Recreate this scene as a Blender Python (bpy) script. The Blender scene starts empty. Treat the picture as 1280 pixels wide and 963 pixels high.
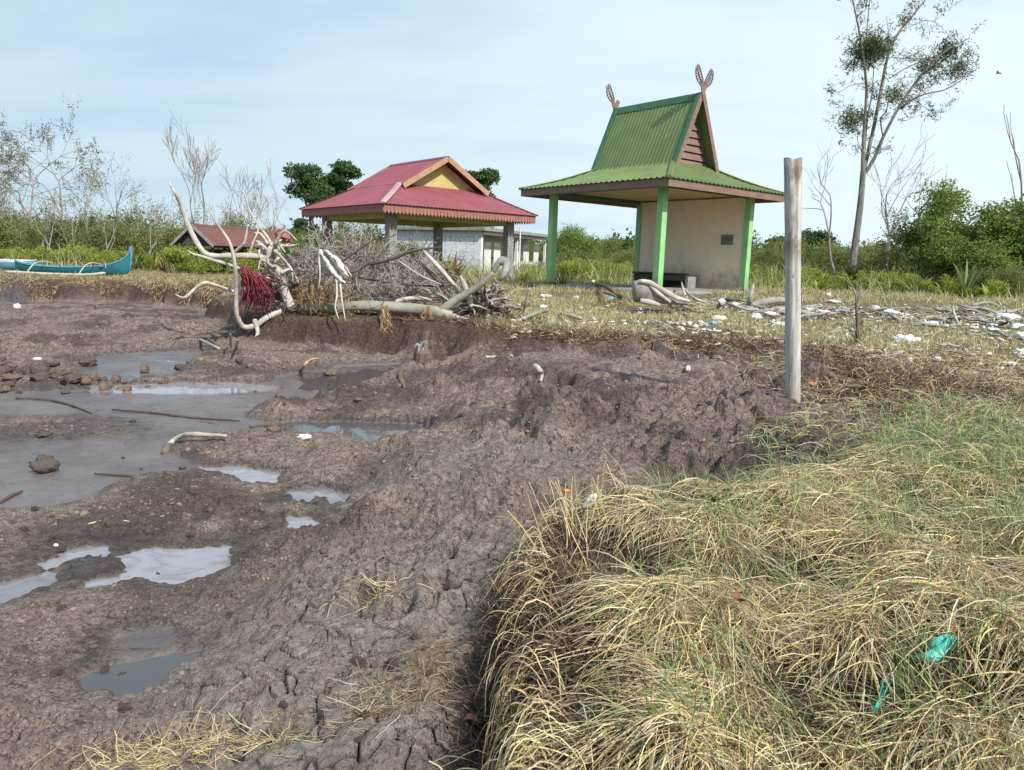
import bpy, math, random
import numpy as np
from mathutils import Vector, Matrix
random.seed(7)
rng = np.random.default_rng(7)
S = bpy.context.scene
COL = S.collection
PI = math.pi

# ------------------------------------------------------------------ camera
FPX, HC, ROLL, EYE = 910.0, 326.0, math.radians(1.765), 1.6
PITCH = math.atan((481.5 - HC) / FPX)
_F = np.array([0, math.cos(PITCH), -math.sin(PITCH)])
_U0 = np.array([0, math.sin(PITCH), math.cos(PITCH)])
_R0 = np.array([1.0, 0, 0])
_R = _R0 * math.cos(ROLL) + _U0 * math.sin(ROLL)
_U = _U0 * math.cos(ROLL) - _R0 * math.sin(ROLL)

def ray(px, py):
    return _F + _R * ((px - 640) / FPX) + _U * ((481.5 - py) / FPX)

def at(px, py, Y):
    """point of the place seen in direction (px, py) at forward distance Y"""
    d = ray(px, py)
    d = d * (Y / d[1])
    return Vector((d[0], d[1], d[2] + EYE))

def gz(px, py, z):
    """point at height z seen in direction (px, py)"""
    d = ray(px, py)
    k = (z - EYE) / d[2]
    return Vector((d[0] * k, d[1] * k, z))

cam_d = bpy.data.cameras.new('camera')
cam = bpy.data.objects.new('camera', cam_d)
COL.objects.link(cam)
cam_d.sensor_width = 36
cam_d.lens = FPX / 1280 * 36
cam_d.clip_start = 0.05
cam_d.clip_end = 4000
M = Matrix(((_R[0], _U[0], -_F[0], 0), (_R[1], _U[1], -_F[1], 0), (_R[2], _U[2], -_F[2], EYE), (0, 0, 0, 1)))
cam.matrix_world = M
S.camera = cam

# ------------------------------------------------------------------ noise
_P = np.random.default_rng(11).permutation(4096).astype(np.int64)
_G = np.random.default_rng(12).random(4096) * 2 * PI
_GX, _GY = np.cos(_G), np.sin(_G)
_V1 = np.random.default_rng(13).random(4096)
_V2 = np.random.default_rng(14).random(4096)

def _h(i, j, s):
    return _P[(_P[(i + s * 37) & 4095] + j) & 4095]

def noise(x, y, s=0):
    xi = np.floor(x).astype(np.int64); yi = np.floor(y).astype(np.int64)
    fx = x - xi; fy = y - yi
    u = fx * fx * fx * (fx * (fx * 6 - 15) + 10); v = fy * fy * fy * (fy * (fy * 6 - 15) + 10)
    def g(a, b):
        k = _h(xi + a, yi + b, s)
        return _GX[k] * (fx - a) + _GY[k] * (fy - b)
    n0 = g(0, 0) * (1 - u) + g(1, 0) * u
    n1 = g(0, 1) * (1 - u) + g(1, 1) * u
    return (n0 * (1 - v) + n1 * v) * 1.5

def worley(x, y, s=0, jit=0.9):
    """F1, F2 and the id of the nearest cell"""
    xi = np.floor(x).astype(np.int64); yi = np.floor(y).astype(np.int64)
    f1 = np.full(x.shape, 9.0); f2 = np.full(x.shape, 9.0); idc = np.zeros(x.shape)
    for a in (-1, 0, 1):
        for b in (-1, 0, 1):
            k = _h(xi + a, yi + b, s)
            d = np.hypot(xi + a + 0.5 + (_V1[k] - .5) * jit - x, yi + b + 0.5 + (_V2[k] - .5) * jit - y)
            m = d < f1
            f2 = np.where(m, f1, np.minimum(f2, d))
            idc = np.where(m, _V1[(k * 7 + 3) & 4095], idc)
            f1 = np.where(m, d, f1)
    return f1, f2, idc

def sst(a, b, x):
    t = np.clip((x - a) / (b - a), 0, 1)
    return t * t * (3 - 2 * t)

def poly_sd(x, y, poly):
    """signed distance to a closed polygon, positive inside"""
    P = np.asarray(poly, float); n = len(P)
    d = np.full(x.shape, 1e9); ins = np.zeros(x.shape, bool)
    for i in range(n):
        ax, ay = P[i]; bx, by = P[(i + 1) % n]
        ex, ey = bx - ax, by - ay
        wx, wy = x - ax, y - ay
        t = np.clip((wx * ex + wy * ey) / (ex * ex + ey * ey + 1e-12), 0, 1)
        d = np.minimum(d, (wx - ex * t) ** 2 + (wy - ey * t) ** 2)
        c = ((ay <= y) & (by > y)) | ((by <= y) & (ay > y))
        with np.errstate(divide='ignore', invalid='ignore'):
            xc = ax + (y - ay) * ex / (ey if abs(ey) > 1e-12 else 1e-12)
        ins ^= c & (x < xc)
    d = np.sqrt(d)
    return np.where(ins, d, -d)

# ------------------------------------------------------------------ terrain
def pw(lst):
    return [tuple(gz(a, b, z)[:2]) for a, b, z in lst]

TERR = [(-300, 60), (-60, 34)] + pw([(-150, 348, .58), (18, 350, .58), (30, 352, .58), (140, 354, .58), (230, 360, .58), (292, 366, .58)]) + \
    [(-6.6, 16.5), (-5.3, 14.2)] + \
    pw([(335, 396, .6), (420, 396, .6), (500, 401, .6), (545, 408, .58), (640, 420, .6), (760, 425, .61), (880, 432, .62), (960, 442, .62),
        (1060, 472, .63), (1140, 500, .63), (1100, 535, .62), (1050, 560, .63), (900, 578, .66), (760, 592, .69), (700, 606, .7),
        (678, 636, .68), (668, 700, .68), (668, 800, .66), (685, 900, .66), (700, 990, .64)]) + \
    [(.10, .6), (.02, -.3), (-.4, -1.6), (-2, -4), (-300, -40), (-300, -300), (300, -300), (300, 400), (-300, 400)]

TC = np.array([(-20, 26, .58), (-12, 30, .6), (-4, 14, .6), (-4.3, 32, .66), (0, 11, .6), (2, 10, .62), (3.9, 22.5, .86), (1, 24, .82),
               (7, 23, .84), (13, 22, .84), (4, 8, .64), (2, 4.5, .62), (1, 3, .62), (.5, 2, .58), (.5, 1.2, .50), (.3, .8, .42), (.3, 1.5, .5), (1.5, .8, .50), (1.2, 1.3, .56), (2, 2, .66), (.5, 2.7, .64), (3, 3.2, .66),
               (30, 60, .8), (-40, 60, .6), (0, 80, .7), (-2, 24, .68), (16, 30, .8), (8, 14, .72), (-5, 44, .62)], float)

MC = [(20, 382, .1), (150, 385, .13), (250, 380, .13), (60, 420, .12), (200, 420, .2), (150, 440, .1), (300, 425, .32), (260, 410, .22),
      (350, 432, .3), (400, 442, .16), (330, 472, .12), (20, 472, .14), (60, 482, .1), (380, 452, .08), (450, 452, .06), (510, 440, .15),
      (560, 460, .3), (500, 492, .2), (460, 512, .1), (700, 440, .56), (650, 462, .47), (900, 450, .59), (800, 440, .58), (1050, 500, .61), (1085, 505, .63), (1100, 485, .63), (1040, 535, .6), (1010, 505, .57), (980, 470, .57), (990, 492, .53), (800, 480, .48),
      (600, 520, .36), (700, 520, .42), (900, 540, .43), (1000, 520, .5), (600, 572, .38), (520, 585, .22), (700, 580, .38), (450, 600, .15),
      (400, 640, .12), (300, 640, .1), (550, 660, .34), (600, 640, .38), (450, 700, .24), (520, 700, .34), (580, 720, .38), (400, 740, .2), (630, 800, .36), (620, 900, .32), (300, 700, .05), (100, 660, .1),
      (100, 760, .07), (250, 760, .07), (350, 780, .17), (500, 780, .36), (430, 770, .29), (580, 830, .36), (500, 850, .32), (560, 900, .3), (300, 850, .1), (100, 900, .1),
      (230, 935, .22), (400, 870, .24), (400, 930, .22), (330, 890, .16), (500, 930, .26), (20, 950, .16), (40, 560, .02), (420, 550, .06), (230, 605, .07), (-100, 420, .1),
      (-300, 700, .1), (600, 960, .2), (60, 620, .03)]
MC = np.array([tuple(gz(a, b, z)) for a, b, z in MC] + [(-4, 0, .12), (-1, -1, .15), (0, 0, .2), (-12, 5, .1)])

def idw(x, y, C, p=3.0, r0=.12, r1=.05):
    w = np.zeros(x.shape); v = np.zeros(x.shape)
    for cx, cy, cz in C:
        r = r0 + r1 * math.hypot(cx, cy)
        k = 1.0 / ((x - cx) ** 2 + (y - cy) ** 2 + r * r) ** (p / 2)
        w += k; v += k * cz
    return v / w

# wet flats and pools: polygon in picture directions on z = 0, floor height, edge softness
FLATS = [([(-400, 500), (-20, 492), (90, 488), (230, 489), (285, 485), (340, 478), (352, 470), (430, 458), (505, 454), (512, 462), (478, 480),
           (440, 498), (330, 512), (300, 524), (345, 532), (330, 545), (225, 548), (208, 565), (235, 578), (265, 588), (215, 592), (150, 604),
           (118, 622), (60, 640), (-20, 644), (-400, 660)], .006, .18),
         ([(88, 455), (120, 446), (200, 441), (262, 436), (268, 444), (240, 458), (225, 472), (150, 480), (112, 478)], .004, .25)]
POOLS = [([(350, 530), (420, 528), (522, 530), (520, 552), (485, 562), (440, 549), (400, 543), (360, 543)], -.02, .1),
         ([(250, 585), (300, 586), (345, 594), (338, 605), (305, 607), (290, 596)], -.02, .06),
         ([(370, 617), (405, 613), (436, 620), (425, 629), (380, 627)], -.02, .05),
         ([(357, 647), (378, 648), (390, 657), (384, 664), (366, 662)], -.02, .04),
         ([(158, 697), (190, 688), (280, 686), (268, 704), (272, 714), (225, 730), (180, 727), (110, 738), (118, 730), (150, 722), (162, 712)], -.02, .05),
         ([(-60, 760), (-10, 735), (30, 722), (62, 716), (55, 728), (20, 745), (-20, 760)], -.02, .04),
         ([(50, 706), (90, 690), (128, 687), (126, 692), (80, 700), (58, 716)], -.015, .03),
         ([(120, 848), (160, 834), (215, 822), (240, 823), (232, 834), (200, 850), (184, 866), (164, 874), (155, 858), (125, 854)], -.03, .06),
         ([(110, 484), (170, 481), (230, 479), (290, 479), (340, 484), (330, 489), (250, 492), (180, 491), (120, 489)], -.025, .08),
         ([(390, 470), (440, 462), (498, 458), (480, 470), (440, 482), (400, 485)], -.012, .2),
         ([(-200, 372), (-20, 362), (22, 362), (16, 378), (-20, 385), (-200, 400)], .004, .6),
         ([(292, 377), (330, 380), (328, 390), (296, 388)], -.01, .4),
         ([(160, 800), (190, 795), (200, 808), (170, 815)], .012, .08)]
FLATS = [(pw([(a, b, 0) for a, b in P]), t, e) for P, t, e in FLATS]
POOLS = [(pw([(a, b, 0) for a, b in P]), t, e) for P, t, e in POOLS]
HOLES = [(595, 577, .38, .05, .16), (550, 745, .28, .05, .14), (378, 912, .2, .035, .12), (352, 772, .18, .05, .1), (945, 545, .43, .06, .14),
         (545, 690, .28, .06, .12), (500, 768, .27, .04, .06), (870, 512, .44, .07, .1), (745, 508, .42, .07, .08), (660, 462, .45, .12, .2),
         (700, 470, .45, .1, .16), (585, 865, .22, .06, .12), (470, 715, .22, .035, .05), (420, 865, .2, .03, .06), (640, 560, .38, .04, .05),
         (215, 600, .08, .05, .04), (510, 905, .2, .035, .05), (790, 500, .45, .06, .08), (840, 560, .42, .05, .08), (700, 545, .4, .06, .06),
         (460, 455, .5, .1, .0), (860, 470, .5, .12, .1), (930, 470, .52, .12, .08), (770, 470, .48, .1, .1), (620, 495, .4, .08, .1),
         (560, 420, .5, .4, .3)]
HOLES = [(gz(a, b, z)[0], gz(a, b, z)[1], r * 1.35, d * 1.15) for a, b, z, r, d in HOLES]
_hr = np.random.default_rng(5)
for _ in range(70):
    a, b = _hr.uniform(430, 1010), _hr.uniform(440, 720)
    q = gz(a, b, .35)
    HOLES.append((q[0], q[1], _hr.uniform(.03, .06) * (1 + q[1] * .05), _hr.uniform(.035, .07)))
for _ in range(420):
    a, b = _hr.uniform(0, 1000), _hr.uniform(430, 950)
    q = gz(a, b, .25)
    HOLES.append((q[0], q[1], _hr.uniform(.010, .028) * (1 + q[1] * .12), _hr.uniform(.008, .022)))

def terrain(x, y, masks=False, fine=True):
    x = np.asarray(x, float); y = np.asarray(y, float)
    rr = np.hypot(x, y)
    sd = poly_sd(x, y, TERR)
    ew = np.clip(rr * .035, .03, .5)
    sdw = sd + noise(x * 1.3, y * 1.3, 3) * np.clip(rr * .03, .03, .45) + noise(x * 4.1, y * 4.1, 4) * np.clip(rr * .02, .02, .05) \
        + noise(x * 11, y * 11, 5) * .012
    near = 1 - sst(2.6, 4.5, rr)
    wd = .15 * near + (1 - near) * np.clip(.05 + rr * .018, .1, .3)
    soft = sst(-2.2, -.9, x) * (1 - near) * (1 - sst(11.5, 13.5, rr)); wd = wd + .5 * soft
    s = sst(-wd, wd * .5, sdw)
    T = idw(x, y, TC)
    far = sst(50, 110, rr)
    T = T * (1 - far) + .7 * far
    mud = idw(x, y, MC, 4.2, .26, .085)
    # lumpy churned mud
    wx = x + .12 * noise(x * 1.7, y * 1.7, 7) + .03 * noise(x * 7, y * 7, 8)
    wy = y + .12 * noise(x * 1.7, y * 1.7, 9) + .03 * noise(x * 7, y * 7, 10)
    rough = .55 + .9 * sst(-.3, .4, noise(x * .6, y * .6, 12))
    L = .10 * np.abs(noise(wx * 1.1, wy * 1.1, 20)) + .065 * np.abs(noise(wx * 2.6, wy * 2.6, 21))
    L2 = .030 * (1.15 * np.abs(noise(wx * 5.3, wy * 5.3, 22)) ** 1.25) + .015 * np.abs(noise(wx * 10.5, wy * 10.5, 23))
    L3 = .008 * np.abs(noise(wx * 23, wy * 23, 24)) + .0032 * noise(wx * 47, wy * 47, 25)
    kfar = np.clip(rr / 6, .0, 1)
    # crust : smooth domes split by cracks
    cp = gz(500, 770, .26)
    c1 = np.exp(-(((x - cp[0]) / .95) ** 2 + ((y - cp[1]) / 1.05) ** 2) ** 1.3)
    cq = gz(600, 560, .38)
    c2 = np.exp(-(((x - cq[0]) / .9) ** 2 + ((y - cq[1]) / .8) ** 2) ** 1.3)
    cr = gz(420, 890, .2)
    c3 = np.exp(-(((x - cr[0]) / .5) ** 2 + ((y - cr[1]) / .3) ** 2) ** 1.3)
    crust = np.clip(c1 + .75 * c2 + .8 * c3, 0, 1)
    f1, f2, cid = worley(wx * 5.2 + .5 * noise(x * 9, y * 9, 30), wy * 5.2 + .5 * noise(x * 9, y * 9, 31), 33)
    crack = 1 - sst(0.0, .07, f2 - f1)
    g1, g2, _c = worley(wx * 13 + .4 * noise(x * 20, y * 20, 35), wy * 13 + .4 * noise(x * 20, y * 20, 36), 34)
    crack2 = (1 - sst(0.0, .06, g2 - g1)) * sst(-.1, .3, noise(x * 3, y * 3, 37))
    e1, e2, ei = worley(wx * 8.5, wy * 8.5, 43, 1.0); k1, k2, ki = worley(wx * 20 + .3 * noise(x * 30, y * 30, 46), wy * 20, 44, 1.0)
    b1, b2, bi = worley(wx * 3.3, wy * 3.3, 47, 1.0)
    crumb = .10 * (.25 + .75 * bi) * np.clip(1 - (b1 * 1.25) ** 2, 0, 1) - .03 + .034 * ei ** 1.5 * np.clip(1 - (e1 * 1.4) ** 2, 0, 1) + .012 * ki * np.clip(1 - (k1 * 1.4) ** 2, 0, 1)
    crumb *= .35 + .9 * sst(-.25, .35, noise(x * 1.4, y * 1.4, 45))
    dome = .034 * np.clip(1 - f1 * f1 * 1.2, 0, 1)
    # trodden, stringy streaks in the right hand mud
    st = np.abs(noise(x * 2.2 + y * 1.2, y * 7 - x * .8, 41)) * .035 + np.abs(noise(x * 5, y * 15, 42)) * .012
    streak = sst(4.6, 6.0, rr) * sst(-1.5, 0.3, x)
    lum = (crumb - .015) * (1 - .8 * crust) + (L - .06) + (L2 - .022) * (1 - .55 * crust) + L3 * (1 - .6 * crust) + streak * .3 * (st - .018)
    lum = lum * np.clip(.45 + mud / .35, .6, 1.15)
    lum = lum * (1.35 - .42 * sst(3.0, 5.5, rr))
    h = mud + lum * rough * (1 + .1 * kfar) + crust * dome - crust * (.032 * crack * sst(-.35, .25, noise(x * 1.9, y * 1.9, 38)) + .007 * crack2)
    h = np.maximum(h, .014 + .3 * (h - .014)) if False else np.where(h < .03, .03 + .25 * (h - .03), h)
    for hx, hy, r, d in HOLES:
        if d <= 0: continue
        m = (np.abs(x - hx) < r * 2.2) & (np.abs(y - hy) < r * 2.8)
        if m.any():
            q = ((x[m] - hx) / r) ** 2 + ((y[m] - hy) / (r * 1.15)) ** 2
            q = q * (1 + .35 * noise(x[m] * .9 / r, y[m] * .9 / r, 50))
            h[m] -= d * np.exp(-q ** 2 * 1.2)
            h[m] += .012 * np.exp(-(np.sqrt(np.abs(q)) - 1.35) ** 2 * 9) * min(1, r / .05)
    wet = np.zeros(x.shape)
    nz = noise(x * 2.5, y * 2.5, 60) * .10 + noise(x * 7, y * 7, 61) * .05 + noise(x * 19, y * 19, 62) * .02
    for P, t, e in FLATS:
        d = poly_sd(x, y, P) + nz * np.clip(rr / 8, .3, 1.6)
        b = sst(-e, e * .4, d)
        rip = .006 * noise(x * 3 + y, y * 3, 63) + .004 * noise(x * 9, y * 14, 64) + .0022 * noise(x * 30, y * 34, 65)
        h = h * (1 - b) + (t + rip) * b
        wet = np.maximum(wet, b)
    # low dark hump in the flat and the brown one at its near side
    for (a, b_, zz, rx, ry) in ((48, 537, .06, .8, .4), (300, 606, .0, .4, .2)):
        q = gz(a, b_, 0)
        g = np.exp(-((x - q[0]) / rx) ** 2 - ((y - q[1]) / ry) ** 2)
        h = h + zz * g * (.6 + 1.2 * np.abs(noise(x * 6, y * 6, 66)))
        wet = wet * (1 - .8 * g * (zz > 0))
    for P, t, e in POOLS:
        d = poly_sd(x, y, P) + (nz * .75 + .035 * noise(x * 23, y * 23, 68)) * np.clip(rr / 6, .35, 1.2)
        h = np.where(d < 0, h * (1 - .62 * np.exp(-(d / .30) ** 2)), h)
        b = sst(-e, e * .3, d + e * .45)
        h = h * (1 - b) + (t + .004 * noise(x * 12, y * 12, 67)) * b
        wet = np.maximum(wet, sst(-e * 1.5, 0, d))
    # terrace top: tussocks and litter
    tt = T + near * (.08 * noise(x * 1.9, y * 1.9, 77) + .045 * noise(x * 4.3, y * 4.3, 78)) + .035 * noise(x * .9, y * .9, 70) + (.03 * np.abs(noise(x * 4, y * 4, 71)) + .02 * noise(x * 9, y * 9, 72)) * (.5 + .5 * near) \
        + .012 * noise(x * 25, y * 25, 73)
    lip = .03 * np.exp(-((sdw - .1) / .15) ** 2)
    h = np.where(s > 0, h * (1 - s) + np.maximum(tt - lip, h * 0 + .3) * s, h)
    face = s * (1 - s) * 4
    h = h + face * (.022 * noise(x * 7, y * 7, 75) + .018 * noise(x * 16, y * 16, 76)) + face * lum * .7 * (rr > 3)
    if not masks:
        return h
    grass = sst(.55, 1.0, s)
    litter = np.exp(-((sd - .25) / .5) ** 2) * sst(4.5, 6.5, rr)
    return h, wet, grass, litter, crust, crack * crust, cid, sd, s * (1 - s) * 4

def Hz(x, y):
    return float(terrain(np.array([float(x)]), np.array([float(y)]))[0])

# ------------------------------------------------------------------ object helpers
def tag(o, label=None, cat=None, group=None, kind=None):
    if label: o['label'] = label
    if cat: o['category'] = cat
    if group: o['group'] = group
    if kind: o['kind'] = kind
    return o

def empty(name, loc, rz=0, label=None, cat=None, group=None):
    o = bpy.data.objects.new(name, None)
    o.location = loc; o.rotation_euler = (0, 0, rz); o.empty_display_size = .2
    COL.objects.link(o)
    return tag(o, label, cat, group)

def np_mesh(name, V, F, mat=None, parent=None, smooth=False, colors=None, mats=None, fmat=None):
    """V (n,3); F list of (m,k) int arrays with k = 3 or 4"""
    me = bpy.data.meshes.new(name)
    V = np.asarray(V, np.float32)
    if not isinstance(F, list): F = [F]
    F = [np.asarray(f, np.int32) for f in F if len(f)]
    loops = np.concatenate([f.ravel() for f in F]); sizes = np.concatenate([np.full(len(f), f.shape[1], np.int32) for f in F])
    starts = np.concatenate([[0], np.cumsum(sizes)[:-1]]).astype(np.int32)
    me.vertices.add(len(V)); me.vertices.foreach_set('co', V.ravel())
    me.loops.add(len(loops)); me.loops.foreach_set('vertex_index', loops)
    me.polygons.add(len(sizes)); me.polygons.foreach_set('loop_start', starts)
    try: me.polygons.foreach_set('loop_total', sizes)
    except Exception: pass
    if smooth: me.polygons.foreach_set('use_smooth', np.ones(len(sizes), bool))
    me.update(calc_edges=True)
    if colors is not None:
        for nm, c in colors.items():
            ca = me.color_attributes.new(nm, 'FLOAT_COLOR', 'POINT')
            c = np.asarray(c, np.float32)
            if c.shape[1] == 3: c = np.concatenate([c, np.ones((len(c), 1), np.float32)], 1)
            ca.data.foreach_set('color', c.ravel())
    if mats is None: mats = [mat] if mat else []
    for m in mats: me.materials.append(m)
    if fmat is not None: me.polygons.foreach_set('material_index', np.asarray(fmat, np.int32))
    me.validate()
    o = bpy.data.objects.new(name, me)
    COL.objects.link(o)
    if parent: o.parent = parent
    return o

class MB:
    """collects boxes, tubes and sheets into one mesh"""
    def __init__(s): s.v = []; s.f = []; s.n = 0; s.c = []
    def add(s, V, F, col=None):
        V = np.asarray(V, float).reshape(-1, 3)
        s.v.append(V)
        for f in F: s.f.append([i + s.n for i in f])
        s.n += len(V)
        s.c.append(np.tile(np.array(col if col is not None else (1, 1, 1), float), (len(V), 1)))
    def box(s, c, size, rz=0, rx=0, ry=0, col=None, taper=1.0):
        a, b, d = size[0] / 2, size[1] / 2, size[2] / 2
        V = [(-a, -b, -d), (a, -b, -d), (a, b, -d), (-a, b, -d)] + [(x * taper, y * taper, d) for x, y in ((-a, -b), (a, -b), (a, b), (-a, b))]
        m = Matrix.Rotation(rz, 3, 'Z') @ Matrix.Rotation(ry, 3, 'Y') @ Matrix.Rotation(rx, 3, 'X')
        V = [tuple(m @ Vector(v) + Vector(c)) for v in V]
        s.add(V, [(0, 3, 2, 1), (4, 5, 6, 7), (0, 1, 5, 4), (1, 2, 6, 5), (2, 3, 7, 6), (3, 0, 4, 7)], col)
    def bar(s, p, q, w, h, col=None, up=(0, 0, 1)):
        p, q = Vector(p), Vector(q); d = (q - p); L = d.length; d.normalize()
        side = d.cross(Vector(up)).normalized(); u = side.cross(d).normalized()
        V = []
        for e in (p, q):
            for a, b in ((-1, -1), (1, -1), (1, 1), (-1, 1)): V.append(e + side * (a * w / 2) + u * (b * h / 2))
        s.add([tuple(v) for v in V], [(0, 1, 2, 3), (7, 6, 5, 4), (0, 4, 5, 1), (1, 5, 6, 2), (2, 6, 7, 3), (3, 7, 4, 0)], col)
    def tube(s, P, R, k=8, col=None, lump=0.0, seed=0, flat=1.0, cap=True):
        P = [Vector(p) for p in P]; n = len(P)
        if not hasattr(R, '__len__'): R = [R] * n
        V = []; rr = random.Random(seed)
        t = (P[1] - P[0]).normalized()
        ref = Vector((0, 0, 1)) if abs(t.z) < .9 else Vector((1, 0, 0))
        a = t.cross(ref).normalized()
        ph = rr.random() * 6
        for i in range(n):
            t = (P[min(i + 1, n - 1)] - P[max(i - 1, 0)])
            if t.length < 1e-9: t = Vector((0, 0, 1))
            t.normalize()
            a = (a - t * a.dot(t))
            if a.length < 1e-6: a = t.orthogonal()
            a.normalize(); b = t.cross(a)
            for j in range(k):
                an = 2 * PI * j / k
                r = R[i] * (1 + lump * (math.sin(an * 3 + ph + i * .35) * .5 + rr.uniform(-.5, .5)))
                V.append(P[i] + a * (math.cos(an) * r) + b * (math.sin(an) * r * flat))
        F = []
        for i in range(n - 1):
            for j in range(k):
                F.append((i * k + j, i * k + (j + 1) % k, (i + 1) * k + (j + 1) % k, (i + 1) * k + j))
        if cap:
            F.append(tuple(range(k - 1, -1, -1))); F.append(tuple((n - 1) * k + j for j in range(k)))
        s.add([tuple(v) for v in V], F, col)
    def grid(s, A, col=None):
        A = np.asarray(A, float); n, m = A.shape[:2]
        F = [(i * m + j, i * m + j + 1, (i + 1) * m + j + 1, (i + 1) * m + j) for i in range(n - 1) for j in range(m - 1)]
        s.add(A.reshape(-1, 3), F, col)
    def slab(s, pts, off, col=None):
        """polygon pts extruded by vector off"""
        n = len(pts); off = Vector(off)
        V = [tuple(Vector(p)) for p in pts] + [tuple(Vector(p) + off) for p in pts]
        F = [tuple(range(n - 1, -1, -1)), tuple(range(n, 2 * n))] + [(i, (i + 1) % n, n + (i + 1) % n, n + i) for i in range(n)]
        s.add(V, F, col)
    def build(s, name, mat, parent=None, smooth=False, bevel=0, colattr=False):
        me = bpy.data.meshes.new(name)
        V = np.concatenate(s.v)
        me.from_pydata(V.tolist(), [], s.f)
        me.materials.append(mat)
        if smooth: me.polygons.foreach_set('use_smooth', [True] * len(me.polygons))
        if colattr:
            ca = me.color_attributes.new('tint', 'FLOAT_COLOR', 'POINT')
            c = np.concatenate(s.c); c = np.concatenate([c, np.ones((len(c), 1))], 1).astype(np.float32)
            ca.data.foreach_set('color', c.ravel())
        me.update()
        o = bpy.data.objects.new(name, me); COL.objects.link(o)
        if parent: o.parent = parent
        if bevel:
            b = o.modifiers.new('bevel', 'BEVEL'); b.width = bevel; b.segments = 2; b.limit_method = 'ANGLE'
        return o

def smooth_path(pts, n=4):
    """Catmull-Rom through pts"""
    P = [Vector(p) for p in pts]
    out = []
    for i in range(len(P) - 1):
        p0 = P[max(i - 1, 0)]; p1 = P[i]; p2 = P[i + 1]; p3 = P[min(i + 2, len(P) - 1)]
        for k in range(n):
            t = k / n
            out.append(.5 * ((2 * p1) + (p2 - p0) * t + (2 * p0 - 5 * p1 + 4 * p2 - p3) * t * t + (-p0 + 3 * p1 - 3 * p2 + p3) * t ** 3))
    out.append(P[-1])
    return out

def lin(a, n):
    """resample a list of numbers to n values"""
    return list(np.interp(np.linspace(0, 1, n), np.linspace(0, 1, len(a)), a))

def copy_tree(o, loc=None, rz=None, sc=None, label=None, parent=None):
    c = o.copy(); COL.objects.link(c)
    c.parent = parent
    for ch in list(o.children): copy_tree(ch, parent=c)
    if loc is not None: c.location = loc
    if rz is not None: c.rotation_euler = (0, 0, rz)
    if sc is not None: c.scale = sc if hasattr(sc, '__len__') else (sc, sc, sc)
    if label: c['label'] = label
    return c

# ------------------------------------------------------------------ materials
def nt(name):
    m = bpy.data.materials.new(name); m.use_nodes = True
    t = m.node_tree; b = t.nodes['Principled BSDF']
    return m, t, b

def node(t, typ, **kw):
    n = t.nodes.new(typ)
    for k, v in kw.items():
        if k == 'inp':
            for a, b in v.items(): n.inputs[a].default_value = b
        else: setattr(n, k, v)
    return n

def mixc(t, fac, a, b, mode='MIX'):
    n = node(t, 'ShaderNodeMix', data_type='RGBA', blend_type=mode)
    for k, v in ((0, fac), (6, a), (7, b)):
        if isinstance(v, (int, float)): n.inputs[k].default_value = v
        elif isinstance(v, tuple): n.inputs[k].default_value = v if len(v) == 4 else v + (1,)
        else: t.links.new(v, n.inputs[k])
    return n.outputs[2]

def math_n(t, op, a, b=None, c=None, clamp=False):
    n = node(t, 'ShaderNodeMath', operation=op); n.use_clamp = clamp
    for k, v in enumerate((a, b, c)):
        if v is None: continue
        if isinstance(v, (int, float)): n.inputs[k].default_value = v
        else: t.links.new(v, n.inputs[k])
    return n.outputs[0]

def ramp(t, x, a, b, lo=0.0, hi=1.0):
    n = node(t, 'ShaderNodeMapRange', interpolation_type='SMOOTHSTEP')
    t.links.new(x, n.inputs[0])
    for k, v in ((1, a), (2, b), (3, lo), (4, hi)): n.inputs[k].default_value = v
    return n.outputs[0]

def nz_tex(t, vec, scale, detail=5, rough=.6, dist=0.0, sc3=None):
    if sc3:
        mp = node(t, 'ShaderNodeMapping'); t.links.new(vec, mp.inputs[0]); mp.inputs['Scale'].default_value = sc3; vec = mp.outputs[0]
    n = node(t, 'ShaderNodeTexNoise', inp={'Scale': scale, 'Detail': detail, 'Roughness': rough, 'Distortion': dist})
    t.links.new(vec, n.inputs['Vector'])
    return n.outputs[0]

def simple_mat(name, c1, c2=None, scale=3.0, rough=.8, bump=.2, bscale=None, bdist=.01, metal=0.0, sc3=None, c3=None, s3=20, f3=.5, tint=None,
               spec=.4, detail=6, dirt=None):
    m, t, b = nt(name)
    tc = node(t, 'ShaderNodeTexCoord').outputs['Object']
    c2 = c2 or tuple(v * .7 for v in c1)
    n1 = nz_tex(t, tc, scale, detail, .65, .3, sc3)
    col = mixc(t, ramp(t, n1, .35, .65), c1, c2)
    if c3:
        n3 = nz_tex(t, tc, s3, 4, .6, 0, sc3)
        col = mixc(t, ramp(t, n3, f3, f3 + .12), col, c3)
    if tint:
        a = node(t, 'ShaderNodeVertexColor', layer_name=tint).outputs[0]
        col = mixc(t, 1.0, col, a, 'MULTIPLY')
    t.links.new(col, b.inputs['Base Color'])
    b.inputs['Roughness'].default_value = rough; b.inputs['Metallic'].default_value = metal
    b.inputs['Specular IOR Level'].default_value = spec
    if bump:
        nb = nz_tex(t, tc, bscale or scale * 6, 6, .65, 0, sc3)
        bn = node(t, 'ShaderNodeBump', inp={'Strength': bump, 'Distance': bdist}); t.links.new(nb, bn.inputs['Height'])
        t.links.new(bn.outputs[0], b.inputs['Normal'])
    return m
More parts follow.
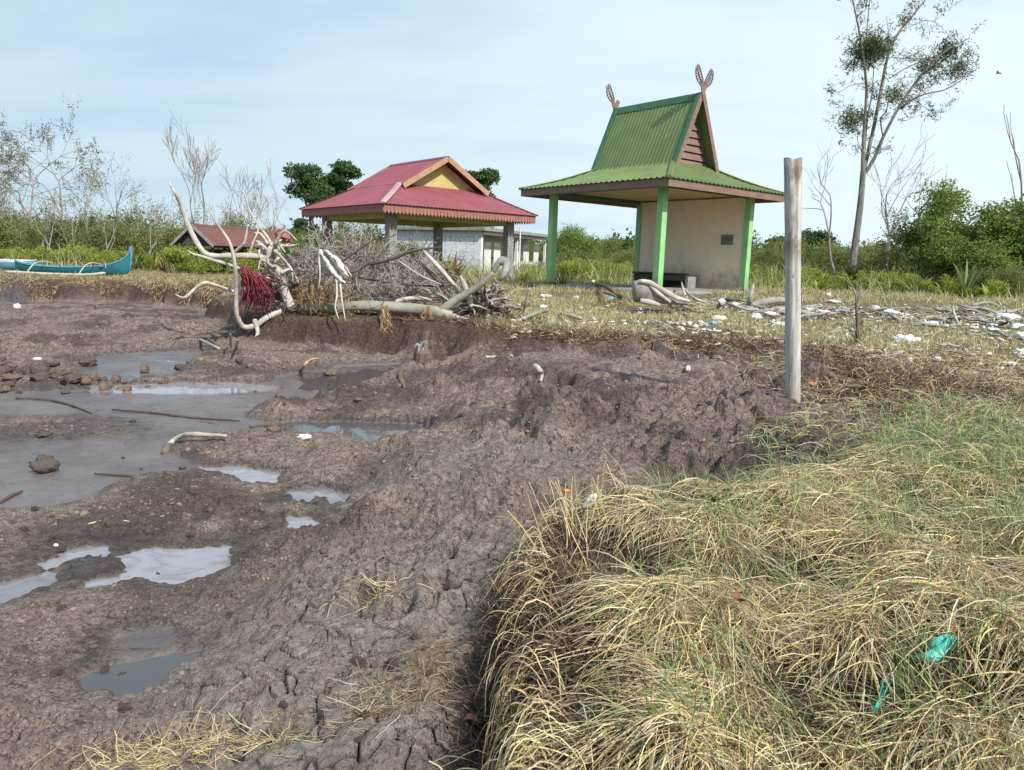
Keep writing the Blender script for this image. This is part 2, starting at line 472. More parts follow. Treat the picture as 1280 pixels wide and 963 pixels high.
# ------------------------------------------------------------------ ground sheet
def ground_material():
    m, t, b = nt('ground_soil')
    tc = node(t, 'ShaderNodeTexCoord').outputs['Object']
    A = node(t, 'ShaderNodeVertexColor', layer_name='mask'); sep = node(t, 'ShaderNodeSeparateColor'); t.links.new(A.outputs[0], sep.inputs[0])
    wet, grass, litter = sep.outputs
    B = node(t, 'ShaderNodeVertexColor', layer_name='mask2'); sep2 = node(t, 'ShaderNodeSeparateColor'); t.links.new(B.outputs[0], sep2.inputs[0])
    crust, crack, farm = sep2.outputs
    n1 = nz_tex(t, tc, 2.2, 8, .7, .4); n2 = nz_tex(t, tc, 14, 8, .7, .2); n3 = nz_tex(t, tc, 70, 6, .75, 0)
    n4 = nz_tex(t, tc, .8, 4, .6, .5)
    mud = mixc(t, ramp(t, n1, .3, .7), (.175, .127, .106), (.28, .21, .175))
    mud = mixc(t, ramp(t, n2, .38, .68), mud, (.40, .31, .255))
    mud = mixc(t, ramp(t, n3, .48, .62), mud, (.12, .083, .068))
    mud = mixc(t, math_n(t, 'MULTIPLY', ramp(t, n4, .46, .60), .78), mud, (.085, .060, .054))
    vo = node(t, 'ShaderNodeTexVoronoi', inp={'Scale': 26.0, 'Randomness': 1.0}); t.links.new(tc, vo.inputs['Vector']); vs = node(t, 'ShaderNodeSeparateColor'); t.links.new(vo.outputs['Color'], vs.inputs[0])
    crc = mixc(t, ramp(t, n2, .35, .7), (.26, .215, .185), (.40, .345, .295))
    vo = node(t, 'ShaderNodeTexVoronoi', inp={'Scale': 26.0, 'Randomness': 1.0}); t.links.new(tc, vo.inputs['Vector']); vs = node(t, 'ShaderNodeSeparateColor'); t.links.new(vo.outputs['Color'], vs.inputs[0])
    crc = mixc(t, ramp(t, n3, .5, .72), crc, (.11, .09, .078))
    col = mixc(t, crust, mud, crc)
    col = mixc(t, math_n(t, 'MULTIPLY', crack, .8), col, (.035, .026, .022))
    # soil and dead litter on the terrace
    n5 = nz_tex(t, tc, 9, 7, .75, 1.2); n6 = nz_tex(t, tc, 42, 4, .7, 2.0)
    soil = mixc(t, ramp(t, n5, .35, .65), (.05, .034, .026), (.12, .088, .06))
    soil = mixc(t, math_n(t, 'MULTIPLY', ramp(t, n6, .54, .64), .7), soil, (.24, .18, .11))
    fargr = mixc(t, ramp(t, nz_tex(t, tc, .9, 7, .7, .5), .35, .65), (.25, .195, .115), (.17, .14, .075))
    soil = mixc(t, farm, soil, fargr)
    lit = mixc(t, ramp(t, n6, .42, .6), (.06, .034, .026), (.16, .085, .055))
    col = mixc(t, grass, col, soil)
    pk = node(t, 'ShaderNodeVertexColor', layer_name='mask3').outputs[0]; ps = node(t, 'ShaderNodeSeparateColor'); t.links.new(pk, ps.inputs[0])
    col = mixc(t, math_n(t, 'MULTIPLY', ps.outputs[0], .85), col, mixc(t, ramp(t, n2, .35, .65), (.035, .024, .021), (.085, .060, .050)))  # dark face colour: peaty soil plus painted shade below the turf edge
    col = mixc(t, math_n(t, 'MULTIPLY', litter, ramp(t, n5, .3, .55)), col, lit)
    wetc = mixc(t, ramp(t, nz_tex(t, tc, 1.2, 6, .6, .8), .35, .65), (.15, .126, .124), (.105, .088, .088))
    wetc = mixc(t, ramp(t, nz_tex(t, tc, 5, 6, .7, 1.5, (1, 2.2, 1)), .58, .7), wetc, (.035, .029, .028))
    col = mixc(t, wet, col, wetc)
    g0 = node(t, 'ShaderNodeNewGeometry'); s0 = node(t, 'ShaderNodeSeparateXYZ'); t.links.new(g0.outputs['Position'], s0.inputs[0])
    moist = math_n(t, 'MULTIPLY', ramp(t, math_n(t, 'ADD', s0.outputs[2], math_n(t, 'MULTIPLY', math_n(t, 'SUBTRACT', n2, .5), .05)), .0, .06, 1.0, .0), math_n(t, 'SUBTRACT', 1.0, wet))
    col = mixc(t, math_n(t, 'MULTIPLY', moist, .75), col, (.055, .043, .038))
    t.links.new(col, b.inputs['Base Color'])
    # water film: roughness follows height above the water table
    geo = node(t, 'ShaderNodeNewGeometry'); sx = node(t, 'ShaderNodeSeparateXYZ'); t.links.new(geo.outputs['Position'], sx.inputs[0])
    film = ramp(t, sx.outputs[2], .0, .03, 1.0, 0.0)
    damp = ramp(t, sx.outputs[2], .02, .16, 1.0, 0.0)
    dampn = math_n(t, 'MULTIPLY', damp, ramp(t, n2, .3, .7))
    rbase = math_n(t, 'SUBTRACT', .93, math_n(t, 'MULTIPLY', dampn, .35))
    rw = node(t, 'ShaderNodeMix', data_type='FLOAT'); t.links.new(math_n(t, 'MULTIPLY', film, math_n(t, 'MAXIMUM', wet, .35)), rw.inputs[0]); t.links.new(rbase, rw.inputs[2])
    t.links.new(ramp(t, nz_tex(t, tc, 3, 5, .6, .5), .35, .7, .25, .48), rw.inputs[3])
    t.links.new(rw.outputs[0], b.inputs['Roughness'])
    b.inputs['Specular IOR Level'].default_value = .35
    # fine clods and fibres
    nb1 = nz_tex(t, tc, 55, 9, .72, .6); nb2 = node(t, 'ShaderNodeTexVoronoi', inp={'Scale': 38.0}); t.links.new(tc, nb2.inputs['Vector'])
    nb3 = nz_tex(t, tc, 9, 8, .7, .5)
    hh = math_n(t, 'ADD', math_n(t, 'MULTIPLY', nb1, .7), math_n(t, 'ADD', math_n(t, 'MULTIPLY', nb2.outputs['Distance'], .25), math_n(t, 'MULTIPLY', nb3, 1.6)))
    pit = ramp(t, nz_tex(t, tc, 24, 4, .6, .4), .56, .66, 0.0, -1.1); pit2 = ramp(t, nz_tex(t, tc, 60, 3, .6, .2), .57, .66, 0.0, -.45)
    vc = node(t, 'ShaderNodeTexVoronoi', inp={'Scale': 17.0}); t.links.new(tc, vc.inputs['Vector']); vcm = math_n(t, 'MULTIPLY', vc.outputs['Distance'], -.7)
    hh = math_n(t, 'ADD', hh, math_n(t, 'ADD', pit, math_n(t, 'ADD', pit2, vcm)))
    bn = node(t, 'ShaderNodeBump', inp={'Distance': .036}); t.links.new(hh, bn.inputs['Height'])
    st = math_n(t, 'SUBTRACT', 1.0, math_n(t, 'MULTIPLY', math_n(t, 'MULTIPLY', film, wet), .93))
    t.links.new(st, bn.inputs['Strength'])
    t.links.new(bn.outputs[0], b.inputs['Normal'])
    return m

def build_ground():
    d = math.radians(44)
    th_f = np.linspace(-d, d, 1150)
    th_c1 = np.linspace(-PI, -d, 46)[:-1]; th_c2 = np.linspace(d, PI, 46)[1:-1]
    th = np.concatenate([th_c1, th_f, th_c2])
    r = [.35]
    while r[-1] < 2500:
        q = r[-1]
        dr = max(.004, (q * q + 2.2) / 1.3 * .00125)
        if q < 16: dr = min(dr, .030)
        elif q < 34: dr = min(dr, .09 + (q - 16) * .01)
        else: dr = max(dr, .5)
        if q > 60: dr = q * .06
        r.append(q + dr)
    r = np.array(r); n, m = len(r), len(th)
    RR, TH = np.meshgrid(r, th, indexing='ij')
    X = (RR * np.sin(TH)).ravel(); Y = (RR * np.cos(TH)).ravel()
    h, wet, grass, litter, crust, crack, cid, sd, face = terrain(X, Y, True)
    V = np.stack([X, Y, h], 1)
    V = np.concatenate([V, [[0, 0, float(h[:m].mean())]]])
    i = np.arange(n - 1)[:, None]; j = np.arange(m)[None, :]; j2 = (j + 1) % m
    Q = np.stack([i * m + j, i * m + j2, (i + 1) * m + j2, (i + 1) * m + j], -1).reshape(-1, 4)[:, ::-1]
    jj = np.arange(m); c = len(V) - 1
    Tn = np.stack([np.full(m, c), jj, (jj + 1) % m], 1)[:, ::-1]
    rr = np.hypot(X, Y)
    z1 = lambda a: np.concatenate([a, [0.0]])
    farm = sst(7, 14, rr)
    mask = np.stack([z1(wet), z1(grass), z1(np.clip(litter, 0, 1))], 1)
    mask2 = np.stack([z1(crust), z1(crack), z1(farm)], 1)
    peat_shade = np.clip(face * 1.6, 0, 1) * np.where((X > -1.8) & (rr > 3.3), .08, 1.0)  # dark soil on bank faces, with the undercut's shade painted in
    mask3 = np.stack([z1(peat_shade)] * 3, 1)
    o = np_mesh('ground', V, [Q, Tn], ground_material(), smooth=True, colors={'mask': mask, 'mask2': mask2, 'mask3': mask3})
    tag(o, kind='structure', label='churned dark brown mud flat with a raised grassy terrace')
    print('ground verts', len(V), n, m)
    return o
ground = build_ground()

# water table: one thin sheet, seen only where the mud dips under it
wm, wt, wb = nt('pool_water')
wb.inputs['Base Color'].default_value = (.035, .030, .028, 1); wb.inputs['Roughness'].default_value = .03
wb.inputs['IOR'].default_value = 1.33; wb.inputs['Specular IOR Level'].default_value = .5
wtc = node(wt, 'ShaderNodeTexCoord').outputs['Object']
wbn = node(wt, 'ShaderNodeBump', inp={'Strength': .12, 'Distance': .004}); wt.links.new(nz_tex(wt, wtc, 14, 3, .5, 0), wbn.inputs['Height'])
wt.links.new(wbn.outputs[0], wb.inputs['Normal'])
th_w = np.linspace(math.radians(-75), math.radians(16), 420); r_w = np.concatenate([np.linspace(.8, 6, 180), np.linspace(6.06, 16, 120), np.linspace(16.5, 60, 40)])
RW, TW = np.meshgrid(r_w, th_w, indexing='ij'); XW = (RW * np.sin(TW)).ravel(); YW = (RW * np.cos(TW)).ravel()
milk_glare = np.zeros(XW.shape)  # pools made paler: milky water and bright sky reflection put into the colour
for k_, a_ in ((1, 1.), (2, .7), (3, 1.), (4, 1.), (5, .55), (6, .9), (8, 1.1)):
    milk_glare = np.maximum(milk_glare, a_ * sst(-.12, .0, poly_sd(XW, YW, POOLS[k_][0])))
nw, mw = RW.shape; iw = np.arange(nw - 1)[:, None]; jw = np.arange(mw - 1)[None, :]
QW = np.stack([iw * mw + jw, iw * mw + jw + 1, (iw + 1) * mw + jw + 1, (iw + 1) * mw + jw], -1).reshape(-1, 4)[:, ::-1]
inside = terrain(XW, YW) < .03
QW = QW[inside[QW].any(1)]
ids, inv = np.unique(QW, return_inverse=True); QW = inv.reshape(-1, 4)
mc = node(wt, 'ShaderNodeVertexColor', layer_name='milk_glare').outputs[0]; ms = node(wt, 'ShaderNodeSeparateColor'); wt.links.new(mc, ms.inputs[0])
mk = math_n(wt, 'MULTIPLY', ms.outputs[0], ramp(wt, nz_tex(wt, wtc, 4.5, 6, .65, 1.2, (1, 1.6, 1)), .32, .55, .55, 1.0), None, True)
wt.links.new(mixc(wt, mk, (.075, .07, .072), (.27, .26, .28)), wb.inputs['Base Color'])  # paler base colour stands in for sky glare on the milky pools
wb.inputs['IOR'].default_value = 1.6
tag(np_mesh('water', np.stack([XW, YW, np.zeros(len(XW))], 1)[ids], [QW], wm, colors={'milk_glare': np.stack([milk_glare] * 3, 1)[ids]}), kind='structure', label='still muddy water pooled in the hollows of the mud')

# ------------------------------------------------------------------ sky and sun
SUN_AZ, SUN_EL = math.radians(142), math.radians(43)   # clockwise from +Y
W = bpy.data.worlds.new('World'); S.world = W; W.use_nodes = True
t = W.node_tree; bg = t.nodes['Background']
sky = node(t, 'ShaderNodeTexSky', sky_type='NISHITA'); sky.sun_disc = False
sky.sun_elevation = SUN_EL; sky.sun_rotation = SUN_AZ; sky.altitude = 0; sky.air_density = 1.0; sky.dust_density = 1.6; sky.ozone_density = 1.0
g = node(t, 'ShaderNodeTexCoord').outputs['Generated']
sx = node(t, 'ShaderNodeSeparateXYZ'); t.links.new(g, sx.inputs[0])
zz = math_n(t, 'ADD', math_n(t, 'MAXIMUM', sx.outputs[2], 0.0), .22)
cx = math_n(t, 'DIVIDE', sx.outputs[0], zz); cy = math_n(t, 'DIVIDE', sx.outputs[1], zz)
cv = node(t, 'ShaderNodeCombineXYZ'); t.links.new(cx, cv.inputs[0]); t.links.new(cy, cv.inputs[1])
c1 = nz_tex(t, cv.outputs[0], 1.0, 5, .5, .5, (.45, 1.5, 1)); c2 = nz_tex(t, cv.outputs[0], 2.2, 5, .5, .3, (.8, 2.0, 1))
cl = math_n(t, 'ADD', math_n(t, 'MULTIPLY', c1, .75), math_n(t, 'MULTIPLY', c2, .25))
# veil is thicker towards the sun's side (right) and low down
veil = math_n(t, 'ADD', cl, math_n(t, 'MULTIPLY', sx.outputs[0], .16))
veil = math_n(t, 'ADD', veil, ramp(t, sx.outputs[2], .0, .5, .14, -.04))
cf = ramp(t, veil, .34, .64, .36, .96)
clear = mixc(t, .8, sky.outputs[0], (2.45, 4.0, 5.7))
cloudc = mixc(t, ramp(t, sx.outputs[0], -.7, .7), (4.3, 5.35, 6.0), (5.8, 6.8, 7.2))
colr = mixc(t, cf, clear, cloudc)
t.links.new(colr, bg.inputs['Color']); bg.inputs['Strength'].default_value = .10

sd_ = bpy.data.lights.new('sun', 'SUN'); sd_.energy = 3.7; sd_.angle = math.radians(1.5); sd_.color = (1, .955, .89)
so = bpy.data.objects.new('sun', sd_); COL.objects.link(so)
dirv = Vector((math.sin(SUN_AZ) * math.cos(SUN_EL), math.cos(SUN_AZ) * math.cos(SUN_EL), math.sin(SUN_EL)))
so.rotation_euler = dirv.to_track_quat('Z', 'Y').to_euler(); so.location = (20, -10, 30)
S.view_settings.view_transform = 'Standard'; S.view_settings.look = 'None'; S.view_settings.gamma = 1; S.view_settings.exposure = .6
S.view_settings.use_curve_mapping = False
S.cycles.max_bounces = 8; S.cycles.transparent_max_bounces = 8
S.cycles.use_denoising = True
# ------------------------------------------------------------------ buildings
def mat_brick(name, c1, c2, mortar, bw=.22, bh=.07, ms=.012, bump=.6):
    m, t, b = nt(name)
    tc = node(t, 'ShaderNodeTexCoord').outputs['Object']
    geo = node(t, 'ShaderNodeNewGeometry').outputs['Normal']
    s = node(t, 'ShaderNodeSeparateXYZ'); t.links.new(tc, s.inputs[0])
    xy = math_n(t, 'ADD', s.outputs[0], s.outputs[1])
    cv = node(t, 'ShaderNodeCombineXYZ'); t.links.new(xy, cv.inputs[0]); t.links.new(s.outputs[2], cv.inputs[1])
    br = node(t, 'ShaderNodeTexBrick', inp={'Color1': c1 + (1,), 'Color2': c2 + (1,), 'Mortar': mortar + (1,), 'Scale': 1.0, 'Mortar Size': ms, 'Brick Width': bw, 'Row Height': bh, 'Mortar Smooth': .2})
    t.links.new(cv.outputs[0], br.inputs['Vector'])
    n = nz_tex(t, tc, 6, 6, .7, .3)
    col = mixc(t, ramp(t, n, .4, .7, 0, .45), br.outputs['Color'], (.12, .11, .10))
    t.links.new(col, b.inputs['Base Color']); b.inputs['Roughness'].default_value = .85
    bn = node(t, 'ShaderNodeBump', inp={'Strength': bump, 'Distance': .008}); t.links.new(br.outputs['Fac'], bn.inputs['Height']); bn.invert = True
    t.links.new(bn.outputs[0], b.inputs['Normal'])
    return m

M_GROOF = simple_mat('green_painted_metal', (.135, .19, .065), (.105, .15, .052), 1.2, .42, .05, 30, .004, c3=(.18, .22, .11), s3=5, f3=.6, dirt=1)
M_GDARK = simple_mat('dark_green_flashing', (.05, .15, .07), (.035, .11, .05), 2, .45, .05)
M_GCOL = simple_mat('green_column_paint', (.27, .55, .24), (.22, .46, .2), 2.5, .55, .1, 40, .003, c3=(.28, .5, .24), s3=9, f3=.62)
M_BROWN = simple_mat('brown_painted_board', (.23, .145, .115), (.17, .105, .085), 2.5, .6, .15, 25, .004, sc3=(1, 1, 5))
M_CREAM = simple_mat('cream_ceiling_paint', (.62, .46, .22), (.52, .37, .18), 1.4, .7, .05)
M_WALL = simple_mat('weathered_cream_plaster', (.82, .70, .48), (.74, .66, .50), .7, .85, .1, 60, .003, c3=(.62, .60, .54), s3=2.2, f3=.62)
M_GREY = simple_mat('weathered_concrete', (.30, .29, .27), (.20, .19, .175), 3, .9, .4, 30, .01)
M_PLAQ = simple_mat('grey_stone_plaque', (.16, .18, .16), (.11, .12, .11), 9, .5, .1)
M_DWOOD = simple_mat('dark_weathered_wood', (.085, .075, .065), (.05, .045, .04), 3, .8, .3, 30, .01, sc3=(1, 1, 6))
M_RUST = simple_mat('rusty_red_footing', (.20, .07, .04), (.12, .05, .035), 6, .85, .2)
M_RROOF = simple_mat('rose_red_metal_roof', (.255, .07, .085), (.205, .058, .07), 1.1, .5, .05, 30, .004, c3=(.27, .11, .11), s3=4, f3=.63)
M_RCAP = simple_mat('faded_pink_ridge_cap', (.42, .30, .31), (.36, .22, .23), 2, .55, .05)
M_RDARK = simple_mat('dark_red_ridge', (.20, .05, .06), (.16, .04, .05), 2, .55, .05)
M_FASC = simple_mat('dusty_pink_fascia', (.34, .15, .12), (.26, .12, .10), 4, .7, .1)
M_SOFF = simple_mat('yellow_green_soffit', (.46, .45, .17), (.36, .36, .14), 3, .7, .1)
M_ORBD = simple_mat('orange_barge_board', (.42, .25, .14), (.34, .20, .12), 3, .6, .1)
M_YEL = simple_mat('yellow_gable_paint', (.52, .42, .16), (.44, .36, .14), 2, .65, .05)
M_STONE = mat_brick('stone_clad_column', (.11, .11, .11), (.20, .195, .19), (.36, .35, .34), .15, .065, .014)
M_WHITE = simple_mat('white_limewash', (.70, .70, .67), (.58, .59, .57), 2, .8, .1, c3=(.42, .42, .38), s3=3, f3=.62)
M_BLUEW = mat_brick('bluish_white_block_wall', (.66, .73, .77), (.76, .79, .80), (.42, .48, .53), .9, .4, .012)
M_CREAM2 = simple_mat('pale_cream_wall', (.66, .60, .46), (.58, .53, .41), 2, .8, .1)
M_DARK = simple_mat('dark_opening', (.02, .02, .02), (.015, .015, .015), 2, .6, 0)

def splash(m, z0, z1, col=(.20, .16, .12), amt=.75):
    """mud thrown up on the foot of a painted surface, ragged upper edge, plus a few vertical runs"""
    t = m.node_tree; b = t.nodes['Principled BSDF']; src = b.inputs['Base Color'].links[0].from_socket
    tc = node(t, 'ShaderNodeTexCoord').outputs['Object']; s = node(t, 'ShaderNodeSeparateXYZ'); t.links.new(tc, s.inputs[0])
    n = nz_tex(t, tc, 5, 6, .7, .2); n2 = nz_tex(t, tc, 6, 5, .7, 0, (1, 1, .12))
    zz = math_n(t, 'ADD', s.outputs[2], math_n(t, 'MULTIPLY', math_n(t, 'SUBTRACT', n, .5), -1.2))
    f = math_n(t, 'MULTIPLY', ramp(t, zz, z0, z1, 1.0, .0), amt)
    c = mixc(t, f, src, col)
    c = mixc(t, math_n(t, 'MULTIPLY', ramp(t, n2, .55, .72), .28), c, tuple(v * 1.6 for v in col))
    t.links.new(c, b.inputs['Base Color'])
splash(M_WALL, .85, 1.75); splash(M_GCOL, .85, 1.45, (.22, .20, .12), .6); splash(M_GROOF, -9, -8, (.10, .10, .05)); splash(M_RROOF, -9, -8, (.12, .06, .055)); splash(M_CREAM2, .5, 1.3, (.3, .26, .2), .6)

class Frame:
    def __init__(s, x, y, rot):
        s.x, s.y, s.r = x, y, math.radians(rot)

def rib_sheet(mb, e0, e1, t0, t1, nrib, amp, nt_=6, prof='rib', sub=6, curve=0.0, thick=.012):
    """ribbed metal sheet between eave e0-e1 and top t0-t1 (t0 above e0); ribs run straight up the slope, clipped at the hips"""
    e0, e1, t0, t1 = map(Vector, (e0, e1, t0, t1))
    W_ = (e1 - e0); L = W_.length; w = W_ / L
    a0 = (t0 - e0).dot(w); a1 = (t1 - e0).dot(w)
    up = (t0 - e0) - w * a0; H_ = up.length; up = up / H_
    nrm = w.cross(up).normalized()
    if nrm.z < 0: nrm = -nrm
    ns = nrib * sub
    A = np.zeros((nt_ + 1, ns + 1, 3))
    for i in range(ns + 1):
        s_ = L * i / ns
        tm = 1.0
        if s_ < a0: tm = s_ / a0 if a0 > 1e-6 else 1
        if s_ > a1: tm = min(tm, (L - s_) / (L - a1)) if L - a1 > 1e-6 else tm
        ph = (i % sub) / sub
        if prof == 'rib': z = amp if ph < .2 or ph > .95 else 0
        else: z = amp * .5 * (1 + math.cos(2 * PI * ph))
        for j in range(nt_ + 1):
            tt = tm * j / nt_
            sag = -curve * math.sin(PI * tt)
            A[j, i] = e0 + w * s_ + up * (H_ * tt) + nrm * (z + sag)
    mb.grid(A)
    B = A.copy() - np.array(nrm) * thick
    mb.grid(B[::-1])
    # closed eave and side edges
    for row_a, row_b in ((A[0], B[0]), (A[-1], B[-1])):
        mb.grid(np.stack([row_b, row_a]))
    mb.grid(np.stack([A[:, 0], B[:, 0]])); mb.grid(np.stack([A[:, -1], B[:, -1]]))

def build_green():
    t = empty('green_roofed_pavilion', (3.99, 22.501, 0), math.radians(-50.07),
              'open pavilion with a steep green metal roof, green corner columns and one cream wall', 'pavilion')
    u, v, o = 2.095, 2.017, .714
    zf, ze, zc = .90, 3.54, 3.70
    U, V_ = u + o, v + o
    # roof skirt
    mb = MB(); zt = 4.42; tu, tv = 1.42, .86; er = 3.745
    c = [(-U, -V_), (U, -V_), (U, V_), (-U, V_)]; tp = [(-tu, -tv), (tu, -tv), (tu, tv), (-tu, tv)]
    for k in range(4):
        a, b = c[k], c[(k + 1) % 4]; p, q = tp[k], tp[(k + 1) % 4]
        oo = 1.018
        rib_sheet(mb, (a[0] * oo, a[1] * oo, er), (b[0] * oo, b[1] * oo, er), (p[0], p[1], zt), (q[0], q[1], zt), 30, .028, 8, 'rib', 6, .07)
    low = mb.build('lower_roof', M_GROOF, t)
    for k in range(4):
        hb = MB(); a, p = c[k], tp[k]
        P = []
        for i in range(9):
            s = i / 8
            P.append((a[0] * 1.02 * (1 - s) + p[0] * s, a[1] * 1.02 * (1 - s) + p[1] * s, er + .02 + (zt - er) * s - .06 * math.sin(PI * s)))
        hb.tube(P, .075 if k != 1 else .085, 6, flat=.45)
        hb.build('hip_cap', M_GROOF, low)
    # steep upper roof
    mb = MB(); zr = 6.31; hu = 1.60; bv = .93; zb = 4.36
    for sgn in (-1, 1):
        e0, e1 = ((-hu, -bv, zb), (hu, -bv, zb)) if sgn < 0 else ((hu, bv, zb), (-hu, bv, zb))
        rib_sheet(mb, e0, e1, (e0[0], 0, zr), (e1[0], 0, zr), 25, .012, 3, 'rib', 8, .0, .02)
    upr = mb.build('upper_roof', M_GROOF, t)
    rc = MB()
    rc.slab([(-hu - .03, -.10, zr - .16), (-hu - .03, 0, zr + .05), (-hu - .03, .10, zr - .16)], (2 * hu + .06, 0, 0))
    rc.build('ridge_cap', M_GDARK, upr)
    for su in (-1, 1):
        for sv in (-1, 1):
            vg = MB(); vg.bar((su * (hu - .05), sv * (bv + .03), zb + .0), (su * (hu - .05), sv * .04, zr + .03), .12, .05, up=(0, sv, .4))
            vg.build('verge_flashing', M_GDARK, upr)
    for sv in (-1, 1):
        fl = MB(); fl.box((0, sv * (bv + .0), zb + .012), (2 * hu, .06, .03)); fl.build('lower_flashing', M_GDARK, upr)
    # gables
    for su in (-1, 1):
        g = MB(); ug = su * 1.30
        n = 9
        for i in range(n):
            z0 = zb + .02 + (zr - .12 - zb) * i / n; z1 = zb + (zr - .12 - zb) * (i + 1) / n
            w0 = bv * (zr - z0) / (zr - zb) - .05; w1 = max(.01, bv * (zr - z1) / (zr - zb) - .05)
            g.add([(ug + su * .05, -w0, z0), (ug + su * .05, w0, z0), (ug, w1, z1), (ug, -w1, z1), (ug - su * .04, -w0, z0), (ug - su * .04, w0, z0), (ug - su * .05, w1, z1), (ug - su * .05, -w1, z1)],
                  [(0, 1, 2, 3), (7, 6, 5, 4), (0, 4, 5, 1), (3, 2, 6, 7)])
        g.build('gable_boards', M_BROWN, t)
        for sv in (-1, 1):
            b = MB(); ub = su * (hu + .035 + .012 * sv)
            b.bar((ub, sv * (bv + .02), zb - .12), (ub, -sv * .12, zr + .28), .025, .14, up=(0, sv, .5))
            bo = b.build('barge_board', M_BROWN, t)
            if su < 0 and sv < 0: continue           # this finial has broken off
            # carved finial leaning outwards over the ridge: a chain of pierced scrolls
            f = MB()
            base = Vector((ub, -sv * .12, zr + .26)); tip = Vector((ub, -sv * .36, zr + .72))
            ax = (tip - base)
            sd_ = Vector((0, ax.z, -ax.y)).normalized() * (1 if sv < 0 else -1)
            for i in range(7):
                s = i / 7; cpt = base + ax * (s * .92 + .04) + sd_ * (.045 * math.sin(PI * s))
                r = .066 * math.sin(PI * (.22 + .68 * s)) + .012
                for side in (-1, 1):
                    cc = cpt + sd_ * (side * r * .75)
                    ring = [cc + (sd_ * math.cos(a_) * side + ax.normalized() * math.sin(a_)) * r * (1 - .35 * a_ / 5.2) for a_ in np.linspace(-1.2, 4.0, 9)]
                    f.tube(ring, .015, 5, flat=1)
            f.tube([base, base + ax * .5 + sd_ * .05, tip], [.03, .022, .008], 5)
            f.build('carved_finial', M_FIN, bo)
    # fascia, soffit, beams
    f = MB()
    zc0, zc1 = ze, er - .005
    for k in range(4):
        a, b = c[k], c[(k + 1) % 4]
        d = Vector((b[0] - a[0], b[1] - a[1], 0)).normalized(); nn = Vector((d.y, -d.x, 0)) * .014
        f.slab([(a[0], a[1], zc0), (b[0], b[1], zc0), (b[0], b[1], zc1), (a[0], a[1], zc1)], -nn * 2)
    f.build('fascia', M_BROWN, t)
    s_ = MB(); s_.box((0, 0, zc + .01), (2 * U - .08, 2 * V_ - .08, .02)); s_.build('ceiling', M_CREAM, t)
    bm_ = MB()
    bm_.box((-u, 0, zc - .06), (.12, 2 * v - .2, .10)); bm_.box((0, -v, zc - .05), (2 * u - .2, .1, .08)); bm_.box((u, 0, zc - .05), (.1, 2 * v - .2, .08))
    bm_.build('ring_beam', M_GDARK, t)
    tr = MB(); tr.box((0, v - .08, zc - .025), (2 * u - .22, .03, .045)); tr.build('wall_top_trim', M_BROWN, t)
    for (a, b) in ((-u, -v), (u, -v), (u, v), (-u, v)):
        cc = MB(); cc.box((a, b, (zf + zc) / 2 - .15), (.2, .2, zc - zf + .3 - .004)); co = cc.build('column', M_GCOL, t, bevel=.006)
        ft = MB(); ft.box((a, b, zf - .02), (.25, .25, .2)); ft.build('footing', M_RUST if (a < 0 and b < 0) else M_GREY, co, bevel=.01)
    w = MB(); w.box((0, v + .0, (zf + zc) / 2 - .1), (2 * u - .204, .12, zc - zf + .2 - .01)); w.build('back_wall', M_WALL, t)
    pl = MB(); pl.box((1.45, v - .075, 2.42), (.42, .03, .30)); pl.build('plaque', M_PLAQ, t, bevel=.004)
    fs = MB(); fs.box((0, 0, zf - .15), (2 * u + .5, 2 * v + .5, .32)); fs.build('floor_slab', M_GREY, t, bevel=.02)
    # bench against the wall
    bn = empty('wooden_bench', (3.99, 22.501, 0), math.radians(-50.07), 'low dark wooden bench inside the green roofed pavilion, against its cream wall', 'bench')
    q = MB(); q.box((-.55, 1.55, zf + .44), (2.3, .45, .05)); q.build('seat', M_DWOOD, bn, bevel=.005)
    for uu in (-1.6, -.5, .5):
        q = MB(); q.box((uu, 1.55, zf + .21), (.1, .4, .40)); q.build('leg', M_DWOOD if uu < .4 else M_GREY, bn)
    q = MB(); q.box((-.55, 1.385, zf + .31), (2.05, .03, .17)); q.build('front_rail', M_DWOOD, bn)
    q = MB(); q.box((-.55, 1.78, zf + .24), (2.2, .04, .35)); q.build('back_panel', M_DWOOD, bn)
M_FIN = simple_mat('grey_carved_wood', (.17, .13, .13), (.11, .085, .085), 8, .75, .1)

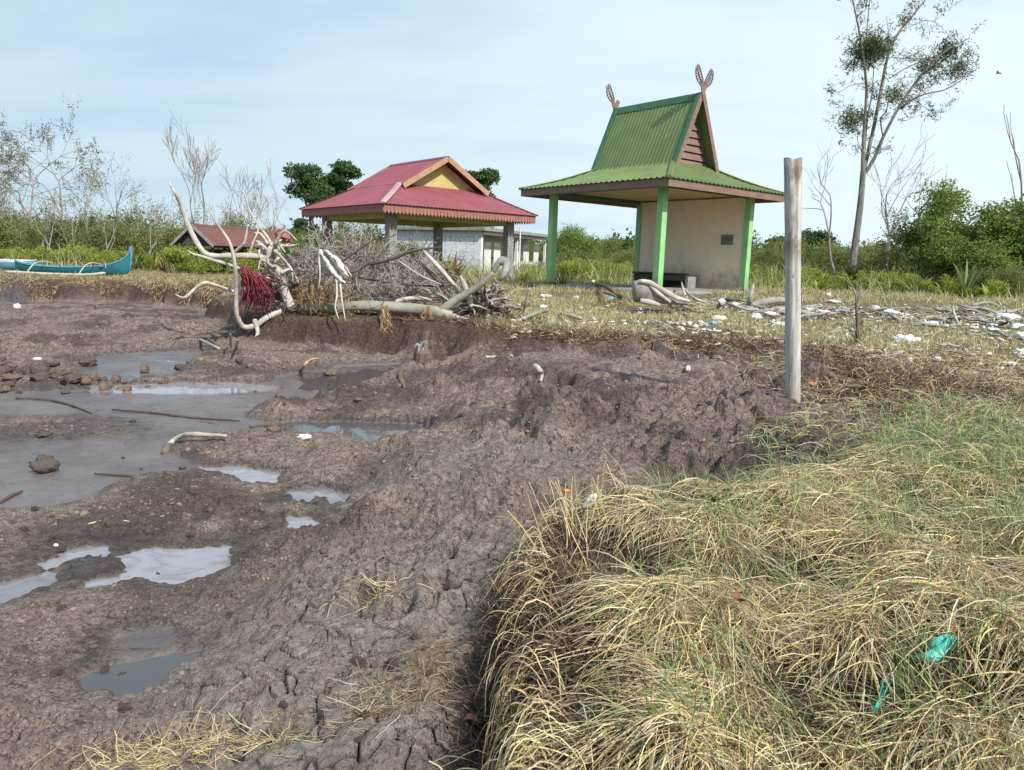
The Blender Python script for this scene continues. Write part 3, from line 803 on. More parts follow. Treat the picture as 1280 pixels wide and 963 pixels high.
def build_red():
    t = empty('red_roofed_pavilion', (-4.299, 32.18, 0), math.radians(-49.77),
              'open pavilion with a rose red hipped roof, yellow gable and stone clad columns', 'pavilion')
    u, v, o = 2.69, 2.90, .81
    zf, ze, er = .70, 3.19, 3.50
    U, V_ = u + o, v + o
    zt, tu, tv, hu, zr = 4.44, 1.85, 2.02, 2.25, 5.63
    c = [(-U, -V_), (U, -V_), (U, V_), (-U, V_)]; tp = [(-tu, -tv), (tu, -tv), (tu, tv), (-tu, tv)]
    mb = MB()
    for k in range(4):
        a, b = c[k], c[(k + 1) % 4]; p, q = tp[k], tp[(k + 1) % 4]
        rib_sheet(mb, (a[0] * 1.02, a[1] * 1.02, er), (b[0] * 1.02, b[1] * 1.02, er), (p[0], p[1], zt), (q[0], q[1], zt), 46, .022, 5, 'wave', 6, .02)
    lo = mb.build('lower_roof', M_RROOF, t)
    for k in range(4):
        hb = MB(); a, p = c[k], tp[k]
        P = [(a[0] * 1.02 * (1 - s) + p[0] * s, a[1] * 1.02 * (1 - s) + p[1] * s, er + .03 + (zt - er) * s - .02 * math.sin(PI * s)) for s in (0, .25, .5, .75, 1)]
        hb.tube(P, .13 if k == 1 else .07, 6, flat=.3)
        hb.build('hip_cap', M_RCAP if k == 1 else M_RDARK, lo)
    mb = MB()
    for sgn in (-1, 1):
        e0, e1 = ((-hu, -tv - .02, zt), (hu, -tv - .02, zt)) if sgn < 0 else ((hu, tv + .02, zt), (-hu, tv + .02, zt))
        rib_sheet(mb, e0, e1, (e0[0], 0, zr), (e1[0], 0, zr), 32, .022, 3, 'wave', 6, .0)
    up = mb.build('upper_roof', M_RROOF, t)
    rc = MB(); rc.slab([(-hu - .02, -.14, zr - .05), (-hu - .02, 0, zr + .055), (-hu - .02, .14, zr - .05)], (2 * hu + .04, 0, 0)); rc.build('ridge_cap', M_RDARK, up)
    for su in (-1, 1):
        g = MB(); ug = su * 1.78
        zz = zt - .1
        g.slab([(ug, -tv * .96, zz), (ug, tv * .96, zz), (ug, 0, zr - .12)], (-su * .05, 0, 0)); g.build('gable_wall', M_YEL, t)
        for sv in (-1, 1):
            b = MB(); b.bar((su * (hu + .012), sv * (tv + .08), zt - .11), (su * (hu + .012), 0, zr - .06), .03, .20, up=(0, sv, 1)); b.build('barge_board', M_ORBD, t)
    # fascia of pointed pickets all round, a single trim with its pattern
    f = MB()
    for k in range(4):
        a, b = Vector((*c[k], 0)), Vector((*c[(k + 1) % 4], 0)); d = (b - a); L = d.length; d.normalize(); nn = Vector((d.y, -d.x, 0))
        n = int(L / .155); w = L / n
        f.slab([tuple(a + Vector((0, 0, er - .10))), tuple(b + Vector((0, 0, er - .10))), tuple(b + Vector((0, 0, er - .01))), tuple(a + Vector((0, 0, er - .01)))], -nn * .02)
        for i in range(n):
            p = a + d * (w * i + .008); q = a + d * (w * (i + 1) - .008); m_ = (p + q) / 2
            f.slab([(p.x, p.y, er - .102), (p.x, p.y, ze + .06), (m_.x, m_.y, ze - .03), (q.x, q.y, ze + .06), (q.x, q.y, er - .102)], tuple(-nn * .018))
    f.build('scalloped_fascia', M_FASC, t)
    s_ = MB(); s_.box((0, 0, ze + .11), (2 * U - .1, 2 * V_ - .1, .02)); s_.build('soffit', M_SOFF, t)
    bm_ = MB()
    for sv in (-1, 1):
        bm_.box((0, sv * v, ze - .02), (2 * u - .34, .16, .22)); bm_.box((sv * u, 0, ze - .02), (.16, 2 * v - .34, .22))
    bm_.build('ring_beam', M_SOFF, t)
    for (a, b) in ((-u, -v), (u, -v), (u, v), (-u, v)):
        cc = MB(); cc.box((a, b, (zf + ze) / 2), (.33, .33, ze - zf + .2)); co = cc.build('column', M_STONE, t)
        ft = MB(); ft.box((a, b, zf + .12), (.62, .62, .38)); ft.build('plinth', M_GREY, co, bevel=.015)
    fs = MB(); fs.box((0, 0, zf - .12), (2 * u + .7, 2 * v + .7, .22)); fs.build('floor_slab', M_GREY, t, bevel=.02)

def build_white():
    p0 = Vector((-1.9, 40.0)); p1 = Vector((1.95, 48.2)); d = (p1 - p0).normalized(); ang = math.atan2(d.y, d.x)
    L = (p1 - p0).length; zf = .55
    t = empty('flat_roofed_block', (p0.x, p0.y, 0), ang, 'low white flat roofed building with cream doors, behind the red roofed pavilion', 'building')
    # local: x along the door front, +y away to the left (behind); the left end wall faces the camera
    w = 5.6
    h = 2.55
    b = MB(); b.box((L / 2 + .6, .01 + w / 2 + .6, zf + h / 2), (L - 1.2, w - 1.2, h)); b.build('cream_wall', M_CREAM2, t)
    b = MB(); b.box((.06, w / 2, zf + h / 2), (.12, w, h)); b.build('block_end_wall', M_BLUEW, t)
    b = MB(); b.box((L / 2 - .1, w / 2, zf + h + .12), (L + .4, w + .7, .2)); b.build('roof_slab', M_GREY, t, bevel=.02)
    b = MB(); b.box((L / 2, -.0, zf + h - .08), (L - .3, .14, .16)); b.build('porch_beam', M_WHITE, t)
    for x in (.06, L * .52, L - .06):
        b = MB(); b.box((x + (.12 if x < 1 else 0), .08, zf + h / 2 - .1), (.14, .14, h - .22)); b.build('porch_post', M_WHITE, t)
    for i, x in enumerate((1.9, 3.1, 5.9, 7.2, 8.8)):
        b = MB(); b.box((x, .585, zf + 1.05), (.82, .04, 2.0)); dd = b.build('door', M_WHITE, t)
        for k in range(4):
            b = MB(); b.box((x - .27 + k * .18, .562, zf + 1.72), (.05, .012, .2)); b.build('vent_slot', M_GREY, dd)
        if i in (0, 2, 4):
            b = MB(); b.box((x + .6, .59, zf + 1.15), (.42, .03, .13)); b.build('dark_window', M_DARK, t)
    # railing
    r = empty('white_picket_railing', (p0.x, p0.y, 0), ang, 'white picket railing in front of the flat roofed building', 'railing')
    x0, x1 = 2.2, L - .1
    for zz in (zf + .28, zf + .92):
        b = MB(); b.box(((x0 + x1) / 2, -.75, zz), (x1 - x0, .05, .06)); b.build('rail', M_WHITE, r)
    b = MB()
    n = int((x1 - x0) / .19)
    for k in range(n + 1): b.box((x0 + (x1 - x0) * k / n, -.79, zf + .55), (.055, .025, 1.0))
    b.build('pickets', M_WHITE, r)
    # two white gate posts beside the stone column
    for q, lab, hh in ((at(648, 352, 34), 'slim white post standing right of the stone column plinth', 2.4), ):
        z0 = Hz(q.x, q.y)
        b = MB(); b.tube([(q.x, q.y, z0 - .1), (q.x + .02, q.y, z0 + hh)], .035, 8)
        o = b.build('white_pole', M_WHITE); tag(o, lab, 'pole')

def build_shed():
    a = Vector((-14.9, 34.0)); d = Vector((1.4, 7.5)).normalized(); ang = math.atan2(d.y, d.x); L = 7.7
    t = empty('brown_roofed_shed', (a.x, a.y, 0), ang, 'small low shed with a rusty brown gabled roof behind the pale dead roots', 'shed')
    rz, ez, hw = 2.80, 1.86, 1.08
    mb = MB()
    for s in (-1, 1):
        e0, e1 = ((0, s * hw, ez), (L, s * hw, ez))
        if s > 0: e0, e1 = e1, e0
        rib_sheet(mb, e0, e1, (e0[0], 0, rz), (e1[0], 0, rz), 40, .02, 3, 'wave', 6)
    mb.build('roof', M_SHED, t)
    rr = MB(); rr.slab([(-.03, -.1, rz - .06), (-.03, 0, rz + .04), (-.03, .1, rz - .06)], (L + .06, 0, 0)); rr.build('ridge_cap', M_SHED, t)
    for s in (-1, 1):
        b = MB(); b.bar((-.02, s * (hw + .02), ez - .05), (-.02, 0, rz - .04), .03, .12, up=(0, s, 1)); b.build('barge_board', M_GREY, t)
    g = MB(); g.slab([(.3, -hw * .86, ez + .02), (.3, hw * .86, ez + .02), (.3, 0, rz - .08)], (.04, 0, 0)); g.build('gable_wall', M_DWOOD, t)
    z0 = .5
    for x in (.35, L / 2, L - .35):
        for y in (-.8, .8):
            b = MB(); b.box((x, y, (z0 + ez) / 2), (.1, .1, ez - z0 + .1)); b.build('post', M_DWOOD, t)
    w = MB(); w.box((L / 2, .78, 1.1), (L - .9, .04, 1.2)); w.build('board_wall', M_DWOOD, t)
    w = MB(); w.box((L / 2, -.8, ez - .04), (L - .9, .06, .1)); w.build('eave_beam', M_DWOOD, t)
M_SHED = simple_mat('rusty_brown_sheet_roof', (.155, .062, .05), (.11, .05, .042), 1.2, .6, .1, c3=(.2, .10, .08), s3=4, f3=.6)

build_green(); build_red(); build_white(); build_shed()

# ------------------------------------------------------------------ boats
M_BOAT = simple_mat('turquoise_boat_paint', (.018, .15, .175), (.014, .11, .14), 2.5, .5, .1, 20, .004, c3=(.05, .26, .27), s3=6, f3=.6)
M_BOATR = simple_mat('pale_blue_gunwale', (.12, .30, .42), (.10, .25, .36), 3, .6, .1)
M_BAMB = simple_mat('bleached_bamboo', (.52, .50, .43), (.40, .38, .33), 5, .7, .2, sc3=(1, 1, 1))
def build_boat():
    bow = at(163, 338, 27.0); z0 = .60
    t = empty('outrigger_boat', (bow.x, bow.y, z0), PI + math.radians(3), 'turquoise wooden outrigger boat with a raised bow, beached on the far grass bank', 'boat')
    # local +x towards the stern
    secs = [(-.10, .015, .62, 1.12), (.0, .03, .22, .98), (.12, .07, .12, .80), (.4, .16, .06, .62), (.9, .27, .03, .46), (1.6, .34, .0, .36), (2.6, .37, .0, .31),
            (3.6, .36, .0, .30), (4.6, .28, .02, .34), (5.3, .12, .08, .42), (5.6, .02, .2, .52)]
    A = []
    for x, hw, zb, zt in secs:
        row = []
        for a in np.linspace(-1, 1, 13):
            y = hw * math.copysign(abs(math.sin(a * PI / 2)) ** .8, a)
            z = zb + (zt - zb) * (abs(a) ** 2.2)
            row.append((x, y, z))
        A.append(row)
    m = MB(); m.grid(A)
    In = np.array(A) * np.array([1, .9, 1]) + np.array([0, 0, .03]); In[:, :, 2] = np.minimum(In[:, :, 2], np.array([s[3] for s in secs])[:, None])
    m.grid(In[::-1]); m.build('hull', M_BOAT, t, smooth=True)
    for s in (-1, 1):
        m = MB(); m.tube(smooth_path([(x, s * hw, zt) for x, hw, zb, zt in secs]), .022, 6); m.build('gunwale', M_BOATR, t)
    m = MB(); m.slab([(-.15, -.02, 1.22), (-.02, -.02, 1.16), (.10, -.02, .75), (.06, -.02, .15), (-.08, -.02, .5)], (0, .04, 0)); m.build('stem', M_BOATR, t)
    for x in (1.2, 2.0, 2.8, 3.6):
        m = MB(); m.box((x, 0, .36), (.12, .78, .03)); m.build('thwart', M_BOATR, t)
    for x in (1.5, 3.9):
        m = MB(); m.tube(smooth_path([(x, -.2, .42), (x, .5, .5), (x, 1.1, .40), (x, 1.55, .12)]), .025, 6); m.build('outrigger_boom', M_BAMB, t)
    m = MB(); m.tube(smooth_path([(.3, 1.55, .16), (1.2, 1.56, .07), (3, 1.55, .06), (4.9, 1.52, .10)]), [.03] + [.05] * 11 + [.04], 8); m.build('outrigger_float', M_BAMB, t)
    for x in (1.0, 1.7, 2.4, 3.1, 3.8):
        m = MB(); m.tube([(x, .33, .3), (x, .35, .55)], .018, 5); m.build('side_peg', M_BAMB, t)
    m = MB(); m.tube([(4.2, .5, .36), (4.7, .5, .62)], .02, 5)
    # second, weathered boat farther left
    b2 = at(46, 338, 29.5)
    t2 = empty('weathered_dinghy', (b2.x, b2.y, .6), PI - math.radians(6), 'weathered grey and white dinghy at the left edge, behind the turquoise boat', 'boat')
    A = []
    for x, hw, zt in ((0, .03, .55), (.4, .25, .48), (1.0, .4, .42), (2, .45, .40), (3, .42, .42), (3.6, .3, .46)):
        A.append([(x, hw * math.copysign(abs(math.sin(a * PI / 2)) ** .8, a), (zt) * abs(a) ** 2) for a in np.linspace(-1, 1, 11)])
    m = MB(); m.grid(A); In = np.array(A) * np.array([1, .9, 1]) + np.array([0, 0, .02]); m.grid(In[::-1]); m.build('hull', M_BOATR, t2, smooth=True)
    m = MB(); m.box((1.6, .0, .50), (1.9, .5, .10)); m.build('white_deck_board', M_WHITE, t2, bevel=.01)
    for s in (-1, 1):
        m = MB(); m.tube([(0, s * .03, .56), (.4, s * .25, .49), (1, s * .4, .43), (2, s * .45, .41), (3, s * .42, .43), (3.6, s * .3, .47)], .02, 6); m.build('gunwale', M_WHITE, t2)
build_boat()
for o_ in COL.objects:
    if o_.name == 'outrigger_boat': o_.scale = (.73, .9, .92)
    if o_.name == 'weathered_dinghy': o_.scale = (.6, .8, .8)

# ------------------------------------------------------------------ foreground post
def build_post():
    base = gz(993.5, 497, .53); Yb = base.y
    top = at(991, 198, Yb + .02)
    z0 = Hz(base.x, base.y)
    m = MB(); n = 26; k = 28
    V = []; r0 = .062
    for i in range(n):
        s = i / (n - 1)
        c = Vector((base.x, base.y, z0 - .15)).lerp(top, s)
        r = r0 * (1 + .10 * max(0, s - .7) / .3 + .05 * math.sin(s * 9) * .3) * (.97 + .06 * s)
        for j in range(k):
            a = 2 * PI * j / k
            rr = r * (1 + .02 * math.sin(3 * a + s * 2) + .012 * math.sin(7 * a + 5 * s))
            # long drying split facing the viewer, opening towards the top
            da = abs((a - (1.5 * PI - .15 + .12 * math.sin(s * 3)) + PI) % (2 * PI) - PI)
            w = .03 + .13 * max(0, s - .3)
            if s > .28: rr -= r * (.75 if s > .85 else .4) * max(0, 1 - da / (w + .06)) * min(1, (s - .28) * 5)
            z = c.z
            V.append((c.x + rr * math.cos(a), c.y + rr * math.sin(a), z + (.012 * math.sin(2 * a + 1) - .010 * (math.cos(a) < 0) if i == n - 1 else 0)))
    F = [(i * k + j, i * k + (j + 1) % k, (i + 1) * k + (j + 1) % k, (i + 1) * k + j) for i in range(n - 1) for j in range(k)]
    F += [tuple((n - 1) * k + j for j in range(k)), tuple(range(k - 1, -1, -1))]
    m.add(V, F)
    mt, t, b = nt('bleached_post_wood')
    tc = node(t, 'ShaderNodeTexCoord').outputs['Object']; s3 = node(t, 'ShaderNodeSeparateXYZ'); t.links.new(tc, s3.inputs[0])
    n1 = nz_tex(t, tc, 30, 6, .7, .6, (1, 1, .06)); n2 = nz_tex(t, tc, 5, 4, .6, .3, (1, 1, .6)); n3 = nz_tex(t, tc, 12, 4, .6, .2, (1, 1, .3))
    c = mixc(t, ramp(t, n1, .35, .65), (.56, .54, .50), (.36, .335, .305))
    c = mixc(t, ramp(t, n1, .60, .68), c, (.12, .10, .09))
    brown = math_n(t, 'MULTIPLY', ramp(t, s3.outputs[2], 1.6, 1.8), ramp(t, n2, .36, .5))
    c = mixc(t, math_n(t, 'MULTIPLY', brown, .8), c, (.17, .12, .095))
    c = mixc(t, ramp(t, n3, .66, .7), c, (.06, .05, .045))
    c = mixc(t, ramp(t, s3.outputs[2], .72, .55, 0, .5), c, (.30, .26, .22))
    t.links.new(c, b.inputs['Base Color']); b.inputs['Roughness'].default_value = .85
    bn = node(t, 'ShaderNodeBump', inp={'Strength': 1.0, 'Distance': .012}); t.links.new(n1, bn.inputs['Height']); t.links.new(bn.outputs[0], b.inputs['Normal'])
    o = m.build('wooden_post', mt, smooth=False)
    for p in o.data.polygons: p.use_smooth = len(p.vertices) == 4
    tag(o, 'tall bleached wooden post with a long drying split, standing in the mud', 'post')
build_post()
# ------------------------------------------------------------------ vegetation
def leaf_mat(name, c1, c2, c3=None, trans=.25, rough=.55):
    m = bpy.data.materials.new(name); m.use_nodes = True; t = m.node_tree; t.nodes.clear()
    out = node(t, 'ShaderNodeOutputMaterial')
    a = node(t, 'ShaderNodeVertexColor', layer_name='tint').outputs[0]; s = node(t, 'ShaderNodeSeparateColor'); t.links.new(a, s.inputs[0])
    col = mixc(t, s.outputs[0], c1, c2)
    if c3: col = mixc(t, ramp(t, s.outputs[1], .6, 1.0), col, c3)
    b = node(t, 'ShaderNodeBsdfPrincipled', inp={'Roughness': rough}); b.inputs['Specular IOR Level'].default_value = .3
    t.links.new(col, b.inputs['Base Color'])
    tr = node(t, 'ShaderNodeBsdfTranslucent'); t.links.new(mixc(t, 1.0, col, (1.5, 1.6, .8), 'MULTIPLY'), tr.inputs[0])
    mx = node(t, 'ShaderNodeMixShader', inp={0: trans}); t.links.new(b.outputs[0], mx.inputs[1]); t.links.new(tr.outputs[0], mx.inputs[2])
    t.links.new(mx.outputs[0], out.inputs[0])
    return m

def norm(a): return a / (np.linalg.norm(a, axis=-1, keepdims=True) + 1e-9)

def leaves(name, P, size, mat, parent, aspect=.5, seed=0, tints=None, up=0.3):
    """one small two-triangle leaf per point"""
    g = np.random.default_rng(seed); n = len(P)
    d = norm(g.normal(size=(n, 3)) + np.array([0, 0, up])); s = norm(np.cross(d, g.normal(size=(n, 3))))
    L = (size * g.uniform(.6, 1.35, n))[:, None]; w = L * aspect
    V = np.stack([P - d * L * .5, P + s * w * .5, P + d * L * .5, P - s * w * .5], 1).reshape(-1, 3)
    F = np.arange(n * 4).reshape(-1, 4)
    if tints is None: tints = np.stack([g.random(n), g.random(n), g.random(n)], 1)
    return np_mesh(name, V, [F], mat, parent, colors={'tint': np.repeat(tints, 4, 0)})

def clumps(cs, n, g, shell=.55, jag=.25):
    """points in a set of ellipsoid clumps (x, y, z, rx, ry, rz), denser at the skin; returns points and per-point clump random"""
    cs = np.array(cs, float); vol = (cs[:, 3] * cs[:, 4] * cs[:, 5]) ** .75; k = g.choice(len(cs), n, p=vol / vol.sum())
    u = norm(g.normal(size=(n, 3))); r = g.random(n) ** shell
    f = np.random.default_rng(3).normal(size=(len(cs), 3)) * 3
    bump = 1 + jag * np.sin(u[:, 0] * 5 + f[k, 0]) * np.sin(u[:, 1] * 5 + f[k, 1]) * np.sin(u[:, 2] * 5 + f[k, 2]) * 2
    P = cs[k, :3] + u * (r * bump)[:, None] * cs[k, 3:6]
    return P, g.random(len(cs))[k]

M_BARK = simple_mat('grey_brown_bark', (.16, .13, .11), (.10, .08, .07), 6, .9, .4, sc3=(1, 1, .3))
M_PALEBARK = simple_mat('pale_grey_bark', (.36, .34, .31), (.22, .20, .18), 5, .9, .3, sc3=(1, 1, .3), c3=(.13, .11, .10), s3=9, f3=.62)
M_DEAD = simple_mat('dead_grey_twigs', (.32, .28, .26), (.20, .17, .155), 5, .9, .2)
M_DARKTWIG = simple_mat('dark_brown_twigs', (.11, .075, .07), (.07, .05, .045), 5, .9, .2)
L_DARK = leaf_mat('dark_tree_leaves', (.03, .065, .022), (.065, .12, .035), None, .15)
L_MANG = leaf_mat('mangrove_leaves', (.085, .145, .035), (.16, .235, .055), (.25, .29, .09), .35)
L_OLIVE = leaf_mat('olive_shrub_leaves', (.105, .13, .045), (.19, .205, .065), (.27, .24, .11), .3)
L_YEL = leaf_mat('yellow_green_leaves', (.15, .20, .035), (.26, .31, .055), (.36, .36, .10), .35)
L_GREY = leaf_mat('sparse_grey_leaves', (.10, .12, .08), (.15, .16, .11), (.2, .18, .14), .2)
L_CAS = leaf_mat('dark_needle_foliage', (.04, .065, .025), (.085, .11, .045), (.14, .16, .07), .2)
L_CASY = leaf_mat('yellowish_tuft_foliage', (.09, .11, .02), (.14, .15, .03), None, .2)

def grow(mb, p, d, L, r, depth, rnd, spread=.6, shrink=.68, kids=(2, 3), curl=.18, upb=.15, tips=None, sides=5, rmin=.004, along=True):
    """recursive limb; collects twig tips"""
    n = 4; P = [Vector(p)]; dd = Vector(d).normalized()
    for i in range(n):
        dd = (dd + Vector((rnd.gauss(0, curl), rnd.gauss(0, curl), rnd.gauss(0, curl) + upb * .3))).normalized()
        P.append(P[-1] + dd * (L / n))
    R = [max(rmin, r * (1 - .42 * i / n)) for i in range(n + 1)]
    mb.tube(P, R, sides if r > .02 else 4 if r > .008 else 3, cap=False)
    if tips is not None and depth <= 1: tips.extend(P[1:])
    if depth == 0: return
    k = rnd.randint(*kids)
    for j in range(k):
        a = rnd.random() * 2 * PI
        o = dd.orthogonal().normalized(); o.rotate(Matrix.Rotation(a, 3, dd)) if False else None
        o = (Matrix.Rotation(a, 3, dd) @ dd.orthogonal().normalized())
        nd = (dd + o * spread * rnd.uniform(.6, 1.3) + Vector((0, 0, upb))).normalized()
        st = P[-1] if (j == 0 or not along) else P[rnd.randint(2, 4)]
        grow(mb, st, nd, L * shrink * rnd.uniform(.75, 1.2), R[-1] * rnd.uniform(.7, .95), depth - 1, rnd, spread, shrink, kids, curl, upb, tips, sides, rmin, along)

def make_shrub(name, mat, bark, h, w, n, size, seed, label, cat, group=None, squash=.8, nst=5, gaps=True, leafpts=None):
    g = np.random.default_rng(seed); rnd = random.Random(seed)
    t = empty(name, (0, 0, 0), 0, label, cat, group)
    cs = []
    for i in range(9 + int(w * 2)):
        a = rnd.random() * 2 * PI; rr = w * .5 * math.sqrt(rnd.random()) * .8; z = h * rnd.uniform(.25, .86) * (1 - .35 * (rr / (w * .5)) ** 2)
        q = rnd.uniform(.16, .30) * min(w, h)
        cs.append((rr * math.cos(a), rr * math.sin(a), z, q, q, q * squash))
    P, kk = clumps(cs, n, g)
    P[:, 2] = np.abs(P[:, 2])
    tints = np.stack([np.clip(kk * .6 + g.random(n) * .5, 0, 1), g.random(n), kk], 1)
    leaves('crown', P, size, mat, t, .55, seed, tints)
    m = MB()
    for i in range(nst):
        c = cs[i % len(cs)]
        b = Vector((rnd.uniform(-.2, .2), rnd.uniform(-.2, .2), -.1))
        m.tube(smooth_path([b, b.lerp(Vector(c[:3]), .5) + Vector((0, 0, .1)), Vector(c[:3]), Vector(c[:3]) + Vector((rnd.uniform(-.2, .2), rnd.uniform(-.2, .2), c[5]))], 3),
               lin([.035 * h / 3, .02 * h / 3, .006], 10), 5, cap=False)
    m.build('stems', bark, t)
    return t

def place_on_ground(o, px, Y, rz=None, sc=None, sink=.0):
    q = at(px, 330, Y); z = Hz(q.x, q.y)
    o.location = (q.x, q.y, z - sink)
    if rz is not None: o.rotation_euler = (0, 0, rz)
    if sc is not None: o.scale = sc if hasattr(sc, '__len__') else (sc,) * 3
    return o

rv = random.Random(21)
protoA = [make_shrub('leafy_shrub', L_OLIVE, M_BARK, 2.9, 3.0, 7500, .10, 100 + i, 'x', 'shrub') for i in range(3)]
protoB = [make_shrub('leafy_shrub', L_YEL, M_BARK, 1.25, 2.0, 2600, .085, 110 + i, 'x', 'shrub') for i in range(2)]
protoC = [make_shrub('mangrove_tree', L_MANG, M_BARK, 4.6, 3.4, 17000, .12, 120 + i, 'x', 'tree', nst=8) for i in range(3)]
used = set()
def put(proto, px, Y, sc, label, group=None, rz=None):
    o = proto
    if o.name in used: o = copy_tree(proto)
    used.add(o.name)
    o['label'] = label
    if group: o['group'] = group
    elif 'group' in o: del o['group']
    place_on_ground(o, px, Y, rv.uniform(0, 6.28) if rz is None else rz, sc, .05)
    return o

# right hand mangroves behind the debris line
put(protoC[0], 1178, 29, (1.0, 1.0, 1.02), 'tall leafy mangrove tree with a knobbly top, left one of the two on the right', rz=.3)
put(protoC[1], 1252, 28, (1.05, 1.0, 1.0), 'tall leafy mangrove tree under the bare dead stem at the right edge', rz=1.2)
put(protoC[2], 1215, 27, (.85, .85, .62), 'dense lower mangrove bush filling the gap between the two tall right hand mangroves', rz=2)
put(protoC[1], 1310, 27, (1, 1, .9), 'mangrove tree cut by the right edge of the photo', rz=4)
for i, (px, Y, k, sc) in enumerate([(1120, 31, 0, .85), (1150, 28, 1, .62), (1225, 25.5, 2, .5), (1275, 25, 0, .5), (1090, 36, 2, .95), (1040, 38, 0, .95), (1005, 40, 1, .95),
                                    (965, 42, 2, .9), (1020, 34, 1, .62), (1060, 31, 0, .5), (1130, 42, 1, 1.2), (1060, 46, 2, 1.25), (985, 48, 0, 1.2), (940, 50, 1, 1.1), (1180, 45, 0, 1.2), (1240, 42, 2, 1.2)]):
    put(protoA[k], px, Y, sc, 'olive green bushy shrub in the thicket between the post and the right hand mangroves', 'shrubs in the thicket right of the green pavilion')
for i, (px, Y, k, sc) in enumerate([(1010, 30, 0, .8), (1045, 29, 1, .7), (1135, 26, 0, .7), (1190, 25, 1, .7), (1250, 24, 0, .6), (955, 33, 1, .9), (1095, 28, 0, .75), (1160, 25, 0, .5), (1215, 24, 1, .45), (1000, 33, 1, .9)]):
    put(protoB[k], px, Y, sc, 'low yellow green shrub along the front of the right hand thicket', 'low shrubs in front of the right hand thicket')
# behind and between the pavilions
put(protoC[2], 716, 44, (.8, .8, .85), 'rounded green tree seen between the left and far columns of the green pavilion', rz=1)
put(protoC[0], 762, 52, (.8, .8, .66), 'lower rounded tree behind the green pavilion, left of its wall', rz=2)
for (px, Y, k, sc) in [(735, 40, 0, .7), (752, 46, 1, .9), (780, 42, 2, .8), (705, 36, 1, .5), (795, 50, 0, 1), (770, 36, 2, .5), (690, 50, 2, .8), (655, 62, 0, 1.2), (950, 36, 1, .7)]:
    put(protoA[k], px, Y, sc, 'olive green shrub in the scrub behind the green pavilion', 'shrubs behind the green pavilion')
for (px, Y, k, sc) in [(712, 34, 0, .9), (742, 33, 1, .9), (775, 33, 0, .8), (760, 38, 1, 1), (730, 37, 0, 1), (790, 36, 1, .9), (662, 40, 0, .7), (676, 38, 1, .6), (560, 30, 0, .75), (548, 26, 1, .6)]:
    put(protoB[k], px, Y, sc, 'low yellow green shrub growing behind the pavilions', 'low shrubs behind the pavilions')
# left hand scrub
for i in range(46):
    px = -90 + i * 10.6 + rv.uniform(-8, 8); Y = rv.uniform(37, 62); k = rv.randrange(3)
    if 225 < px < 370 and Y < 46: Y = rv.uniform(46, 62)
    put(protoA[k], px, Y, rv.uniform(.75, 1.25) * (Y / 46) ** .6, 'olive green shrub in the scrub behind the turquoise boat and the brown shed', 'shrubs in the scrub on the left')
for i in range(24):
    px = -60 + i * 17 + rv.uniform(-8, 8); Y = rv.uniform(33, 38)
    if 205 < px < 300: Y = rv.uniform(31.5, 33)
    put(protoB[rv.randrange(2)], px, Y, rv.uniform(.7, 1.15), 'low yellow green shrub on the grass behind the turquoise boat', 'low shrubs on the left')
for (px, Y, sc, lab) in [(395, 40, (.7, .7, .6), 'green shrub between the brown shed and the red roofed pavilion'), (372, 36, (.5, .5, .45), 'small green mangrove bush right of the brown shed')]:
    put(protoC[1], px, Y, sc, lab)
for (px, Y, k, sc) in [(440, 42, 0, 1), (470, 45, 1, 1.1), (520, 46, 2, 1.1), (455, 38, 2, .8), (420, 50, 1, 1.2), (505, 40, 0, .8), (540, 50, 1, 1.1)]:
    put(protoA[k], px, Y, sc, 'olive green shrub seen under the roof of the red pavilion', 'shrubs seen through the red pavilion')
for p in protoA + protoB + protoC:
    if p.name not in used: print('unused', p.name)

# broad dark crowned trees behind the red pavilion
def big_tree(name, cx, Y, top, bot, wpx, label, seed, mat, n, size, nclump=16, base=350):
    c = at(cx, (top + bot) / 2, Y); h = (bot - top) / FPX * Y; w = wpx / FPX * Y
    z0 = .6
    t = empty(name, (c.x, c.y, z0), 0, label, 'tree')
    rnd = random.Random(seed); g = np.random.default_rng(seed); cs = []
    cz = c.z - z0
    for i in range(nclump):
        a = rnd.random() * 6.28; rr = w * .5 * math.sqrt(rnd.random()) * .78; z = cz + h * .5 * rnd.uniform(-.8, .75) * (1 - .5 * (rr / w * 2) ** 2)
        q = rnd.uniform(.19, .30) * w
        cs.append((rr * math.cos(a), rr * math.sin(a) * .8, z, q, q, q * .62))
    n = int(n * 1.9); P, kk = clumps(cs, n, g, .45)
    leaves('crown', P, size, mat, t, .6, seed, np.stack([np.clip(kk * .7 + g.random(n) * .4, 0, 1), g.random(n), kk], 1))
    m = MB(); zb = cz - h * .45
    m.tube(smooth_path([(0, 0, -.2), (.1, 0, zb * .5), (-.05, .05, zb), (0, 0, cz)], 4), lin([.3, .22, .18, .06], 13), 8, cap=False)
    for i in range(min(9, len(cs))):
        c_ = cs[i]; m.tube(smooth_path([(0, 0, zb * rnd.uniform(.7, 1)), (c_[0] * .5, c_[1] * .5, (zb + c_[2]) * .5), c_[:3]], 3), lin([.12, .07, .02], 7), 5, cap=False)
    m.build('trunk', M_BARK, t)
    return t
big_tree('broadleaf_tree', 388, 64, 205, 262, 54, 'dark dense tree just left of the red roof, its left hand crown', 31, L_DARK, 9000, .20, 14)
big_tree('broadleaf_tree', 424, 66, 200, 252, 44, 'dark dense tree rising behind the left slope of the red roof', 32, L_DARK, 8000, .20, 13)
big_tree('broadleaf_tree', 385, 60, 272, 305, 32, 'small dark tree below the left eaves of the red roof', 33, L_DARK, 4500, .17, 9)
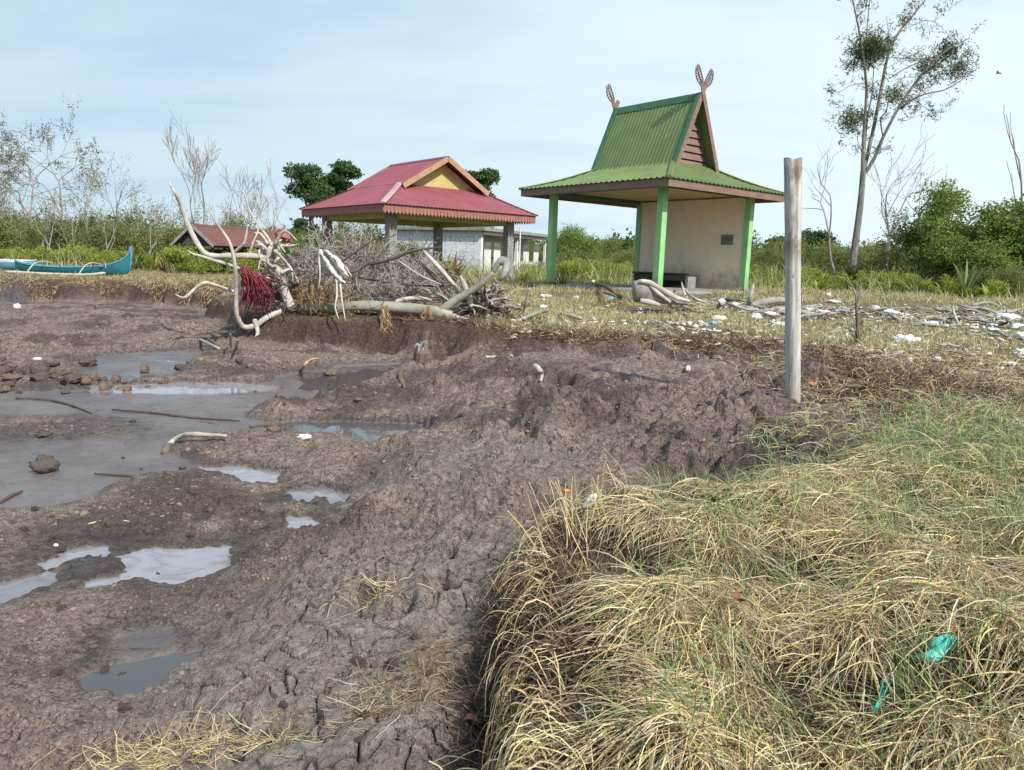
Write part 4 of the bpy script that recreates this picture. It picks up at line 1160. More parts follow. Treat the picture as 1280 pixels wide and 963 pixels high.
big_tree('broadleaf_tree', 602, 66, 210, 262, 52, 'dark tree showing above the right slope of the red roof', 34, L_DARK, 8000, .2, 13)
big_tree('broadleaf_tree', 590, 62, 284, 312, 60, 'dark low tree behind the flat roofed white building', 35, L_DARK, 6000, .2, 12)
big_tree('broadleaf_tree', 657, 66, 290, 320, 28, 'small yellow green tree above the roof of the white building', 36, L_YEL, 3500, .2, 8)
big_tree('broadleaf_tree', 788, 95, 291, 330, 34, 'dark round topped far tree left of the cream wall', 37, L_DARK, 5000, .3, 9)
big_tree('broadleaf_tree', 741, 90, 297, 330, 20, 'small dark far tree between the green pavilion columns', 38, L_DARK, 3000, .3, 8)
big_tree('broadleaf_tree', 1010, 75, 289, 330, 70, 'dark rounded tree just right of the post, beyond the thicket', 39, L_DARK, 8000, .26, 13)
big_tree('broadleaf_tree', 968, 80, 296, 335, 50, 'dark tree between the green pavilion and the post', 40, L_DARK, 6000, .26, 11)
big_tree('broadleaf_tree', 1095, 80, 300, 340, 60, 'dark tree behind the thicket, right of the tall tree trunk', 41, L_DARK, 6000, .26, 11)

# far wood all along the horizon
def far_wood():
    g = np.random.default_rng(77); cs = []
    for i in range(230):
        a = -58 + 116 * i / 230 + g.uniform(-.3, .3); r = g.uniform(115, 165); hh = g.uniform(3.5, 6.5) * (1.0 if a > -10 else .85)
        x, y = r * math.sin(math.radians(a)), r * math.cos(math.radians(a))
        for k in range(3):
            q = g.uniform(1.6, 3.2); cs.append((x + g.normal() * 2, y + g.normal() * 2, .7 + hh * g.uniform(.25, .8), q * 1.3, q * 1.3, q * .8))
    n = 60000; P, kk = clumps(cs, n, g, .4); P[:, 2] = np.maximum(P[:, 2], .6)
    o = leaves('distant_wood', P, .75, L_MANG2, None, .7, 5, np.stack([np.clip(kk * .7 + g.random(n) * .3, 0, 1), g.random(n) * .6, kk], 1))
    tag(o, 'hazy green belt of far trees along the horizon', None, None, 'stuff')
L_MANG2 = leaf_mat('distant_leaves', (.05, .085, .045), (.09, .125, .06), None, .2)


far_wood()
# ------------------------------------------------------------------ bare and dead trees
def bare_tree(name, px, Y, ytop, label, seed, bark=None, depth=4, spread=.55, trunk=.35, leaf=None, nleaf=0, lsize=.09, kids=(2, 3), curl=.12, lean=(0, 0), r=None, upb=.15, base_y=None, shrink=.72):
    q = at(px, 330, Y); z0 = Hz(q.x, q.y); top = at(px, ytop, Y).z; h = top - z0
    t = empty(name, (q.x, q.y, z0 - .05), 0, label, 'tree')
    rnd = random.Random(seed); m = MB(); tips = []
    tot = trunk + (1 - trunk)
    L0 = h * trunk
    rr = r or .016 * h
    # length budget of the limbs
    k = sum(shrink ** i for i in range(1, depth + 1)); Ls = h * (1 - trunk) / k / shrink * .86
    P = [Vector((0, 0, 0))]; d = Vector((lean[0], lean[1], 1)).normalized()
    for i in range(5):
        d = (d + Vector((rnd.gauss(0, .07), rnd.gauss(0, .07), .05))).normalized(); P.append(P[-1] + d * L0 / 5)
    m.tube(P, [rr * (1 - .08 * i) for i in range(6)], 7, cap=False)
    for j in range(rnd.randint(2, 3)):
        a = rnd.random() * 6.28 + j * 2.5
        grow(m, P[-1] if j < 2 else P[3], (d + Vector((math.cos(a), math.sin(a), 0)) * spread * .6), Ls, rr * .55, depth - 1, rnd, spread, shrink, kids, curl, upb, tips, rmin=.009 * Y / 40)
    m.build('trunk', bark or M_PALEBARK, t)
    if nleaf:
        g = np.random.default_rng(seed); T = np.array([tuple(p) for p in tips]); P_ = T[g.integers(0, len(T), nleaf)] + g.normal(size=(nleaf, 3)) * .12
        leaves('crown', P_, lsize, leaf, t, .5, seed)
    return t
bare_tree('bare_tree', 42, 50, 176, 'tall thin grey tree with flat layered sparse boughs near the left edge', 201, M_DEAD, 5, .75, .38, L_GREY, 2600, .13, (2, 3), .14, upb=.02)
bare_tree('bare_tree', 92, 52, 190, 'second tall thin grey tree with sparse boughs, right of the layered one', 202, M_DEAD, 5, .6, .4, L_GREY, 1500, .13, (2, 3), .14, lean=(-.05, 0), upb=.05)
bare_tree('bare_tree', 152, 46, 226, 'spindly pale bare tree above the bow of the turquoise boat', 203, M_PALEBARK, 4, .6, .35, L_GREY, 500, .1, (2, 3))
bare_tree('bare_tree', 118, 43, 250, 'short pale stemmed bare tree behind the middle of the turquoise boat', 204, M_PALEBARK, 4, .5, .3, L_OLIVE, 500, .09)
bare_tree('bare_tree', 182, 47, 262, 'low pale forked bare tree left of the wide bare crown', 205, M_PALEBARK, 4, .5, .3, L_OLIVE, 300, .09)
bare_tree('bare_tree', 245, 50, 214, 'wide bare crown of upright grey twigs above the brown shed', 206, M_DEAD, 5, .45, .25, L_GREY, 300, .08, (3, 3), .1, upb=.22)
bare_tree('bare_tree', 285, 52, 236, 'thin grey bare tree directly above the brown shed roof', 207, M_DEAD, 4, .5, .3, None, 0)
bare_tree('bare_tree', 330, 50, 245, 'thin grey bare tree above the right end of the brown shed', 208, M_DEAD, 4, .6, .3, L_GREY, 200, .08)
bare_tree('bare_tree', 16, 46, 235, 'grey bare tree cut by the left edge of the photo', 209, M_DEAD, 4, .6, .3, L_OLIVE, 900, .1)
bare_tree('bare_tree', 62, 42, 268, 'small pale stemmed tree in the scrub behind the boat stern', 210, M_PALEBARK, 3, .5, .4, L_OLIVE, 400, .09)
bare_tree('bare_tree', 205, 44, 270, 'small pale bare sapling left of the brown shed', 211, M_PALEBARK, 3, .5, .4, L_OLIVE, 200, .09)
bare_tree('bare_tree', 1052, 31, 208, 'bare grey tree with crooked boughs, left of the tall tree trunk', 212, M_DEAD, 4, .8, .45, None, 0, lean=(-.18, 0), r=.07)
bare_tree('bare_tree', 1102, 33, 204, 'bare pale tree leaning right, just right of the tall tree trunk', 213, M_DEAD, 4, .65, .42, L_GREY, 120, .07, lean=(.14, 0), r=.08)
bare_tree('bare_tree', 1165, 30, 236, 'bare grey boughs rising left of the tall mangroves', 214, M_DEAD, 4, .7, .5, None, 0, r=.06)
bare_tree('bare_tree', 1128, 29, 276, 'thin tree with sparse reddish leaves beside the right hand thicket', 215, M_DEAD, 4, .55, .35, L_GREY, 700, .07)
bare_tree('dead_tree', 1262, 30, 166, 'single bare dead stem standing above the mangroves at the right edge', 216, M_PALEBARK, 2, .35, .72, None, 0, (2, 2) if False else .09, (1, 2), .1, r=.06)

for i in range(22):
    px = -20 + i * 17 + rv.uniform(-7, 7); Yy = rv.uniform(38, 46)
    if 210 < px < 365: Yy = rv.uniform(46, 50)
    if px > 350: break
    bare_tree('bare_sapling', px, Yy, rv.uniform(252, 282), 'thin pale bare sapling standing in the left hand scrub', 400 + i, M_PALEBARK if i % 3 else M_DEAD, 3, .55, .42, L_OLIVE, 260, .09, r=.045)['group'] = 'pale saplings in the left hand scrub'
# the tall tree on the right: limbs followed one by one at their real distance
M_TALLBARK = simple_mat('mottled_grey_bark', (.26, .245, .22), (.15, .14, .125), 4, .9, .3, sc3=(1, 1, .4), c3=(.38, .37, .34), s3=7, f3=.6)
def tall_tree():
    Y = 33.0
    b = at(1067, 358, Y); z0 = Hz(b.x, b.y)
    t = empty('tall_sparse_tree', (b.x, b.y, z0), 0, 'tall slender grey tree with sparse dark tufts, its top cut by the upper edge', 'tree')
    off = Vector((b.x, b.y, z0)); rnd = random.Random(4)
    def path(pts, dy):
        out = []
        for i, (x, y) in enumerate(pts):
            s = i / (len(pts) - 1)
            out.append(at(x, y, Y + dy * s) - off)
        return out
    limbs = [([(1064, 372), (1066, 330), (1071, 290), (1076, 250), (1079, 214)], 0, [.21, .17, .15, .135, .12]),
             ([(1078, 222), (1079, 180), (1083, 120), (1082, 95), (1076, 50), (1066, 0), (1060, -35)], -1.2, [.085, .07, .06, .055, .045, .03, .015]),
             ([(1082, 95), (1083, 50), (1087, 0), (1090, -30)], .6, [.035, .03, .02, .01]),
             ([(1079, 216), (1090, 170), (1100, 120), (1110, 70), (1124, 40), (1145, 15), (1168, -15)], 1.5, [.09, .08, .07, .06, .05, .035, .02]),
             ([(1095, 140), (1105, 95), (1112, 60), (1108, 20)], 1.0, [.04, .03, .02, .01]),
             ([(1082, 216), (1094, 196), (1104, 172), (1118, 145), (1140, 110), (1162, 82), (1185, 62), (1212, 48)], -1.5, [.085, .075, .068, .06, .055, .045, .03, .012]),
             ([(1125, 136), (1150, 120), (1182, 112), (1205, 98), (1224, 84)], -.6, [.04, .035, .028, .02, .01]),
             ([(1104, 172), (1101, 150), (1108, 138), (1112, 118)], .8, [.035, .03, .025, .012]),
             ([(1080, 200), (1084, 150), (1090, 118), (1092, 85)], .5, [.05, .04, .03, .015]),
             ([(1115, 72), (1150, 74), (1166, 72), (1200, 60)], .4, [.02, .018, .015, .008]),
             ([(1112, 98), (1135, 84), (1155, 76), (1170, 62)], -.4, [.025, .02, .018, .01]),
             ([(1080, 105), (1066, 106), (1055, 112), (1047, 118)], .3, [.018, .014, .01, .006]),
             ([(1122, 42), (1145, 30), (1160, 26), (1172, 30)], .3, [.02, .015, .012, .008]),
             ([(1086, 130), (1075, 150), (1062, 160), (1055, 172)], .3, [.02, .016, .012, .006]),
             ([(1135, 118), (1150, 130), (1165, 140), (1178, 140)], .3, [.018, .014, .01, .006]),
             ([(1077, 190), (1072, 175), (1073, 160)], .2, [.02, .015, .008])]
    m = MB()
    twig = MB(); tips = []
    for i, (pts, dy, R) in enumerate(limbs):
        P = path(pts, dy); sp = smooth_path(P, 4); rr = lin(R, len(sp))
        m.tube(sp, rr, 8 if R[0] > .08 else 5, lump=.06, seed=i, cap=False)
        if i > 0:
            for j in range(len(sp)):
                s = j / len(sp)
                if rnd.random() < .62 * (s ** .6) * (1.2 if pts[-1][0] > 1150 else .9):
                    a = rnd.uniform(0, 6.28); d = Vector((math.cos(a), math.sin(a) * .6, rnd.uniform(-.5, .8)))
                    grow(twig, sp[j], d, rnd.uniform(.35, .75), max(.010, rr[j] * .35), 2, rnd, .6, .7, (2, 3), .25, .0, tips, 4, .0065)
    m.build('trunk', M_TALLBARK, t); twig.build('twigs', M_DEAD, t)['kind'] = 'stuff'
    g = np.random.default_rng(8); cs = []; cy = []
    for (x, y, r, yl, w) in [(1090, 56, 19, 0, 1), (1076, 66, 15, 0, .8), (1101, 64, 13, 0, .7), (1062, 82, 10, 0, .3), (1084, 78, 12, 0, .4), (1118, 118, 13, 1, .9), (1062, 150, 15, 0, .5), (1075, 146, 12, 0, .5),
                         (1130, 26, 9, 0, .4), (1186, 62, 12, 0, .9), (1176, 75, 9, 0, .5), (1200, 84, 14, 0, .5), (1158, 84, 12, 0, .5), (1190, 92, 9, 0, .4), (1150, 108, 10, 0, .3), (1132, 128, 9, 0, .3),
                         (1210, 68, 9, 0, .3), (1066, 160, 10, 0, .3), (1070, 186, 6, 0, .3), (1080, 6, 9, 0, .4), (1170, 96, 9, 0, .3), (1142, 140, 8, 0, .2)]:
        c = at(x, y, Y + rnd.uniform(-1, 1)) - off; q = r / FPX * Y
        (cy if yl else cs).append((c.x, c.y, c.z, q, q, q * .8, w))
    for nm, lst, mt, n in (('foliage_tufts', cs, L_CAS, 8500), ('yellowish_tuft', cy, L_CASY, 600)):
        C = np.array(lst); w = C[:, 6] * C[:, 3] ** 2; k = g.choice(len(C), n, p=w / w.sum())
        u = norm(g.normal(size=(n, 3))) * (g.random(n) ** .7)[:, None]
        P = C[k, :3] + u * C[k, 3:6] * (1.2 + .55 * np.sin(u[:, :1] * 9 + k[:, None]) * np.sin(u[:, 2:] * 8 + k[:, None] * 2)) + g.normal(size=(n, 3)) * .12
        if nm == 'foliage_tufts':
            T = np.array([tuple(p) for p in tips]); Q = T[g.integers(0, len(T), 2200)] + g.normal(size=(2200, 3)) * .07; P = np.concatenate([P, Q])
        leaves(nm, P, .17, mt, t, .2, 9)['kind'] = 'stuff'
tall_tree()

# ferny and strappy plants
def frond_plant(name, n, L, w, mat, label, seed, cat='plant', droop=.9, upr=1.0):
    t = empty(name, (0, 0, 0), 0, label, cat); g = np.random.default_rng(seed)
    V = []; F = []; C = []; k = 0; ns = 7
    for i in range(n):
        a = g.uniform(0, 6.28); d = np.array([math.cos(a), math.sin(a), upr * g.uniform(.6, 1.8)]); d /= np.linalg.norm(d); p = np.array([0, 0, 0.]); l = L * g.uniform(.6, 1.1); sd_ = np.array([-math.sin(a), math.cos(a), 0])
        tn = g.random(3)
        for j in range(ns + 1):
            s = j / ns; ww = w * math.sin(PI * (.12 + .86 * s)) * g.uniform(.85, 1.1)
            V += [p - sd_ * ww, p + np.array([0, 0, .25 * ww]), p + sd_ * ww]; C += [tn] * 3
            p = p + d * l / ns; d = d + np.array([0, 0, -droop / ns * 1.3 * s * 2]); d /= np.linalg.norm(d)
            if j < ns:
                b = k + j * 3; F += [(b, b + 1, b + 4, b + 3), (b + 1, b + 2, b + 5, b + 4)]
        k += (ns + 1) * 3
    np_mesh('fronds', np.array(V), [np.array(F)], mat, t, colors={'tint': np.array(C)})
    return t
L_PANDAN = leaf_mat('strappy_leaves', (.09, .14, .05), (.16, .21, .09), (.3, .3, .14), .3)
L_DRYFR = leaf_mat('dry_brown_fronds', (.18, .11, .06), (.28, .19, .10), None, .2)
for (px, Y, n, L, w, mt, lab, up) in [
    (1150, 25, 26, 1.1, .035, L_PANDAN, 'silvery green strappy plant at the foot of the right hand mangroves', .8),
    (1185, 24.5, 22, .8, .05, L_YEL, 'bright yellow green leafy plant left of the tall leaf stalk', .9),
    (1212, 24, 20, 1.3, .05, L_PANDAN, 'tall pale green leaf stalk in front of the right hand mangroves', 2.2),
    (1240, 23.5, 18, .6, .05, L_YEL, 'small yellow green plant with yellow leaves near the right edge', 1.2),
    (1026, 27, 24, .8, .05, L_YEL, 'bright green leafy plant right of the post in the thicket edge', .9),
    (1122, 29, 34, 1.0, .03, L_DRYFR, 'reddish brown dry plant in the thicket right of the tall trunk', .9),
    (168, 34, 30, 1.6, .05, L_PANDAN, 'palm like plant with arching fronds right of the boat bow', 1.1),
    (192, 34, 26, 1.5, .05, L_YEL, 'yellow green arching fern right of the palm like plant by the boat', 1.0),
    (205, 33, 20, 1.0, .04, L_DRYFR, 'dry brown fern beside the yellow green fern by the shed', .9),
    (655, 30, 16, .7, .04, L_YEL, 'small green weed between the stone column plinth and the green column', 1.0),
    (704, 23.6, 18, .55, .03, L_DRYFR, 'dark withered plant at the foot of the left green column', .7),
    (566, 24, 26, 1.3, .045, L_DRYFR, 'reddish yellow leafy weed in front of the white block end wall', 1.4),
    (555, 24, 24, 1.2, .045, L_YEL, 'yellow green weed in front of the white block end wall', 1.5)]:
    o = frond_plant('leafy_plant', n, L, w, mt, lab, int(px), upr=up); place_on_ground(o, px, Y, rv.uniform(0, 6))
# ------------------------------------------------------------------ grass
def grass_mat(name, trans=.3):
    m = bpy.data.materials.new(name); m.use_nodes = True; t = m.node_tree; t.nodes.clear()
    out = node(t, 'ShaderNodeOutputMaterial')
    a = node(t, 'ShaderNodeVertexColor', layer_name='tint').outputs[0]
    b = node(t, 'ShaderNodeBsdfPrincipled', inp={'Roughness': .55}); b.inputs['Specular IOR Level'].default_value = .35
    t.links.new(a, b.inputs['Base Color'])
    tr = node(t, 'ShaderNodeBsdfTranslucent'); t.links.new(a, tr.inputs[0])
    mx = node(t, 'ShaderNodeMixShader', inp={0: trans}); t.links.new(b.outputs[0], mx.inputs[1]); t.links.new(tr.outputs[0], mx.inputs[2])
    t.links.new(mx.outputs[0], out.inputs[0])
    return m
M_STRAW = grass_mat('straw_and_grass', .25)
M_FIBRE = grass_mat('root_fibre', .05)

# raster of terrain heights near the viewer, for quick look-ups
class HMap:
    def __init__(s, x0, x1, y0, y1, st):
        s.x0, s.y0, s.st = x0, y0, st
        xs = np.arange(x0, x1, st); ys = np.arange(y0, y1, st); s.nx, s.ny = len(xs), len(ys)
        X, Y = np.meshgrid(xs, ys, indexing='ij')
        r = terrain(X.ravel(), Y.ravel(), True)
        s.h = r[0].reshape(X.shape); s.sd = r[7].reshape(X.shape)
    def __call__(s, x, y, a=None):
        A = s.h if a is None else a
        u = np.clip((x - s.x0) / s.st, 0, s.nx - 1.001); v = np.clip((y - s.y0) / s.st, 0, s.ny - 1.001)
        i = u.astype(int); j = v.astype(int); fu = u - i; fv = v - j
        return (A[i, j] * (1 - fu) + A[i + 1, j] * fu) * (1 - fv) + (A[i, j + 1] * (1 - fu) + A[i + 1, j + 1] * fu) * fv
HN = HMap(-1.2, 4.2, -.2, 6.5, .02)
HM = HMap(-30, 26, 4, 50, .12)

def blades(name, P, D, L, w, col, ns=6, grav=.5, flow=None, hm=None, lift=None, mat=None, wig=.1, g=None, taper=1.0, over=True):
    """curved ribbons starting at P in direction D (n,3), stepping ns times; flow pulls them along, the ground holds them up"""
    n = len(P); g = g or np.random.default_rng(1)
    p = P.copy(); d = norm(D); pts = [p.copy()]; st = (L / ns)[:, None]
    fl = np.zeros((n, 3)) if flow is None else flow
    for i in range(ns):
        d = norm(d + fl / ns + np.array([0, 0, -1.0]) * (grav[:, None] if hasattr(grav, '__len__') else grav) / ns + g.normal(size=(n, 3)) * wig)
        if hm is not None and over: d = norm(d + np.array([0, 0, -1.0]) * (np.clip(p[:, 2] - hm(p[:, 0], p[:, 1]) - .10, 0, .12) / .12 * 1.1)[:, None])
        q = p + d * st
        if hm is not None:
            z = hm(q[:, 0], q[:, 1]) + (lift if lift is not None else .004)
            hit = q[:, 2] < z
            q[:, 2] = np.where(hit, z, q[:, 2])
            d = np.where(hit[:, None], norm(np.stack([d[:, 0], d[:, 1], np.maximum(d[:, 2], -.02)], 1)), d)
        p = q; pts.append(p.copy())
    A = np.stack(pts, 1)                                     # n, ns+1, 3
    tdir = np.gradient(A, axis=1); sv = norm(np.cross(tdir, norm(g.normal(size=(n, 1, 3)) * np.array([1, 1, 1.3]))))
    prof = np.clip(np.linspace(1, 1 - taper, ns + 1) ** .6, .12, 1)[None, :, None]
    wv = (w[:, None, None] if hasattr(w, '__len__') else w) * prof * .5
    V = np.stack([A - sv * wv, A + sv * wv], 2).reshape(-1, 3)
    b = (np.arange(n) * (ns + 1) * 2)[:, None] + (np.arange(ns) * 2)[None, :]
    F = np.stack([b, b + 1, b + 3, b + 2], -1).reshape(-1, 4)
    C = np.repeat(col, (ns + 1) * 2, 0)
    # darker, browner base fading into the tip colour is the plant's own colouring
    return V, F, C

def join_blades(name, parts, mat, label):
    V = []; F = []; C = []; k = 0
    for v, f, c in parts: V.append(v); F.append(f + k); C.append(c); k += len(v)
    o = np_mesh(name, np.concatenate(V), [np.concatenate(F)], mat, colors={'tint': np.concatenate(C)})
    tag(o, label, None, None, 'stuff'); return o

def pick(g, n, pal, jit=.12):
    pal = np.array(pal); k = g.integers(0, len(pal), n); c = pal[k]
    return np.clip(c * (1 + g.normal(size=(n, 1)) * jit) * (1 + g.normal(size=(n, 3)) * .04), .005, .95)
STRAW = [(.68, .54, .27), (.62, .46, .21), (.72, .60, .34), (.46, .35, .18), (.70, .62, .42), (.50, .42, .26)]
STRAWD = [(.30, .21, .12), (.22, .15, .09), (.36, .27, .17)]
GREEN = [(.20, .30, .10), (.27, .36, .14), (.16, .25, .09), (.33, .40, .18), (.24, .33, .15)]
GREY = [(.42, .37, .27), (.34, .30, .22), (.50, .44, .33)]

def near_clump():
    g = np.random.default_rng(41); parts = []
    def sample(n, r0, r1, a0, a1, smin=.0, p=1.6):
        r = (r0 ** (2 - p) + g.random(n) * (r1 ** (2 - p) - r0 ** (2 - p))) ** (1 / (2 - p)); a = np.radians(g.uniform(a0, a1, n))
        x, y = r * np.sin(a), r * np.cos(a)
        sd = HN(x, y, HN.sd)
        m = sd > smin
        return x[m], y[m], sd[m]
    # tufts of long bleached straw, flowing down and to the left
    tx, ty, tsd = sample(5600, .75, 4.6, -8, 44, .025); keep = noise(tx * 3.2, ty * 3.2, 89) + .5 * noise(tx * 7, ty * 7, 88) > -.06; tx, ty, tsd = tx[keep], ty[keep], tsd[keep]; keep = (tsd > .09 + .05 * noise(tx * 6, ty * 6, 87)) & ~((tx < .42 + .1 * noise(tx * 5, ty * 5, 86)) & (ty > 1.45) & (tsd < .36) & (g.random(len(tx)) < .86)) & ~((tsd < .24) & (g.random(len(tx)) < .6)); tx, ty, tsd = tx[keep], ty[keep], tsd[keep]
    nt_ = len(tx); per = 20
    n = nt_ * per; k = np.repeat(np.arange(nt_), per)
    tr = np.hypot(tx, ty)
    gf = sst(.15, .75, noise(tx * 1.1, ty * 1.1, 90) * .9 + .50 + .12 * (tr - 2.6) + .22 * (tx - .55))      # greener to the right and farther back
    x = tx[k] + g.normal(size=n) * .035; y = ty[k] + g.normal(size=n) * .035
    sd0 = HN(x, y, HN.sd); ok = sd0 > -.02
    k = k[ok]; x = x[ok]; y = y[ok]; n = len(x)
    z = HN(x, y)
    ang = math.radians(236) + .7 * noise(tx * 1.6, ty * 1.6, 91)[k] + g.normal(size=n) * .75
    fdir = np.stack([np.cos(ang), np.sin(ang), np.zeros(n)], 1)
    upk = g.uniform(.05, .95, n) * (.6 + .8 * g.random(nt_)[k])
    D = fdir * .9 + np.stack([g.normal(size=n) * .25, g.normal(size=n) * .25, upk], 1)
    isg = g.random(n) < gf[k] * .10
    L = np.where(isg, g.uniform(.07, .2, n), g.uniform(.07, .33, n)) * (.7 + .5 * g.random(nt_)[k])
    D[isg] = np.stack([g.normal(size=isg.sum()) * .35 - .25, g.normal(size=isg.sum()) * .3 - .1, np.ones(isg.sum())], 1)
    col = np.where(isg[:, None], pick(g, n, GREEN), pick(g, n, STRAW)); old = (~isg) & (g.random(n) < .30); col[old] = pick(g, old.sum(), STRAWD + GREY)
    w = np.where(isg, .0026, g.uniform(.0015, .0042, n)) * (1 + .10 * np.hypot(x, y))
    lift = g.uniform(.0, .055, n) * sst(0, .12, HN(x, y, HN.sd)) + .003
    P = np.stack([x, y, z - .01], 1)
    parts.append(blades('b', P, D, L, w, col, 7, np.where(isg, .35, 1.15), fdir * np.where(isg, .25, .8)[:, None], HN, lift, None, .075, g, .8))
    # fringe hanging over the broken edge
    ex, ey, esd = sample(60000, .8, 3.6, -8, 40, -.04)
    m = esd < .10; ex, ey = ex[m], ey[m]
    m = (ex < .9); ex, ey = ex[m], ey[m]; sel = g.permutation(len(ex))[:800]; ex, ey = ex[sel], ey[sel]; n = len(ex)
    ang = math.radians(200) + g.normal(size=n) * .5
    fdir = np.stack([np.cos(ang), np.sin(ang), np.zeros(n)], 1)
    P = np.stack([ex, ey, HN(ex, ey)], 1); L = g.uniform(.10, .30, n)
    D = fdir * .35 + np.stack([np.zeros(n), np.zeros(n), g.uniform(-.1, 1.5, n)], 1)
    parts.append(blades('e', P, D, L, g.uniform(.0022, .0044, n), pick(g, n, STRAW + STRAWD[:1]), 8, g.uniform(.3, 1.9, n), fdir * .5, HN, np.full(n, .004), None, .11, g, .6))
    # a few tall single straws standing at the corner of the clump
    n = 170; s = g.random(n); cx = g.normal(size=n) * .10 + .10 + .35 * s; cy = 2.75 + g.normal(size=n) * .18 - s * .1
    P = np.stack([cx, cy, HN(cx, cy)], 1); D = np.stack([g.normal(size=n) * .25 - .1, g.normal(size=n) * .2, np.ones(n)], 1)
    parts.append(blades('s', P, D, g.uniform(.08, .26, n), g.uniform(.003, .005, n), pick(g, n, STRAW), 6, .2, None, None, None, None, .07, g, .6))
    n = 150; cx = g.uniform(-.06, .16, n); cy = g.uniform(.95, 1.7, n)
    P = np.stack([cx, cy, HN(cx, cy)], 1); ang = math.radians(170) + g.normal(size=n) * .5; D = np.stack([np.cos(ang) * .8, np.sin(ang) * .6, g.uniform(.1, 1.1, n)], 1)
    parts.append(blades('t', P, D, g.uniform(.10, .26, n), g.uniform(.003, .0048, n), pick(g, n, STRAW[:3]), 8, g.uniform(.2, 1.2, n), None, HN, np.full(n, .004), None, .12, g, .5))
    # sparse fine green blades standing up through the mat, mostly at the back
    gx, gy, gs = sample(10500, .9, 4.8, -2, 44, .06)
    m = g.random(len(gx)) < .10 + .9 * sst(-.05, .4, noise(gx * 1.5, gy * 1.5, 93) + .5 * noise(gx * 4, gy * 4, 92) + .20 * (np.hypot(gx, gy) - 2.3) + .18 * (gx - 1.1)); gx, gy = gx[m], gy[m]; n = len(gx)
    P = np.stack([gx, gy, HN(gx, gy)], 1); D = np.stack([g.normal(size=n) * .3 - .15, g.normal(size=n) * .3, np.ones(n)], 1)
    parts.append(blades('g', P, D, g.uniform(.06, .17, n) * (1 + .3 * sst(.8, 2.4, gx)), .0026 * (1 + .12 * np.hypot(gx, gy)), pick(g, n, GREEN), 5, .45, None, None, None, None, .08, g, .95))
    join_blades('foreground_grass', parts, M_STRAW, 'matted bleached straw and green grass hanging over the foreground bank')
    # brown roots and peat fibres in the broken bank face
    rx, ry, rs = sample(90000, .8, 4.2, -10, 44, -.17)
    m = (rs < .26) & ((rs < .13) | (rx < .5)); rx, ry = rx[m], ry[m]; sel = g.permutation(len(rx))[:21000]; rx, ry = rx[sel], ry[sel]; n = len(rx)
    P = np.stack([rx, ry, HN(rx, ry) + g.uniform(-.02, .02, n)], 1)
    D = g.normal(size=(n, 3)) + np.array([-.8, -.3, -.1])
    parts = [blades('r', P, D, g.uniform(.03, .14, n), g.uniform(.0015, .0045, n), pick(g, n, [(.06, .038, .028), (.10, .062, .045), (.15, .10, .07), (.20, .13, .09), (.04, .027, .02)]), 6, .7, None, HN, g.uniform(.002, .03, n), None, .35, g, .5)]
    # short dead fibres through the mat itself
    rx, ry, rs = sample(16000, .75, 4.6, -6, 44, .02); n = len(rx)
    P = np.stack([rx, ry, HN(rx, ry) + g.uniform(.0, .03, n)], 1)
    parts.append(blades('r', P, norm(g.normal(size=(n, 3))), g.uniform(.03, .12, n), g.uniform(.0018, .004, n), pick(g, n, [(.12, .08, .055), (.08, .052, .038), (.2, .14, .09), (.30, .23, .15)]), 4, .5, None, HN, g.uniform(.003, .03, n), None, .3, g, .5))
    join_blades('bank_roots', parts, M_FIBRE, 'tangle of dark brown roots in the broken edge of the foreground bank')
near_clump()

